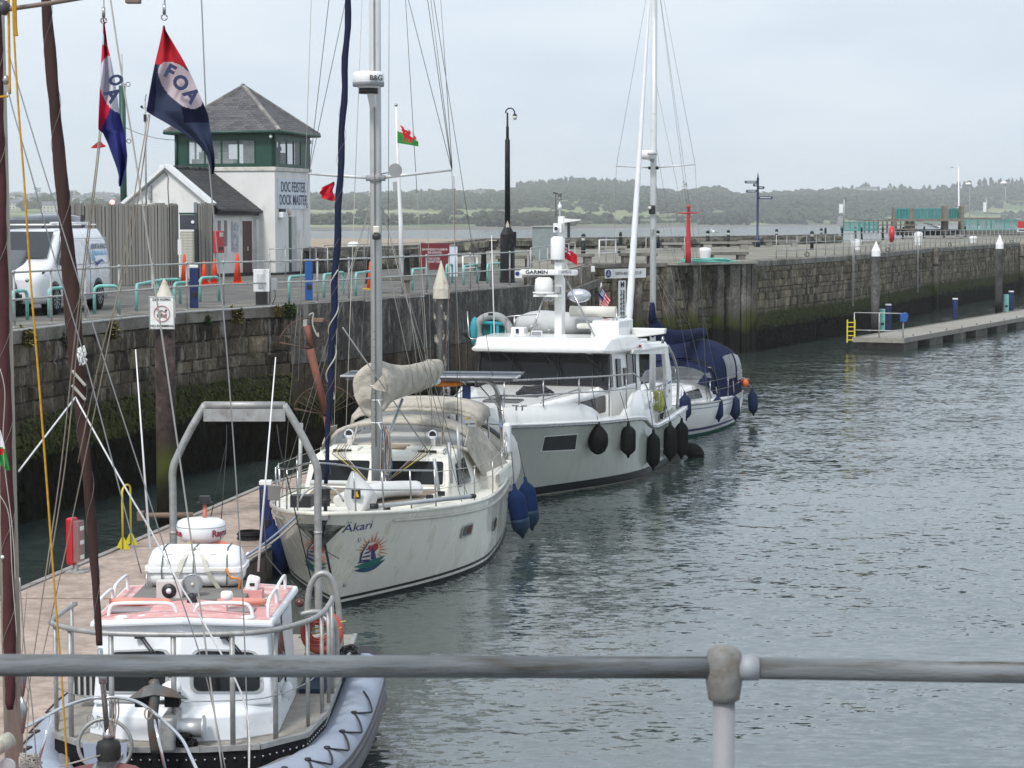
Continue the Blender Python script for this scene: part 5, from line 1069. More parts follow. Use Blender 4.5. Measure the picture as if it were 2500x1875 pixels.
# ================================================================== NEAR PONTOON
pk = M('pink_concrete',(.41,.33,.28),.85,var=.2,vs=9,bump=.35,bs=45,world=True,dirt=(.25,.2,.17),da=.6,ds=1.1,spec=.25)
t = empty('pontoon','pink concrete pontoon running along the boats below the left quay','pontoon')
edge_m = M('pontoon_edge',(.2,.18,.165),.8,var=.15,dirt=(.09,.08,.07),da=.4); ZP = .5
secs = [((-8.0,18),(-5.35,18)),((-7.45,31.5),(-4.62,31.5)),((-7.43,31.62),(-4.6,31.62)),((-6.55,36.6),(-4.1,36.6)),((-6.53,36.7),(-4.08,36.7)),((-5.17,44.8),(-2.9,45.0)),((-5.15,44.9),(-2.88,45.1)),((-2.35,55),(-.1,54.5)),((-2.3,55.1),(-.05,54.6)),((.3,63.6),(2.5,62.6))]
for i in range(0,len(secs),2):
    (a,b),(c,d) = secs[i],secs[i+1]; MB().prism([a,b,d,c],ZP-.3,ZP,0).obj('deck_slab',pk,t,.01); MB().prism([(a[0]-.03,a[1]),(b[0]+.06,b[1]),(d[0]+.06,d[1]),(c[0]-.03,c[1])],-.5,ZP-.06,0).obj('float',edge_m,t)
    for (p,q) in ((a,c),(b,d)): MB().beam((p[0],p[1]+.02,ZP+.012),(q[0],q[1]-.02,ZP+.012),.11,.03).obj('edge_strip',M('edge_strip_grey',(.3,.285,.27),.8,dirt=(.15,.13,.12),da=.4),t)
def ladder2(px,py,h): pass
yp = M('yellow_paint',())
t = empty('handrail','yellow tubular grab rail on the wall side of the pink pontoon','handrail',P(300,1341,z=ZP)); d_ = Vector((.05,.5,0))
MB().tube([(0,0,0),(0,0,.95)]+[tuple(Vector((0,0,.95))+Vector((0,0,.1*math.sin(R(k))))+d_*(.5-.5*math.cos(R(k)))) for k in range(15,180,15)]+[(d_.x,d_.y,.95),(d_.x,d_.y,0)],.018,8).obj('rail',yp,t)
MB().prism([(-.12,0),(.12,0),(.02,.2),(-.02,.2)],-.01,.01,0,'xz').obj('foot',yp,t); MB().prism([(d_.x-.12,0),(d_.x+.12,0),(d_.x+.02,.2),(d_.x-.02,.2)],d_.y-.01,d_.y+.01,0,'xz').obj('foot',yp,t)
t = empty('extinguisher_cabinet','red fire extinguisher cabinet with clear front on a short post','fire cabinet',P(182,1397,z=ZP),-.35)
MB().b2((-.1,-.09,.12),(.02,.1,.86)).obj('case',red_p,t,.03); MB().b2((.022,-.08,.16),(.14,.09,.82)).obj('clear_front',M('clear_cover',(.45,.3,.3),.15,alpha=.35),t,.02); MB().b2((-.02,-.02,0),(.05,.04,.12)).obj('post',galv,t); MB().b2((-.15,-.1,0),(.2,.12,.02)).obj('foot',galv,t)
for z in (.25,.48,.7): MB().b2((.142,-.05,z-.03),(.15,.05,z+.03)).obj('label',white_p,t)
pedestal(P(650,1325,z=ZP),1.0,.2,navy_p,'navy pedestal with pale cap on the pontoon by the cream cruiser bow',white_p,0)
mb = MB()
for k in range(6): mb.tube(arc((0,0,.02+k*.022),.21-.012*(k % 3),0,360,24,v=(0,1,0)),.016,6)
mb.tube(smooth([(.2,0,.05),(.35,.3,.03),(.42,.8,.02)]),.016,6)
tag(mb.obj('rope_coil',M('black_rope',(.02,.02,.022),.8),loc=P(610,1316,z=ZP+.01)),'black rope coiled on the pontoon left of the cream cruiser bow','rope')
t = empty('pile_guide','rusty steel roller bracket holding the sign pile to the pontoon','bracket',(c1.x,c1.y-.3,ZP+.1)); MB().tube([(-.45,0,.1),(.5,.1,.1)],.05,8).tube([(-.3,0,.1),(-.3,-.1,-.1)],.04,8).box((-.42,0,.1),(.12,.16,.16)).obj('bracket',M('rust_steel',(.2,.15,.11),.8),t)
# ================================================================== BOATS: shared helpers
class Hull:
    def __init__(s,y0,yb,y1,B,sheer,sm=.5,tr=.75,e=(1.0,.6),wl=.9,stern_rake=.3,zst=1.6):
        s.y0 = y0; s.yb = yb; s.y1 = y1; s.B = B; s.sheer = sheer; s.sm = sm; s.tr = tr; s.e = e; s.wl = wl; s.sr = stern_rake; s.zst = zst
    def ystem(s,z): return s.y0+(s.yb-s.y0)*max(0,z)/s.zst+(.25*(-z) if z < 0 else 0)
    def ystern(s,z): return s.y1-s.sr*(1-max(0,z)/s.zst)
    def half(s,t,z):
        k = max(0,min(1,z/s.zst)); e = s.e[0]+(s.e[1]-s.e[0])*k
        f = math.sin(math.pi/2*max(0,min(1,t/s.sm)))**e if t < s.sm else 1-(1-s.tr)*((t-s.sm)/(1-s.sm))**2
        w_ = s.wl+(1-s.wl)*(1-(1-k)**2)
        if z < 0: w_ *= max(.05,1+z*.9)
        return s.B*w_*max(f,0)
    def pt(s,t,z,side=1): return Vector((side*s.half(t,z),s.ystem(z)+(s.ystern(z)-s.ystem(z))*t,z))
    def at(s,y,z,side=1,off=0):
        t = (y-s.ystem(z))/(s.ystern(z)-s.ystem(z)); return Vector((side*(s.half(t,z)+off),y,z))
    def build(s,zlev,nt_=34,ntop=6,mfun=None,top=None):
        """zlev: absolute levels near the water, then ntop levels up to the sheer"""
        mb = MB(); ts = [(i/nt_)**1.5 for i in range(nt_+1)]
        for side in (1,-1):
            secs = []
            for t in ts:
                zt = (top or s.sheer)(t); zs = zlev+[zlev[-1]+(zt-zlev[-1])*(k+1)/ntop for k in range(ntop)]; row = [s.pt(t,z,side) for z in zs]
                secs.append(row if side < 0 else row)
            mb.loft(secs if side < 0 else secs[::-1],mfun=lambda i,k: mfun(k) if mfun else 0)
            if side > 0: last = secs[-1]
            else: l2 = secs[-1]
        mb.loft([last,l2],mfun=lambda i,k: mfun(k) if mfun else 0,sm=False)
        return mb
    def deck(s,dz=0,inset=.02,camber=.05,n=24,t0=0,t1=1,z=None):
        secs = []
        for i in range(n+1):
            t = t0+(t1-t0)*(i/n)**1.3; zt = (z if z is not None else s.sheer(t))+dz; p = s.pt(t,zt); x = max(0,p.x-inset)
            secs.append([(-x+2*x*k/6,p.y,zt+camber*(1-(abs(k-3)/3)**2)) for k in range(7)])
        return MB().loft(secs)
    def edge(s,z=None,dz=0,side=1,off=0,t0=0,t1=1,n=26):
        o = []
        for i in range(n+1):
            t = t0+(t1-t0)*(i/n)**1.4; zt = (z if z is not None else s.sheer(t))+dz; p = s.pt(t,zt,side); p.x += side*off; o.append(p)
        return o
    def skew(s,y,z,side,fr):
        a = proj(fr.W(s.at(y,z,side))); b = proj(fr.W(s.at(y+.05,z,side))); c = proj(fr.W(s.at(y,z+.05,side))); r = math.hypot(c[0]-a[0],c[1]-a[1]); return r/abs(b[0]-a[0]),(c[0]-a[0])/(b[0]-a[0])
    def sticker(s,polys,y,z,side,off=.006,scale=1,sk=(1,0)):
        """flat marks laid on the hull side; polys in (a along hull aft, b up)"""
        mb = MB()
        for m_,pl_ in polys:
            mb.add([s.at(y+a*scale*sk[0]-b*scale*sk[1],z+b*scale,side,off) for a,b in pl_],[tuple(range(len(pl_))) if side > 0 else tuple(range(len(pl_)))[::-1]],m_)
        return mb
    def text(s,body,size,y,z,side,mat,parent,off=.008,shear=.2,sx=1,bold=0,sk=(1,0)):
        o = text(body,size,(0,0,0),(1,0,0),(0,0,1),mat,parent,ext=0,shear=shear,bold=bold)
        for v in o.data.vertices:
            a,b = v.co.x*sx,v.co.z; p = s.at(y+a*(1 if side > 0 else -1)*sk[0]-b*sk[1],z+b,side,off); v.co = p
        o.data.update(); return o
def rope(name,lab,pts,r,mat,cat='rope',group=None,n=6): return tag(MB().tube(pts,r,n).obj(name,mat),lab,cat,group)
def fender(loc,L,r,mat,lab,capm=None,ball=False,line=None,lean=(0,0),grp=None,rope_m=None):
    t = empty('fender',lab,'fender',loc,0,grp); t.rotation_euler = (lean[0],lean[1],0)
    if ball: pr_ = [(.03,L*.5+.12),(.05,L*.5+.02),(r*.55,L*.42),(r*.92,L*.22),(r,0),(r*.95,-L*.2),(r*.7,-L*.4),(r*.35,-L*.5),(.02,-L*.53)]
    else: pr_ = [(.025,L*.5+.1),(.04,L*.5),(r*.62,L*.43),(r*.95,L*.33),(r,L*.2),(r,-L*.2),(r*.95,-L*.34),(r*.6,-L*.44),(.045,-L*.5),(.02,-L*.5-.07)]
    MB().lathe(pr_[::-1],n=20).obj('body',mat,t)
    if capm: MB().lathe([(.02,-L*.5-.07),(.05,-L*.5),(r*.62,-L*.44),(r*.96,-L*.34),(r*1.012,-L*.2),(r*1.012,-L*.13)],n=20).obj('lower_end',capm,t)
    if line is not None:
        a = Matrix.Rotation(0,3,'X') @ Vector((0,0,L*.5+.1)); ln = Vector(line)-Vector(loc); rot = t.rotation_euler.to_matrix(); ln = rot.inverted() @ ln
        MB().tube([a,a.lerp(ln,.5),ln],.008,5).obj('line',rope_m or black,t)
    return t
gel = M('gelcoat_white',(.78,.78,.76),.22,var=.025,coat=.4,dirt=(.55,.54,.5),da=.22,ds=2,stretch=(2,2,.4))
creamgel = M('gelcoat_cream',(.7,.68,.6),.24,var=.03,vs=1.5,coat=.35,dirt=(.5,.47,.37),da=.3,ds=2,stretch=(2.2,2.2,.35))
creamdeck = M('deck_cream',(.74,.72,.65),.5,var=.05,dirt=(.55,.53,.46),da=.3,ds=3)
nonskid = M('deck_grip',(.6,.59,.54),.8,var=.08,bump=.2,bs=120)
teak = M('teak',(.27,.225,.17),.8,var=.2,vs=6,stretch=(14,1,1))
canvas = M('beige_canvas',(.43,.4,.345),.9,var=.16,vs=3,bump=1,bs=3.5,bd=.1,dirt=(.3,.26,.2),da=.3,ds=4)
navycv = M('navy_canvas',(.009,.015,.048),.85,var=.25,vs=3,bump=.8,bs=6,bd=.05); tint = M('tinted_window',(.012,.013,.014),.05,var=.5,vs=1.3,spec=.28)
vinyl = M('clear_vinyl',(.17,.18,.19),.08,var=.3,vs=2.5,alpha=.5,bump=.25,bs=6,spec=.7); mastm = M('mast_alloy',(.58,.6,.6),.4,.15,var=.06,vs=3,dirt=(.38,.38,.36),da=.2)
wire = M('rigging_wire',(.22,.22,.21),.4,.6); cord = M('light_cord',(.42,.4,.36),.8); cordd = M('dark_cord',(.05,.05,.055),.8); bluef = M('fender_blue',(.006,.019,.075),.75,var=.2,vs=5,bump=.2); bluegr = M('fender_blue_wet',(.008,.03,.06),.6,var=.2)
chrome = M('polished_steel',(.75,.75,.75),.08,1,var=.02)
red_l = M('dark_red_lens',(.2,.01,.01),.3); yel_b = M('yellow_cloth',(.6,.42,.04),.8,var=.2); orange_c = M('orange_cloth',(.6,.2,.03),.8,var=.3)

# ================================================================== CREAM CRUISER
q_ = P(823,1480,z=0); FA = Frame(q_.x,q_.y,.12); L = FA.L
ship = empty('sailing_cruiser','cream sailing cruiser with sun emblem on the bow, beige canvas and navy furled headsail','sailing boat',FA.o,FA.rz)
shA = lambda t: 1.62-1.45*t+1.05*t*t
HA = Hull(0,-1.3,11.2,1.84,shA,sm=.47,tr=.74,e=(1.0,.62),wl=.95,zst=1.62,stern_rake=.5)
def hm(k): return [1,1,1,0,1,0][k] if k < 6 else 0
HA.build([-.5,-.1,.0,.055,.1,.15,.17],mfun=lambda k: {0: 1,1: 1,2: 1,3: 0,4: 1,5: 0}.get(k,0)).obj('hull',[creamgel,M('boot_stripe',(.012,.012,.015),.5)],ship)
HA.deck(-.03,.03).obj('deck',creamdeck,ship)
for sd in (1,-1):
    e = HA.edge(dz=.0,side=sd); MB().tube(e,.035,8).obj('toe_rail',creamgel,ship)
    MB().tube(HA.edge(dz=-.15,side=sd,off=.012,t0=.1,t1=.98),.024,8).obj('rubbing_strake',M('strake_grey',(.5,.48,.43),.5),ship)
MB().tube([HA.pt(0,z)+Vector((0,-.012,0)) for z in (0,.3,.6,.9,1.2,1.35)],.018,6).obj('stem_band',M('boot_stripe',()),ship)
# side decks / foredeck teak grating area and hatches
MB().prism([(-.95,1.5),(.95,1.5),(1.15,3.4),(-1.15,3.4)],1.2,1.4).obj('foredeck_trunk',creamdeck,ship,.02)
it = [Matrix.Translation((0,1.58+i*.07,1.405)) @ Matrix.Diagonal((1.85+.3*i/26,.045,.012,1)) for i in range(26)]; pieces(ship,'teak_slat',[MB().b2((-.5,-.5,-.5),(.5,.5,.5))],teak,it)
# deckhouse
def house(secs,mat,name,parent,bevel=.03): return MB().loft(secs,sm=False,closed=True,caps=True).obj(name,mat,parent,bevel)
def hs(y,wb,wt,zb,zt,crown=.05): return [(-wb,y,zb),(wb,y,zb),(wt,y,zt),(wt*.5,y,zt+crown),(-wt*.5,y,zt+crown),(-wt,y,zt)]
house([hs(3.32,1.25,1.2,1.1,1.36,.01),hs(3.42,1.3,1.24,1.1,1.44,.02),hs(3.82,1.4,1.22,1.1,1.9),hs(5.0,1.47,1.2,1.05,1.95),hs(8.6,1.47,1.2,1.0,1.92)],creamdeck,'deckhouse',ship)
def quad_on(pts,name,mat,parent,th=.02,off=.012,inset=.0,rad=0):
    """pane or panel through 4+ points, pushed outwards by off"""
    P_ = [Vector(p) for p in pts]; n_ = (P_[1]-P_[0]).cross(P_[-1]-P_[0]).normalized()
    c_ = sum(P_,Vector())/len(P_); P_ = [p+(c_-p)*inset for p in P_]
    if rad:
        Q = []
        for i,p in enumerate(P_):
            a = P_[i-1]-p; b = P_[(i+1) % len(P_)]-p; ra = min(rad,a.length*.45); rb = min(rad,b.length*.45); A1 = p+a.normalized()*ra; B1 = p+b.normalized()*rb
            for k in range(4): u = k/3; Q.append(A1*(1-u)**2+p*2*u*(1-u)+B1*u*u)
        P_ = Q
    N = len(P_); vs = [p+n_*off for p in P_]+[p+n_*(off-th) for p in P_]
    return MB().add(vs,[tuple(range(N)),tuple(range(2*N-1,N-1,-1))]+[(i,N+i,N+(i+1) % N,(i+1) % N) for i in range(N)]).obj(name,mat,parent)
f0,f1 = 3.53,3.82
for a,b in ((-1.17,-.14),(.14,1.17)):
    o = quad_on([(a,f0-.08,1.46),(b,f0-.08,1.46),(b*.97,f1-.03,1.85),(a*.97,f1-.03,1.85)],'window_frame',creamdeck,ship,.03,.03,0,.05); quad_on([(a+.03,f0-.065,1.48),(b-.03,f0-.065,1.48),(b*.97-.03,f1-.04,1.835),(a*.97+.03,f1-.04,1.835)],'pane',tint,o,.01,.045,0,.05)
for sd in (1,-1):
    q = [(sd*1.34,3.95,1.4),(sd*1.39,5.1,1.36),(sd*1.255,5.1,1.8),(sd*1.25,4.15,1.78)]; quad_on(q if sd > 0 else q[::-1],'side_window',tint,ship,.02,.02,0,.05)
# coachroof fittings: sliding hatches, rope clutches, cowl vents
for x in (-.75,.75):
    o = MB().b2((x-.28,4.25,1.93),(x+.28,4.75,2.02)).obj('rope_garage',creamdeck,ship,.03); MB().b2((x-.16,4.22,1.96),(x+.16,4.245,2.0)).obj('clutch',black,o)
    v = MB().tube([(x,4.9,1.97),(x,4.9,2.14),(x,4.88,2.2),(x,4.83,2.22)],[.05,.05,.068,.085],14).obj('cowl_vent',chrome,ship); MB().lathe([(.055,0),(.06,.01)],(x,4.828,2.22),12,axis=(0,-1,0)).obj('vent_mouth',black,v)
for x0,x1,y in ((-.32,.32,4.9),(-.3,.3,4.5)): MB().b2((x0,y,1.99),(x1,y+.25,2.02)).obj('hatch',teak,ship,.01)
for x in (-1.05,1.05): MB().tube([(x,4.2,1.94),(x,4.25,2.0),(x,4.8,2.02),(x,4.85,1.94)],.018,6).obj('handrail',steel,ship)
MB().b2((-.35,2.2,1.46),(.35,2.75,1.54)).obj('deck_hatch',M('hatch_grey',(.22,.23,.24),.3),ship,.02)
# windscreen dodger (beige frame, clear vinyl)
def dodge(y,w_,zt,zb=1.9,n=14): return [(.06-w_*math.cos(math.pi*i/n)*(1.0),y,zb+(zt-zb)*math.sin(math.pi*i/n)**.55) for i in range(n+1)]
d0 = dodge(5.05,1.28,2.0); d1 = dodge(5.55,1.26,2.36,1.88); d2 = dodge(6.5,1.3,2.42,1.7)
MB().loft([d0,d1]).obj('dodger_window',vinyl,ship); MB().loft([d1,d2]).obj('dodger_roof',canvas,ship,solid=.01)
MB().tube(d1,.045,8).obj('dodger_hem',canvas,ship); MB().tube([(x,y-.01,z) for x,y,z in d0],.035,8,sc=(1,1)).obj('dodger_base',canvas,ship)
for i in (4,10): MB().tube([d0[i],d1[i]],.02,6).obj('dodger_seam',canvas,ship)
for sd in (1,-1):
    a = [(sd*1.28,5.1,2.0),(sd*1.27,5.65,2.25),(sd*1.32,6.6,2.2),(sd*1.75,8.0,1.3),(sd*1.5,6.0,1.35)]
    MB().add(a if sd > 0 else a[::-1],[(0,1,2,3,4)]).obj('side_curtain',canvas,ship,solid=.02)
# bimini
def bim(y,w_,z0,z1,n=12): return [(-w_*math.cos(math.pi*i/n),y,z0+(z1-z0)*math.sin(math.pi*i/n)**.6) for i in range(n+1)]
MB().loft([bim(7.4,1.2,2.12,2.46),bim(7.45,1.24,2.1,2.56),bim(8.2,1.26,2.2,2.62),bim(9.0,1.24,2.18,2.56)]).obj('bimini',canvas,ship,solid=.015)
for sd in (1,-1):
    MB().tube([(sd*1.18,7.5,2.3),(sd*1.35,8.2,1.2)],.018,6).obj('bimini_tube',steel,ship); MB().tube([(sd*1.18,8.9,2.3),(sd*1.35,8.3,1.2)],.018,6).obj('bimini_tube',steel,ship)
MB().loft([bim(7.38,1.19,2.06,2.4),bim(7.39,1.2,2.14,2.47)]).obj('bimini_valance',canvas,ship,solid=.01)
# mast
mx_ = .1; my = 2.95
MB().tube([(mx_,my,1.45),(mx_,my,16)],.078,20,sc=(.92,1.25)).obj('mast',mastm,ship); MB().tube([(mx_,my-.1,2.2),(mx_,my-.1,16)],.012,5).obj('mast_track',M('track_grey',(.3,.3,.3),.4,.5),ship)
MB().lathe([(.14,1.44),(.13,1.5),(.1,1.52)],(mx_,my,0),16).obj('mast_collar',black,ship)
for i in range(12): MB().lathe([(.008,0),(.008,.005)],(mx_-.02,my-.098,2.7+i*.13),6,axis=(0,-1,0)).obj('mast_rivet',black,ship)
zr = L(912,196,y=my).z
r_ = MB().lathe([(.14,-.16),(.22,-.12),(.255,-.08),(.26,.05),(.245,.1),(.2,.12),(.001,.125)],(mx_-.05,my-.35,zr),24).obj('radome',white_g,ship); MB().lathe([(.257,-.125),(.262,-.06),(.262,-.055)],(mx_-.05,my-.35,zr),24).obj('radome_base',grey_pl,r_)
text('B&G',.12,(mx_+.12,my-.57,zr+.0),(.85,.53,0),(0,0,1),M('dark_ink',()),r_,bold=.003)
MB().prism([(-.38,zr-.2),(-.05,zr-.2),(-.05,zr-.5),(-.15,zr-.4)],mx_-.08,mx_+.03,0,'yz').obj('radar_bracket',white_p,ship,loc=(0,my,0)); MB().tube([(mx_-.05,my-.35,zr-.24),(mx_-.05,my-.35,zr-.16)],.16,16).obj('radar_seat',black,ship)
# spreaders
zs = L(923,435,y=my).z; tl = L(754,424,y=my+.35); tr_ = L(1103,415,y=my+.4)
for tp in (tl,tr_): MB().tube([(mx_,my,zs),tp],[.03,.02],8).obj('spreader',mastm,ship)
MB().tube([(mx_-.16,my,zs),(mx_+.16,my,zs)],.05,10).obj('spreader_root',grey_pl,ship); MB().lathe([(.1,-.07),(.1,.07)],(mx_,my,zs),14).obj('spreader_band',grey_pl,ship)
hp_ = L(965,416,y=my-.25); hn = MB().lathe([(.02,.22),(.03,.18),(.04,.1),(.07,.03),(.11,0),(.115,-.005)],hp_,20,axis=(-.15,1,.0)).obj('loud_hailer',grey_pl,ship); MB().lathe([(.05,.03),(.1,.004),(.001,.1)],hp_,16,axis=(-.15,1,0)).obj('horn_mouth',black,hn); MB().tube([hp_+Vector((0,.15,0)),(mx_,my,zs+.05)],.012,5).obj('horn_stay',steel,ship)
st_ = L(920,566,y=my-.12); MB().b2((st_.x-.05,my-.22,st_.z-.02),(st_.x+.06,my-.08,st_.z+.1)).obj('deck_light',M('lamp_cream',(.6,.6,.5),.2),ship,.02); MB().b2((st_.x-.06,my-.25,st_.z-.13),(st_.x+.07,my-.08,st_.z-.03)).obj('mast_lamp',black,ship,.03)
# standing rigging
ch = {1: HA.at(3.1,1.3,1,-.15),-1: HA.at(3.1,1.3,-1,-.15)}
def wr(a,b,r=.006,mat=wire,name='rigging_wire',n=5,s=0): return MB().tube([a,b] if not s else sag(a,b,s),r,n).obj(name,mat,ship)
for sd,tp in ((1,tr_),(-1,tl)):
    wr(tp,(mx_,my,15.8)); wr(tp,ch[sd]); wr(ch[sd]+Vector((0,-.35,0)),(mx_,my,zs-.15)); wr(ch[sd]+Vector((0,.35,0)),(mx_,my,zs-.15)); wr(tp,(mx_,my,11.8))
wr((mx_,my,15.9),(-1.3,10.8,1.2)); wr((mx_,my,15.9),(1.3,10.8,1.2))
def rg2(x0,y0,l0,x1,y1,l1,r=.005,mat=cord): wr(L(x0,y0,y=l0),L(x1,y1,y=l1),r,mat,'halyard')
rg2(845,0,3.2,816,1040,.2); rg2(950,0,4.5,948,640,5.5,.006,wire); rg2(990,0,5,1018,470,7,.006,wire); rg2(1018,470,7,1062,1160,9); rg2(760,0,3,728,930,8); rg2(884,0,2.8,866,470,2.8); rg2(866,470,2.8,842,1120,1.5); rg2(935,600,3,1060,1160,5.5); rg2(1052,0,3.2,1104,415,3.35,.006,wire); rg2(1076,0,3,1104,410,3.35,.006,wire)
rg2(837,800,1.2,1112,1198,5,.012,M('pole_grey',(.3,.3,.3),.5)); rg2(985,690,4,1082,1120,5.5,.005); rg2(1022,600,4,1040,900,6,.007); rg2(1000,740,3.5,1030,1000,5); rg2(905,470,2.9,880,900,3.2,.005,wire); rg2(1108,430,3.4,1118,1040,6.5,.006,M('red_brown_cord',(.2,.12,.1),.8)); rg2(1096,700,6,1078,1120,5,.005,M('red_brown_cord',())); rg2(1045,560,5,1057,1155,5.2,.004,wire)
for px,py,l_ in ((1117,1045,3.05),(1096,1080,3.4),(1060,1120,2.7)):
    p = L(px,py,y=l_); q = L(px+(6 if px > 1090 else 14),py+100,y=l_); MB().tube([p,q],.03,8).obj('shroud_cover',M('cover_grey',(.38,.4,.41),.4,.3),ship)
# furled headsail
fa_,fb2 = Vector((-.02,-.72,2.0)),Vector((.02,my-.1,16)); n_ = 60; pts = [fa_.lerp(fb2,i/n_)+Vector((.012*math.sin(i*1.3),.01*math.cos(i*1.7),0)) for i in range(n_+1)]
o = MB().tube(pts,[.03+.027*min(1,i/9)+.004*math.sin(i*2.1)-.012*(i/n_) for i in range(n_+1)],12).obj('furled_headsail',M('navy_sailcover',(.008,.012,.036),.75,var=.25,vs=4,bump=.6,bs=6,stretch=(1,1,.3)),ship)
sp = [fa_.lerp(fb2,.01+.4*i/150)+Vector((math.cos(i*.32)*.064,math.sin(i*.32)*.064,0)) for i in range(151)]; MB().tube(sp,.003,4).obj('lashing',M('pale_thread',(.2,.18,.17),.8),o)
sp = [fa_.lerp(fb2,.09+.14*i/60)+Vector((math.cos(i*.3)*.068,math.sin(i*.3)*.068,0)) for i in range(61)]; MB().tube(sp,.011,5).obj('sheet',cord,o)
MB().lathe([(.03,1.55),(.03,1.72),(.09,1.74),(.09,1.76),(.075,1.78),(.075,1.9),(.09,1.92),(.09,1.94),(.03,1.96)],(-.02,-.74,0),16).obj('furler_drum',black,ship)
# boom and beige sail cover
secs = []
for y,cx,cz,rx,rz_ in ((2.98,.05,3.12,.2,.3),(2.9,.03,3.13,.3,.42),(3.0,0.02,3.14,.35,.48),(3.3,.02,3.18,.33,.45),(3.7,.14,3.22,.25,.34),(4.4,.3,3.2,.17,.25),(5.2,.4,3.18,.18,.26),(6.3,.46,3.19,.17,.25),(7.2,.5,3.24,.12,.17),(7.4,.51,3.27,.04,.06)):
    secs.append([(cx+rx*math.cos(a)*(1+.08*math.sin(3*a+y*4)+.05*math.sin(7*a-y*6)),y,cz+rz_*math.sin(a)*(1+.08*math.sin(4*a+y*3)+.05*math.sin(9*a+y*5))) for a in [2*math.pi*k/20 for k in range(20)]])
MB().loft(secs,closed=True,caps=True).obj('sail_cover',canvas,ship,sub=1)
f = MB().add([(.03,2.84,3.2),(.24,2.8,3.42),(.3,2.82,3.12),(.13,2.76,3.16),(.02,2.8,3.0),(-.27,2.8,3.05),(-.15,2.8,3.2)],[(0,1,2,3),(4,0,6,5)]).obj('cover_flap',canvas,ship,solid=.012)
for y,cx,cz,rx,rz_ in ((4.4,.3,3.2,.175,.255),(5.3,.4,3.18,.18,.26),(6.3,.46,3.19,.175,.255)): MB().tube([(cx+rx*math.cos(a),y,cz+rz_*math.sin(a)) for a in [2*math.pi*k/20 for k in range(20)]],.008,4,closed=True).obj('cover_seam',canvas,ship)
for z in (3.22,2.98,2.6): MB().tube(arc((mx_,my,z),.1,0,360,14,v=(0,1,0)),.012,5).tube([(mx_+.05,my-.12,z),(mx_+.1,my-.14,z-.12)],.01,5).obj('cover_tie',white_p,ship)
MB().tube([(mx_,3.1,2.92),(.48,7.2,2.99)],.06,10).obj('boom',mastm,ship); MB().tube([(mx_,3.05,1.9),(.25,4.6,2.85)],.03,8).obj('kicker',steel,ship)
rr = random.Random(4); 
for k in range(14):
    x0 = mx_+.09+rr.random()*.14; c_ = [M('cord_blue',(.05,.1,.16),.8),cord,M('red_brown_cord',()),cordd][k % 4]; zb_ = rr.uniform(1.6,1.95)
    MB().tube(smooth([(x0,my-.08,2.55),(x0+.04,my-.12,2.25),(x0+rr.uniform(0,.06),my-.12,zb_),(x0-.03,my-.12,zb_+.05),(x0-.01,my-.1,2.5)],4),.011,5).obj('halyard_coil',c_,ship)
# lines led aft over the deckhouse
for i in range(5):
    for sd in (-1,1): MB().tube([(mx_+sd*.12,my,1.56),(sd*(.62+.05*i),3.7,1.98),(sd*(.62+.05*i),4.3,2.07)],.008,4).obj('control_line',[cord,M('red_brown_cord',()),cordd,M('yellow_cord',(.6,.5,.1),.8),cordd][i],ship)
MB().tube([(-.95,2.5,1.62),(.9,2.5,1.62)],.045,10).obj('grab_beam',M('beam_grey',(.55,.56,.55),.5),ship)
# pulpit, stanchions, guard wires
def st(y,sd=1,z0=None,ins=.1): t_ = (y+1.35)/12.5; p = HA.at(y,shA(max(0,t_)),sd,-ins); return p
PU = .62
for h,r in ((PU,.014),(PU*.5,.011)):
    pts = [st(1.6,1)+Vector((0,0,h)),st(.6,1)+Vector((0,0,h+.03)),st(-.3,1)+Vector((0,0,h+.05))]+([Vector((.2,-1.2,1.68+h+.06)),Vector((-.2,-1.2,1.68+h+.06))] if h > .5 else [Vector((0,-1.1,1.68+h))])+[st(-.3,-1)+Vector((0,0,h+.05)),st(.6,-1)+Vector((0,0,h+.03)),st(1.6,-1)+Vector((0,0,h))]
    MB().tube(smooth(pts,5),r,8).obj('pulpit_rail',steel,ship)
for sd in (1,-1):
    for y in (-.75,-.1,.7,1.55): p = st(y,sd,ins=.06); MB().tube([p,p+Vector((-sd*.02,-.05,PU+.03))],.014,8).obj('pulpit_leg',steel,ship)
    for y in (3.4,5.2,7,8.8): p = st(y,sd,ins=.06); MB().tube([p,p+Vector((0,0,.62))],.012,8).obj('stanchion',steel,ship)
    for h in (.6,.32): MB().tube([st(y,sd,ins=.06)+Vector((0,0,h)) for y in (1.6,3.4,5.2,7,8.8,10.4)],.006,5).obj('guard_wire',cord,ship)
    MB().tube(smooth([st(8.8,sd)+Vector((0,0,.62)),st(9.8,sd)+Vector((0,0,.7)),(sd*1.2,10.7,1.85),(0,10.9,1.85)],5),.014,8).obj('pushpit',steel,ship)
    for y in (8.9,10.0): p = st(y,sd); MB().tube([p,p+Vector((0,0,.68))],.013,8).obj('pushpit_leg',steel,ship)
MB().tube(arc((0,-1.12,1.66),.36,20,160,12),.016,8).obj('bow_hoop',galv,ship)
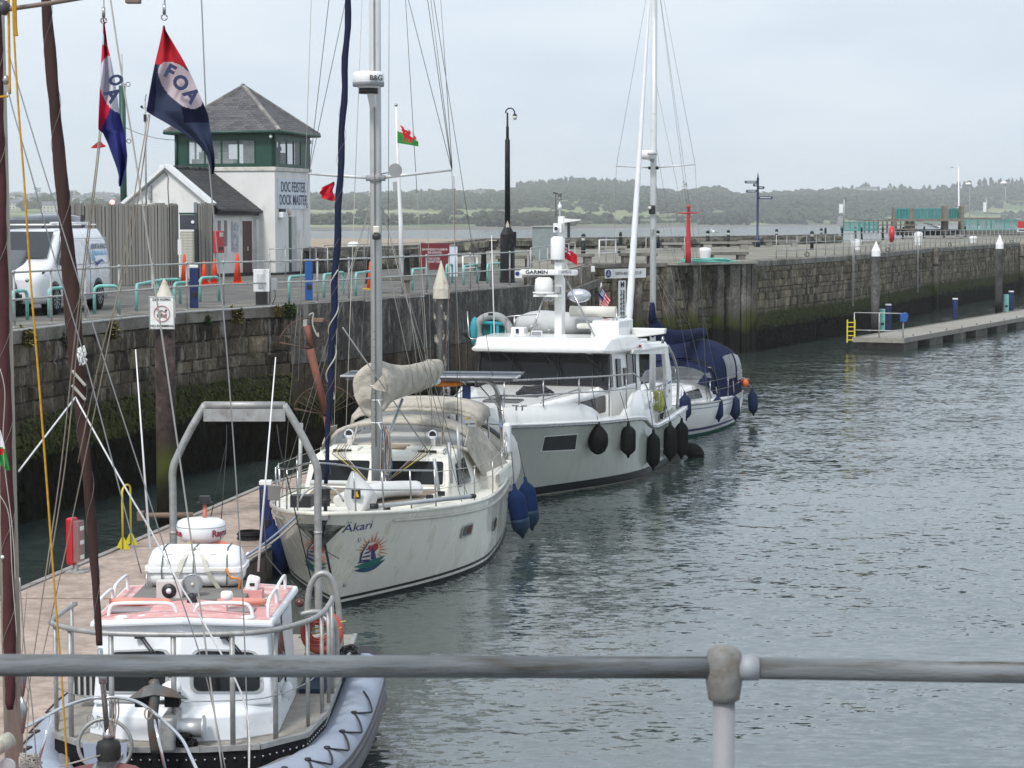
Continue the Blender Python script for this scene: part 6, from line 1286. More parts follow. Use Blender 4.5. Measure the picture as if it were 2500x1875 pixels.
# spinnaker pole on the side rail, sail bags on deck
a = L(922,1236,y=-.1); b = L(1148,1212,y=2.0); MB().tube([a,b],.036,12).obj('pole',alu,ship); MB().tube([a-Vector((.12,.02,0)),a],.045,10).tube([b,b+(b-a).normalized()*.12],.04,10).obj('pole_end',black,ship)
sb = [[(.32+.36*math.cos(a_)*w_*(1-.75*max(0,math.sin(a_)))-.1*max(0,math.sin(a_)),y,1.42+max(0,h_)*(.5+.5*math.sin(a_))) for a_ in [2*math.pi*k/14 for k in range(14)]] for y,w_,h_ in ((-.1,.2,.1),(0,.62,.72),(.3,.75,.7),(.7,.6,.45),(1.1,.3,.2))]
MB().loft(sb,closed=True,caps=True).obj('sail_bag',M('white_sailcloth',(.62,.62,.61),.8,var=.1,vs=3,bump=.6,bs=5),ship,sub=1)
MB().tube(smooth([(-.1,1.0,1.5),(.1,1.5,1.56),(.45,2.1,1.58),(.9,2.5,1.55)]),[.12]+[.16]*17+[.08],12,sc=(1.4,.8)).obj('folded_sail',M('white_sailcloth',()),ship)
o = MB().b2((.26,-.12,1.7),(.4,-.1,1.86)).obj('bag_badge',black,ship); MB().poly([(.29,-.13,1.73),(.35,-.13,1.83),(.38,-.13,1.73)]).obj('badge_mark',yel_b,o)
MB().b2((-1.16,.3,1.6),(-.96,.33,1.84)).obj('bow_vent',M('vent_steel',(.22,.22,.21),.5,.4),ship,.01)
MB().b2((-.62,-.5,1.6),(-.3,-.25,1.78)).lathe([(.1,0),(.1,.12)],(-.12,-.4,1.62),14).obj('windlass',black,ship)
MB().tube([(-1.25,3.0,1.35),(-1.25,3.2,2.55)],.035,8).obj('fishing_tube',galv,ship)
# anchor on the stem
ak = M('anchor_iron',(.012,.015,.014),.6,.3,dirt=(.1,.11,.1),da=.4)
an = MB().tube([(.05,-1.0,1.52),(.05,-1.4,1.47),(.05,-1.5,1.3)],.035,8); an.add([(-.3,-1.35,1.44),(.34,-1.35,1.42),(.13,-1.45,1.36),(.06,-1.52,1.13),(-.04,-1.45,1.36)],[(0,2,1),(0,4,3),(3,2,1),(0,3,2),(4,0,2)])
an.add([(-.35,-1.33,1.47),(.4,-1.33,1.45),(.25,-1.4,1.37),(-.18,-1.4,1.37)],[(0,1,2,3)]); an.obj('anchor',ak,ship,solid=.03); MB().b2((-.06,-1.35,1.53),(.14,-.9,1.6)).obj('bow_roller',steel,ship)
MB().tube([(.04,-1.68,1.2),(.0,-1.3,1.1),(-.35,-.9,1.25)],.006,4).tube([(.04,-1.68,1.2),(.3,-1.3,.95)],.006,4).obj('anchor_lashing',cordd,ship)
# portlights
def solve(px,py,H,sd,fr=None):
    """point of the hull side that the picture shows at (px, py)"""
    fr = fr or FA; best = None; c = (2.5,.9); rg = (2.6,.8)
    for _ in range(5):
        for i in range(15):
            for k in range(15):
                y = c[0]+rg[0]*(i/7-1); z = c[1]+rg[1]*(k/7-1)
                if y < H.ystem(z) or z < 0: continue
                a,b = proj(fr.W(H.at(y,z,sd))); e_ = (a-px)**2+(b-py)**2
                if best is None or e_ < best[0]: best = (e_,y,z)
        c = best[1:]; rg = (rg[0]/4,rg[1]/4)
    return Vector((0,best[1],best[2]))
for px,py,wd in ((1138,1295,.33),(1205,1279,.3)):
    p = solve(px,py,HA,1); y = p.y
    def rrct(w_,h_,r=.04): return [(a,b) for cx,cy,s0 in ((w_/2-r,-h_/2+r,270),(w_/2-r,h_/2-r,0),(-w_/2+r,h_/2-r,90),(-w_/2+r,-h_/2+r,180)) for a,b in ((cx+r*math.cos(R(s0+k)),cy+r*math.sin(R(s0+k))) for k in (0,45,90))]
    o = HA.sticker([(0,rrct(wd*1.5,.21))],y,p.z,1,.02).obj('portlight_frame',steel,ship,solid=.02); HA.sticker([(0,rrct(wd*1.2,.15)),(1,[(.0,-.06),(.12,-.06),(.12,.06),(.0,.06)])],y,p.z,1,.034).obj('portlight_glass',[tint,M('red_curtain',(.16,.05,.04),.8)],o)
# emblem: sun rays, heart, sails, waves on both bows
inkn = M('navy_ink',()); 
def wave(x0,x1,yb,amp,th): return [(x0+(x1-x0)*k/10,yb-amp*math.sin(math.pi*k/10)+.12*(k/10)**2) for k in range(11)]+[(x1-(x1-x0)*k/10,yb-amp*math.sin(math.pi*(1-k/10))*.62+.12*(1-k/10)**2+th*math.sin(math.pi*k/10)*.2) for k in range(1,10)]
E = []
for k in range(15):
    a = R(-40+k*16); r0,r1 = .17,.24+.1*(math.sin(k*1.1)**2)+.07*(k < 9); w_ = .013; E.append((0,[(math.cos(a)*r0*.8-math.sin(a)*w_+.04,.1+math.sin(a)*r0+math.cos(a)*w_),(math.cos(a)*r1*.8+.04,.1+math.sin(a)*r1),(math.cos(a)*r0*.8+math.sin(a)*w_+.04,.1+math.sin(a)*r0-math.cos(a)*w_)]))
E.append((1,[(.06,.02),(.15,.12),(.14,.22),(.08,.23),(.05,.17),(.0,.22),(-.02,.15)])); E.append((2,[(.03,.02),(.045,.22),(.1,.0),(.11,-.1),(.03,-.1)])); 
for k in range(4): E.append((2,[(-.14+.03*k,-.1+.07*k),(.01,-.12+.09*k),(.015,-.085+.09*k),(-.13+.03*k,-.07+.07*k)]))
E.append((2,[(-.16,-.12),(-.13,.08),(-.02,.28),(.01,.3),(-.1,.08),(-.135,-.12)])); E.append((2,[(-.18,-.13),(.12,-.13),(.12,-.115),(-.18,-.115)]))
E.append((3,wave(-.24,.27,-.19,.09,.5))); E.append((4,wave(-.24,.27,-.27,.1,.5)))
em = [M('sun_orange',(.5,.13,.03),.5),M('heart_red',(.45,.02,.02),.5),inkn,M('wave_green',(.01,.14,.11),.5),M('wave_blue',(.02,.07,.12),.5)]
p = solve(900,1356,HA,1); HA.sticker(E,p.y,p.z,1,.012,.84,HA.skew(p.y,p.z,1,FA)).obj('emblem',em,ship)
p2 = solve(765,1356,HA,-1); HA.sticker([(m_,[(-a*.6,b) for a,b in q]) for m_,q in E],p2.y,p2.z,-1,.012,.98,HA.skew(p2.y,p2.z,-1,FA)).obj('emblem',em,ship)
p = solve(873,1287,HA,1); HA.text('Äkari',.2,p.y,p.z,1,inkn,ship,shear=.25,sx=.85,bold=0,sk=HA.skew(p.y,p.z,1,FA)); p2 = solve(752,1287,HA,-1); HA.text('Äkari',.2,p2.y,p2.z,-1,inkn,ship,shear=.25,sx=.7,sk=HA.skew(p2.y,p2.z,-1,FA))
for px,py in ((878,1316),(842,1427)):
    p = solve(px,py,HA,1); MB().lathe([(.045,0),(.03,.02)],HA.at(p.y,p.z,1,0),12,axis=(1,-.3,0),sx=1).obj('hull_fitting',steel,ship)
# stern arch, solar panels, horseshoe, outboard
for sd in (1,-1): MB().tube(smooth([(sd*1.3,10.5,1.1),(sd*1.28,10.3,2.0),(sd*1.2,10.2,2.6),(sd*.9,10.15,2.8),(0,10.15,2.82)],5),.045,10).obj('arch_leg',steel,ship); MB().tube([(sd*1.45,10.0,1.1),(sd*1.3,10.1,2.5)],.025,8).obj('arch_leg',steel,ship); MB().tube([(sd*1.35,9.9,2.2),(sd*.75,10.1,2.82)],.014,6).obj('arch_stay',steel,ship)
pv_ = M('solar_cells',(.02,.03,.05),.3,var=.3,spec=.3); A_s = L(830,912,y=9.7); B_s = L(1264,912,y=9.7)
for k in range(2):
    o = MB().b2((A_s.x,9.7+k*.62,2.86+k*.02),(B_s.x,10.28+k*.62,2.895+k*.02)).obj('solar_panel',M('dark_alloy',(.06,.06,.07),.4) if k else alu,ship,.004); MB().b2((A_s.x+.04,9.74+k*.62,2.896+k*.02),(B_s.x-.04,10.24+k*.62,2.9+k*.02)).obj('solar_cells',pv_,o)
MB().b2((A_s.x+.1,9.72,2.8),(B_s.x-.1,9.76,2.84)).obj('panel_rail',M('dark_alloy',(.06,.06,.07),.4),ship)
MB().b2((1.42,9.4,1.4),(1.58,9.6,2.0)).obj('liferaft_case',white_p,ship,.05); MB().ball((.2,10.0,2.73),.2,10,sx=1.9,sz=.35).obj('bundle',orange_c,ship); MB().b2((.55,9.9,2.35),(.72,9.95,2.7)).obj('blue_bag',navy_p,ship,.02); MB().b2((.6,9.9,2.02),(.82,9.98,2.36)).obj('yellow_bag',yel_b,ship,.03)
MB().lathe([(.09,0),(.11,.02),(.11,.06),(.09,.08)],L(926,978,y=8),16,axis=(0,-1,0)).obj('speaker',black,ship); MB().ball(L(886,972,y=10),.13,10).obj('orange_buoy',M('buoy_orange',(.7,.12,.03),.5),ship)
rp_ = MB()
for k in range(8): rp_.tube(arc((1.3,10.3,1.85+.02*k),.055,0,360,10,v=(0,1,0)),.012,4)
rp_.obj('rope_turns',M('blue_white_cord',(.3,.38,.5),.8),ship)
MB().lathe([(.1,0),(.1,.2)],(1.5,8.2,1.0),14).lathe([(.11,.2),(.08,.3),(.08,.32)],(1.5,8.2,1.0),14).obj('winch',steel,ship); MB().prism([(1.35,6.2),(1.75,6.2),(1.75,8.4),(1.35,8.4)],1.05,1.4).obj('coaming',creamdeck,ship,.06)
for y in (.5,1.9,2.4): q = HA.at(y,shA(.2),1,-.3); MB().b2((q.x-.09,y,1.44),(q.x+.03,y+.04,1.52)).obj('deck_port',tint,ship,.01)
for y in (.1,6.2): q = HA.at(y,shA(.3),1,-.08); MB().tube([(q.x,y-.12,shA(.3)+.07),(q.x,y+.12,shA(.3)+.07)],.02,6).b2((q.x-.03,y-.04,shA(.3)-.05),(q.x+.03,y+.04,shA(.3)+.06)).obj('cleat',steel,ship)
# dinghy on the stern
dg = empty('dinghy','white and grey inflatable dinghy slung at the stern of the cream cruiser','dinghy',FA.W((0,11.3,0)),FA.rz)
dgw = M('dinghy_white',(.6,.6,.58),.6); dgg = M('dinghy_grey',(.14,.15,.17),.7)
tb = smooth([(-1.5,0,1.75),(-.6,0,1.9),(.2,0,1.88),(.8,0,1.75),(1.22,0,1.42),(1.32,0,.95),(1.2,0,.6)],5); MB().tube(tb,.24,14).obj('tube',dgw,dg)
tb2 = smooth([(-1.2,.15,1.2),(0,.12,1.3),(.7,.1,1.2),(1.05,.05,.9),(1.1,0,.6)],5); MB().tube(tb2,.3,12).obj('floor',dgg,dg)
MB().tube([v+Vector((.03,-.18,.06)) for v in tb[9:22]],.07,8,sc=(1.8,.4)).obj('rubbing_patch',dgg,dg); MB().tube([v+Vector((.0,-.27,.03)) for v in tb[10:20]],.012,5).obj('grab_line',cordd,dg)
# fenders of the cruiser
pf1 = FA.L(1264,1255,y=6.2); pf2 = FA.L(1288,1235,y=7.6)
fender(P(1266,1250,d=39.6),.86,.17,bluef,'large blue fender with dark lower end, nearer of the two on the cream cruiser quarter',bluegr,line=FA.W((1.95,6.5,1.75)),lean=(.1,-.16))
fender(P(1291,1232,d=41),.86,.17,bluef,'large blue fender behind its twin on the cream cruiser quarter',bluegr,line=FA.W((1.9,7.9,1.75)),lean=(.0,-.14))
fender(P(668,1350,z=.35),.95,.22,bluef,'big blue fender squeezed between pontoon and cream cruiser bow',line=FA.W((-1.6,1.6,1.6)))
fender(P(597,1398,z=.2),.5,.13,white_g,'white and blue fender lying at the pontoon edge before the cruiser bow',bluef,lean=(.1,.2))
# red ensign under the spreader
o0 = L(812,452,y=3.3)
def hang(u,v): return (-u*.22+.02*math.sin(v*9),.03*math.sin(u*8+v*5),v*.34*(1-u*.5)-.0+u*.06)
tag(flag('red_ensign','small red ensign hanging under the cream cruiser spreader','flag',FA.W(L(815,492,y=3.3)),.4,.4,lambda u,v: 1 if (u < .3 and v > .6 and (int(u*20)+int(v*20)) % 3 == 0) else 0,n=20,mats=[fr_,M('flag_navy',())],fn=hang),'small red ensign hanging under the cream cruiser spreader','flag')
# mooring lines of the cruiser
wb = FA.W((-.35,-.9,1.6)); rope('mooring_line','pair of blue white mooring lines from the cruiser bow down to the pontoon',sag(wb,P(560,1382,z=ZP+.05),.06),.018,M('blue_white_cord',())); rope('mooring_line','second mooring line beside the pair at the cruiser bow',sag(wb+Vector((.05,0,-.03)),P(540,1388,z=ZP+.05),.12),.016,cord)
rope('mooring_line','thin black and white line hanging from the cruiser bow rail',[FA.W((-1.3,.5,1.75)),FA.W((-.9,-.9,.9)),P(770,1500,z=.3)],.012,cordd)
# ================================================================== MOTOR YACHT
FY = Frame(-.95,44.8,.3); L = FY.L
yt = empty('motor_yacht','white and grey green motor yacht with flybridge, radar mast and black fenders','motor yacht',FY.o,FY.rz)
def tab(t): return lambda y: lerp_tab(t,y)
rubz = tab([(-1,1.8),(0,1.77),(2,1.64),(4.5,1.5),(6.4,1.42),(7.0,1.36),(7.6,1.14),(8.2,1.06),(9.5,1.08),(12,1.2)])
bulz = tab([(-1,2.2),(0,2.16),(2.2,2.06),(3.7,2.0),(4.2,1.85),(4.6,1.62),(5.6,1.58),(6.0,1.78),(6.25,2.02),(6.6,2.08),(7.6,1.98),(7.75,1.6),(8.0,1.2),(8.3,1.12),(12,1.26)])
HY = Hull(0,-.6,11.9,2.17,lambda t: rubz(t*11.9),sm=.62,tr=.95,e=(2.1,.8),wl=.98,zst=1.78,stern_rake=.1)
greyg = M('hull_grey_green',(.4,.415,.375),.2,var=.03,coat=.5,dirt=(.33,.33,.28),da=.3,ds=2,stretch=(2,2,.3))
antif = M('hull_black_band',(.006,.006,.007),.4,spec=.25)
HY.build([-.5,-.05,.02,.07,.2,.3],nt_=56,mfun=lambda k: {0: 2,1: 2,2: 1,3: 1}.get(k,0) if k < 4 else 0).obj('hull',[greyg,antif,M('waterline_scum',(.3,.29,.24),.6)],yt)
mb = MB()
for sd in (1,-1):
    o_,i_,N = [],[],90
    rows = []
    for i in range(N+1):
        t = (i/N)**1.15; y_ = t*11.9; a = HY.pt(t,rubz(y_),sd); zb = max(bulz(y_),rubz(y_)+.05); up = Vector((a.x+sd*.02,a.y,a.z+.02)); tp = Vector((a.x+sd*.01*(1),a.y,zb)); inn = Vector((a.x-sd*min(.09,abs(a.x)),a.y,zb)); lo = Vector((a.x-sd*min(.12,abs(a.x)),a.y,rubz(y_)-.02)); rows.append([up,tp,inn,lo])
    mb.loft(rows if sd < 0 else [r[::-1] for r in rows])
    MB().tube([HY.pt((i/60)**1.15,rubz((i/60)**1.15*11.9),sd)+Vector((sd*.025,0,0)) for i in range(61)],.032,8).obj('rubbing_strake',steel,yt)
    MB().tube([HY.pt((i/60)**1.15,rubz((i/60)**1.15*11.9)+.05,sd)+Vector((sd*.02,0,0)) for i in range(61)],.03,8).obj('gunwale_lip',gel,yt)
mb.obj('bulwark',gel,yt)
HY.deck(-.05,.05,n=50).obj('deck',nonskid,yt)
# foredeck trunk with dark side window
def tr_(y,w_,zt,zb=1.3): return [(-w_,y,zb),(w_,y,zb),(w_*.94,y,zt-.06),(w_*.86,y,zt),(-w_*.86,y,zt),(-w_*.94,y,zt-.06)]
house([tr_(1.3,.55,1.86),tr_(1.5,.7,2.0),tr_(3.5,1.25,2.1),tr_(4.6,1.5,2.15),tr_(6.2,1.62,2.2)],gel,'foredeck_trunk',yt,.04)
for sd in (1,-1):
    q = [(sd*1.43,3.95,1.64),(sd*1.58,5.35,1.64),(sd*1.545,5.45,2.02),(sd*1.4,3.85,1.98)]; quad_on(q if sd > 0 else q[::-1],'trunk_window',tint,yt,.03,.03,0,.08)
for y,w_ in ((2.4,.4),(3.4,.55)): MB().b2((-w_,y,2.02),(w_,y+.5,2.09+.02*y/3)).obj('deck_hatch',M('smoked_hatch',(.1,.1,.1),.15),yt,.02)
for sd in (1,-1):
    MB().tube([(sd*1.0,2.1,2.08),(sd*1.02,2.15,2.15),(sd*1.3,4.2,2.24),(sd*1.3,4.3,2.17)],.015,6).obj('trunk_handrail',steel,yt)
mb = MB(); 
for k in range(5): mb.tube([(.35+.42*math.cos(a)*(1-.1*k),3.9+.3*math.sin(a),2.16+.03*k+.015*math.sin(a*3+k)) for a in [2*math.pi*i/20 for i in range(21)]],.022,5)
mb.obj('rope_pile',cordd,yt)
MB().lathe([(.13,0),(.13,.1),(.08,.14),(.08,.2),(.12,.22)],(.1,.75,1.72),14).b2((-.25,.5,1.7),(.0,.9,1.85)).obj('windlass',chrome,yt); MB().b2((-.18,-.9,1.74),(.18,.4,1.86)).tube([(0,-.95,1.8),(0,-.5,1.9)],.04,6).obj('bow_roller',steel,yt)
q = L(1268,1000,z=2.06); MB().tube([(q.x-.16,q.y,q.z+.08),(q.x+.16,q.y,q.z+.08)],.018,6).b2((q.x-.08,q.y-.02,q.z-.02),(q.x-.05,q.y+.02,q.z+.08)).b2((q.x+.05,q.y-.02,q.z-.02),(q.x+.08,q.y+.02,q.z+.08)).obj('deck_cleat',steel,yt)
# bow rail
def railtop(y):  return bulz(y)
pts = []; leg = []
for sd in (-1,1):
    seq = [(-.3,.12),(.7,.1),(1.9,.08),(3.2,.06),(4.6,.06),(5.6,.06)] if sd > 0 else [(-.3,.12),(.7,.1),(1.9,.08),(3.2,.06),(4.6,.06)]
    R1 = []
    for y,ins in seq:
        t = (y+.55)/12.3; a = HY.at(y,1.75,sd,-ins); zt = tab([(-1,2.72),(0,2.68),(2,2.62),(4.6,2.52),(6,2.48)])(y); R1.append(Vector((a.x,a.y,zt))); MB().tube([(a.x,a.y,max(1.62,bulz(y)-.04)),(a.x,a.y,zt)],.016,8).obj('rail_post',steel,yt)
    if sd > 0:
        tail = [HY.at(6.2,1.7,1,-.06),HY.at(7.0,1.6,1,-.06),HY.at(7.6,1.5,1,-.08)]; zz = (2.45,2.2,1.92); top = smooth(R1+[Vector((p.x,p.y,z)) for p,z in zip(tail,zz)],5)
        mid = smooth([Vector((p.x,p.y,p.z-.33)) for p in R1]+[Vector((tail[0].x,tail[0].y,2.12)),Vector((tail[1].x,tail[1].y,1.92)),Vector((tail[2].x,tail[2].y,1.6))],5); MB().tube(top,.018,8).obj('guard_rail',steel,yt); MB().tube(mid,.014,8).obj('guard_rail',steel,yt)
    else:
        MB().tube(smooth(R1,5),.018,8).obj('guard_rail',steel,yt); MB().tube(smooth([Vector((p.x,p.y,p.z-.33)) for p in R1],5),.014,8).obj('guard_rail',steel,yt)
MB().tube(smooth([HY.at(-.3,1.75,-1,-.12)*1+Vector((0,0,.93)),Vector((0,-.75,2.72)),HY.at(-.3,1.75,1,-.12)+Vector((0,0,.93))],6),.018,8).obj('guard_rail',steel,yt)
# wheelhouse: lower body, window band, roof
WB,WT = 2.12,2.98
def wh(y0,y1,wb,wt,zb,zt): pass
MB().prism([(-1.62,5.75),(1.62,5.75),(1.66,8.6),(-1.66,8.6)],1.2,WB).obj('lower_house',gel,yt,.04)
MB().add([(-1.6,5.7,WB),(1.6,5.7,WB),(1.52,5.95,WT),(-1.52,5.95,WT)],[(0,1,2,3)]).obj('windscreen',tint,yt,solid=.03)
for x in (-1.6,-.85,.0,.85): pass
for x in (-.78,.38,1.22): MB().beam((x*1.0,5.675,WB+.01),(x*.95,5.93,WT),.07,.02).obj('windscreen_divider',black,yt)
MB().beam((-1.62,5.69,WB+.04),(1.62,5.69,WB+.04),.03,.1).obj('windscreen_surround',black,yt); MB().beam((-1.55,5.925,WT-.06),(1.55,5.925,WT-.06),.03,.1).obj('windscreen_surround',black,yt); MB().beam((-1.58,5.68,WB),(-1.52,5.92,WT),.1,.03).obj('windscreen_surround',black,yt)
for (x0,x1,z0,z1,m_) in ((-.45,.55,2.2,2.72,black),(-1.4,-.9,2.15,2.6,M('interior_brown',(.12,.09,.06),.7)),(-.7,-.2,2.16,2.3,M('paper',())),(1.25,1.4,2.15,2.9,M('curtain',(.28,.27,.24),.9))): MB().b2((x0,6.5,z0),(x1,6.6,z1)).obj('interior',m_,yt)
for sd in (1,-1):
    def sidep(pts,name,m_,off=.01,th=.03,par=yt,rad=.04):
        q = [(sd*x,y,z) for x,y,z in pts]; return quad_on(q if sd > 0 else q[::-1],name,m_,par,th,off,0,rad)
    # side wall with pillars: full white wall then panes
    w0 = [(1.6,5.72,1.2),(1.66,8.6,1.2),(1.58,8.6,3.05),(1.5,5.97,3.05)]; sidep(w0,'side_wall',gel,0,.08,rad=0)
    sidep([(1.585,5.86,2.16),(1.59,6.1,2.14),(1.53,6.14,2.92),(1.515,6.0,2.93)],'side_window',tint,.012)
    sidep([(1.612,6.5,1.72),(1.62,6.85,1.7),(1.565,6.85,2.76),(1.56,6.5,2.78)],'side_window',tint,.014)
    sidep([(1.61,7.12,2.05),(1.615,7.34,2.04),(1.59,7.34,2.52),(1.587,7.12,2.53)],'side_window',tint,.014,rad=.02)
    o = sidep([(1.63,7.45,1.42),(1.645,8.2,1.4),(1.575,8.2,2.82),(1.57,7.45,2.84)],'door',M('door_glass',(.06,.06,.06),.08,var=.3),.014,.03,rad=.1); sidep([(1.66,8.08,1.42),(1.662,8.13,1.42),(1.6,8.13,2.8),(1.6,8.08,2.8)],'door_edge',black,.03,.02,o,0)
MB().b2((-1.6,8.55,1.2),(1.6,8.6,3.0)).obj('aft_bulkhead',gel,yt)
# roof: thick moulded visor and cap
def rf(y,w_,z0,z1,ch=.16): return [(-w_,y,z0),(w_,y,z0),(w_+.03,y,z0+.06),(w_-ch*.4,y,z1-.02),(w_-ch,y,z1),(-w_+ch,y,z1),(-w_+ch*.4,y,z1-.02),(-w_-.03,y,z0+.06)]
house([rf(5.3,1.52,3.02,3.1,.3),rf(5.34,1.56,2.98,3.14,.28),rf(5.8,1.66,2.93,3.28),rf(7.0,1.72,2.92,3.3),rf(8.0,1.74,2.9,3.26),rf(8.3,1.76,2.88,3.1,.1)],gel,'wheelhouse_roof',yt,.025)
house([rf(8.25,1.78,2.84,3.06,.08),rf(9.8,1.86,2.82,3.0,.08),rf(10.5,1.86,2.78,2.98,.1),rf(10.95,1.8,2.62,2.8,.12)],gel,'cockpit_roof',yt,.03)
for sd in (1,-1):
    q = [(1.78,7.2,2.95),(1.86,10.3,2.82),(1.86,10.3,2.68),(1.8,8.9,2.76),(1.74,7.2,2.86)]; MB().add([(sd*x,y,z) for x,y,z in q],[tuple(range(5))]).obj('roof_side',gel,yt,solid=.06)
    MB().add([(sd*1.88,10.15,1.25),(sd*1.9,10.75,1.3),(sd*1.88,10.72,2.2),(sd*1.84,10.45,2.82),(sd*1.84,10.1,2.8),(sd*1.88,10.18,2.2)],[(0,1,2,3,4,5)]).obj('roof_pillar',gel,yt,solid=.09)
    MB().tube(smooth([(sd*1.95,11.3,1.25),(sd*1.97,11.3,2.0),(sd*1.9,11.15,2.5),(sd*1.78,10.9,2.85)],5),.035,8).obj('stern_tube',steel,yt)
    # cockpit gate rails
    for z in (1.98,1.6,1.3): MB().tube([(sd*2.02,8.3,z),(sd*2.03,9.6,z+.03),(sd*1.94,10.2,z+.05)],.016,8).obj('cockpit_rail',steel,yt)
    for y in (8.3,8.9,9.6): MB().tube([(sd*2.03,y,1.1),(sd*2.03,y,2.0)],.018,8).obj('rail_post',steel,yt)
    MB().tube([(sd*1.98,7.75,1.2),(sd*1.98,7.75,1.95),(sd*2.02,8.3,1.98)],.016,8).obj('cockpit_rail',steel,yt)
HY.deck(0,.15,n=10,t0=.68,t1=1,z=1.05,camber=0).obj('cockpit_floor',M('cockpit_cream',(.5,.48,.42),.7),yt); MB().b2((-1.9,11.2,1.0),(1.9,11.4,1.3)).obj('transom_top',gel,yt,.04)
MB().b2((.9,9.9,1.06),(1.5,10.4,1.5)).obj('cockpit_seat',M('seat_cream',(.55,.52,.45),.8),yt,.04)
o = MB().tube(smooth([(1.98,9.0,1.85),(2.0,9.05,1.6),(1.97,9.1,1.35)],5),[.1]*10+[.06],10,sc=(.5,1.2)).obj('lifejacket',M('hi_vis_yellow',(.38,.42,.09),.8,var=.3,vs=12),yt); MB().tube(smooth([(1.95,9.35,1.6),(2.0,9.4,1.4),(1.95,9.4,1.15)],4),.06,8).obj('harness',cordd,yt)
p = HY.at(7.1,1.68,1,.05); MB().lathe([(.1,0),(.1,.015)],p,20,axis=(1,0,0)).obj('emblem',M('emblem_grey',(.25,.26,.28),.4),yt); MB().lathe([(.07,.016),(.07,.02)],p,6,axis=(1,0,0)).obj('emblem_mark',gel,yt)
MB().add([(1.935,10.3,1.93),(1.94,10.6,1.95),(1.94,10.6,1.99),(1.935,10.3,1.97)],[(0,1,2,3)]).obj('nameplate',bluep,yt,solid=.01); MB().ball((1.945,10.45,1.75),.05,8,sx=.3).obj('pillar_emblem',grey_pl,yt)
# hull window
p = [L(*q,x=1.55) for q in ((1322,1101),(1403,1097),(1408,1061),(1329,1067))]
HY.sticker([(0,[(0,0),(1.0,0),(1.06,.3),(.06,.3)])],2.35,.82,1,.012).obj('hull_window_old',tint,yt); bpy.data.objects.remove(bpy.data.objects['hull_window_old'])
def hp_solve(px,py,H=HY):
    y = 3.0; z = 1
    for _ in range(25): q = L(px,py,x=H.at(max(.1,y),z,1).x); y = .5*y+.5*q.y; z = q.z
    return y,z
cs = [hp_solve(*q) for q in ((1322,1101),(1403,1097),(1408,1061),(1329,1067))]
def grid_patch(cs,off,n=8):
    mb = MB(); vs = []
    for i in range(n+1):
        u = i/n; b = (cs[0][0]*(1-u)+cs[1][0]*u,cs[0][1]*(1-u)+cs[1][1]*u); t_ = (cs[3][0]*(1-u)+cs[2][0]*u,cs[3][1]*(1-u)+cs[2][1]*u); vs += [HY.at(b[0],b[1],1,off),HY.at(t_[0],t_[1],1,off)]
    return mb.add(vs,[(2*i,2*i+2,2*i+3,2*i+1) for i in range(n)],0,True)
c0 = (sum(c[0] for c in cs)/4,sum(c[1] for c in cs)/4); grid_patch([(c0[0]+(c[0]-c0[0])*1.05,c0[1]+(c[1]-c0[1])*1.14) for c in cs],.006).obj('hull_window_frame',gel,yt); grid_patch(cs,.014).obj('hull_window',tint,yt)
for y,z in ((8.6,.45),(8.9,.45),(7.2,.36),(7.5,.36)): MB().lathe([(.045,0),(.045,.02)],HY.at(y,z,1,0),10,axis=(1,0,0)).obj('skin_fitting',steel,yt)
# wipers
for x in (-1.0,-.02,.95):
    w_ = MB().tube([(x,5.62,2.97),(x+.42,5.72,2.55)],.012,5).tube([(x+.04,5.6,2.98),(x+.46,5.7,2.57)],.012,5).box((x,5.62,2.96),(.1,.06,.06)); w_.tube([(x+.4,5.74,2.75),(x+.5,5.7,2.33)],.014,5); w_.obj('wiper',black,yt)
MB().lathe([(.04,0),(.03,.05)],(1.77,7.9,3.0),10,axis=(1,0,0)).obj('port_light',red_l,yt)
for i in range(4): MB().ball((1.2+.03*i,5.3,2.96),.012,6).obj('screw',steel,yt)
# roof gear: mast with scanner
mz = 3.28; my_ = 7.0; c = L(1366,831,y=my_); mxx = c.x
def zz(py,y=my_,px=1366): return L(px,py,y=y).z
MB().prism([(mxx-.09,my_-.14),(mxx+.09,my_-.14),(mxx+.1,my_+.16),(mxx-.1,my_+.16)],mz-.1,zz(640)).obj('radar_mast',gel,yt,.02)
c1_ = L(1290,833,y=6.2); c2_ = L(1335,706,y=6.9); MB().tube([c1_,c2_],.022,8).obj('mast_stay',steel,yt); c1_ = L(1457,831,y=6.6); c2_ = L(1377,672,y=6.9); MB().tube([c1_,c2_],.022,8).obj('mast_stay',steel,yt)
za = zz(664); sL = L(1271,664,y=6.75); sR = L(1410,660,y=6.75)
s_ = MB().b2((sL.x,6.66,za-.07),(sR.x,6.84,za+.06)).obj('radar_scanner',white_g,yt,.04); dk_i = M('dark_ink',())
text('GARMIN',.125,(sL.x+.42,6.65,za),(1,0,0),(0,0,1),dk_i,s_,sx=1.15,bold=.003); text('xHD2',.1,(sR.x-.24,6.65,za+.01),(1,0,0),(0,0,1),dk_i,s_,bold=.002)
MB().beam((sR.x-.02,6.652,za),(sR.x-.44,6.652,za),.004,.11).obj('scanner_frame_mark',M('pale_mark',(.5,.52,.55),.5),s_)
MB().lathe([(.2,0),(.22,.1),(.2,.32),(.14,.36)],(mxx-.3,6.7,zz(714)),18).lathe([(.26,-.02),(.26,.02)],(mxx-.3,6.7,zz(714)),18).obj('radar_motor',gel,yt); MB().b2((mxx-.5,6.5,zz(718)-.05),(mxx+.1,6.95,zz(718))).obj('mast_shelf',gel,yt)
for x in (-.22,-.12): MB().lathe([(.05,0),(.07,.05),(.02,.12)],(mxx+x,6.6,zz(728)),12,axis=(0,1,0)).obj('horn',steel,yt)
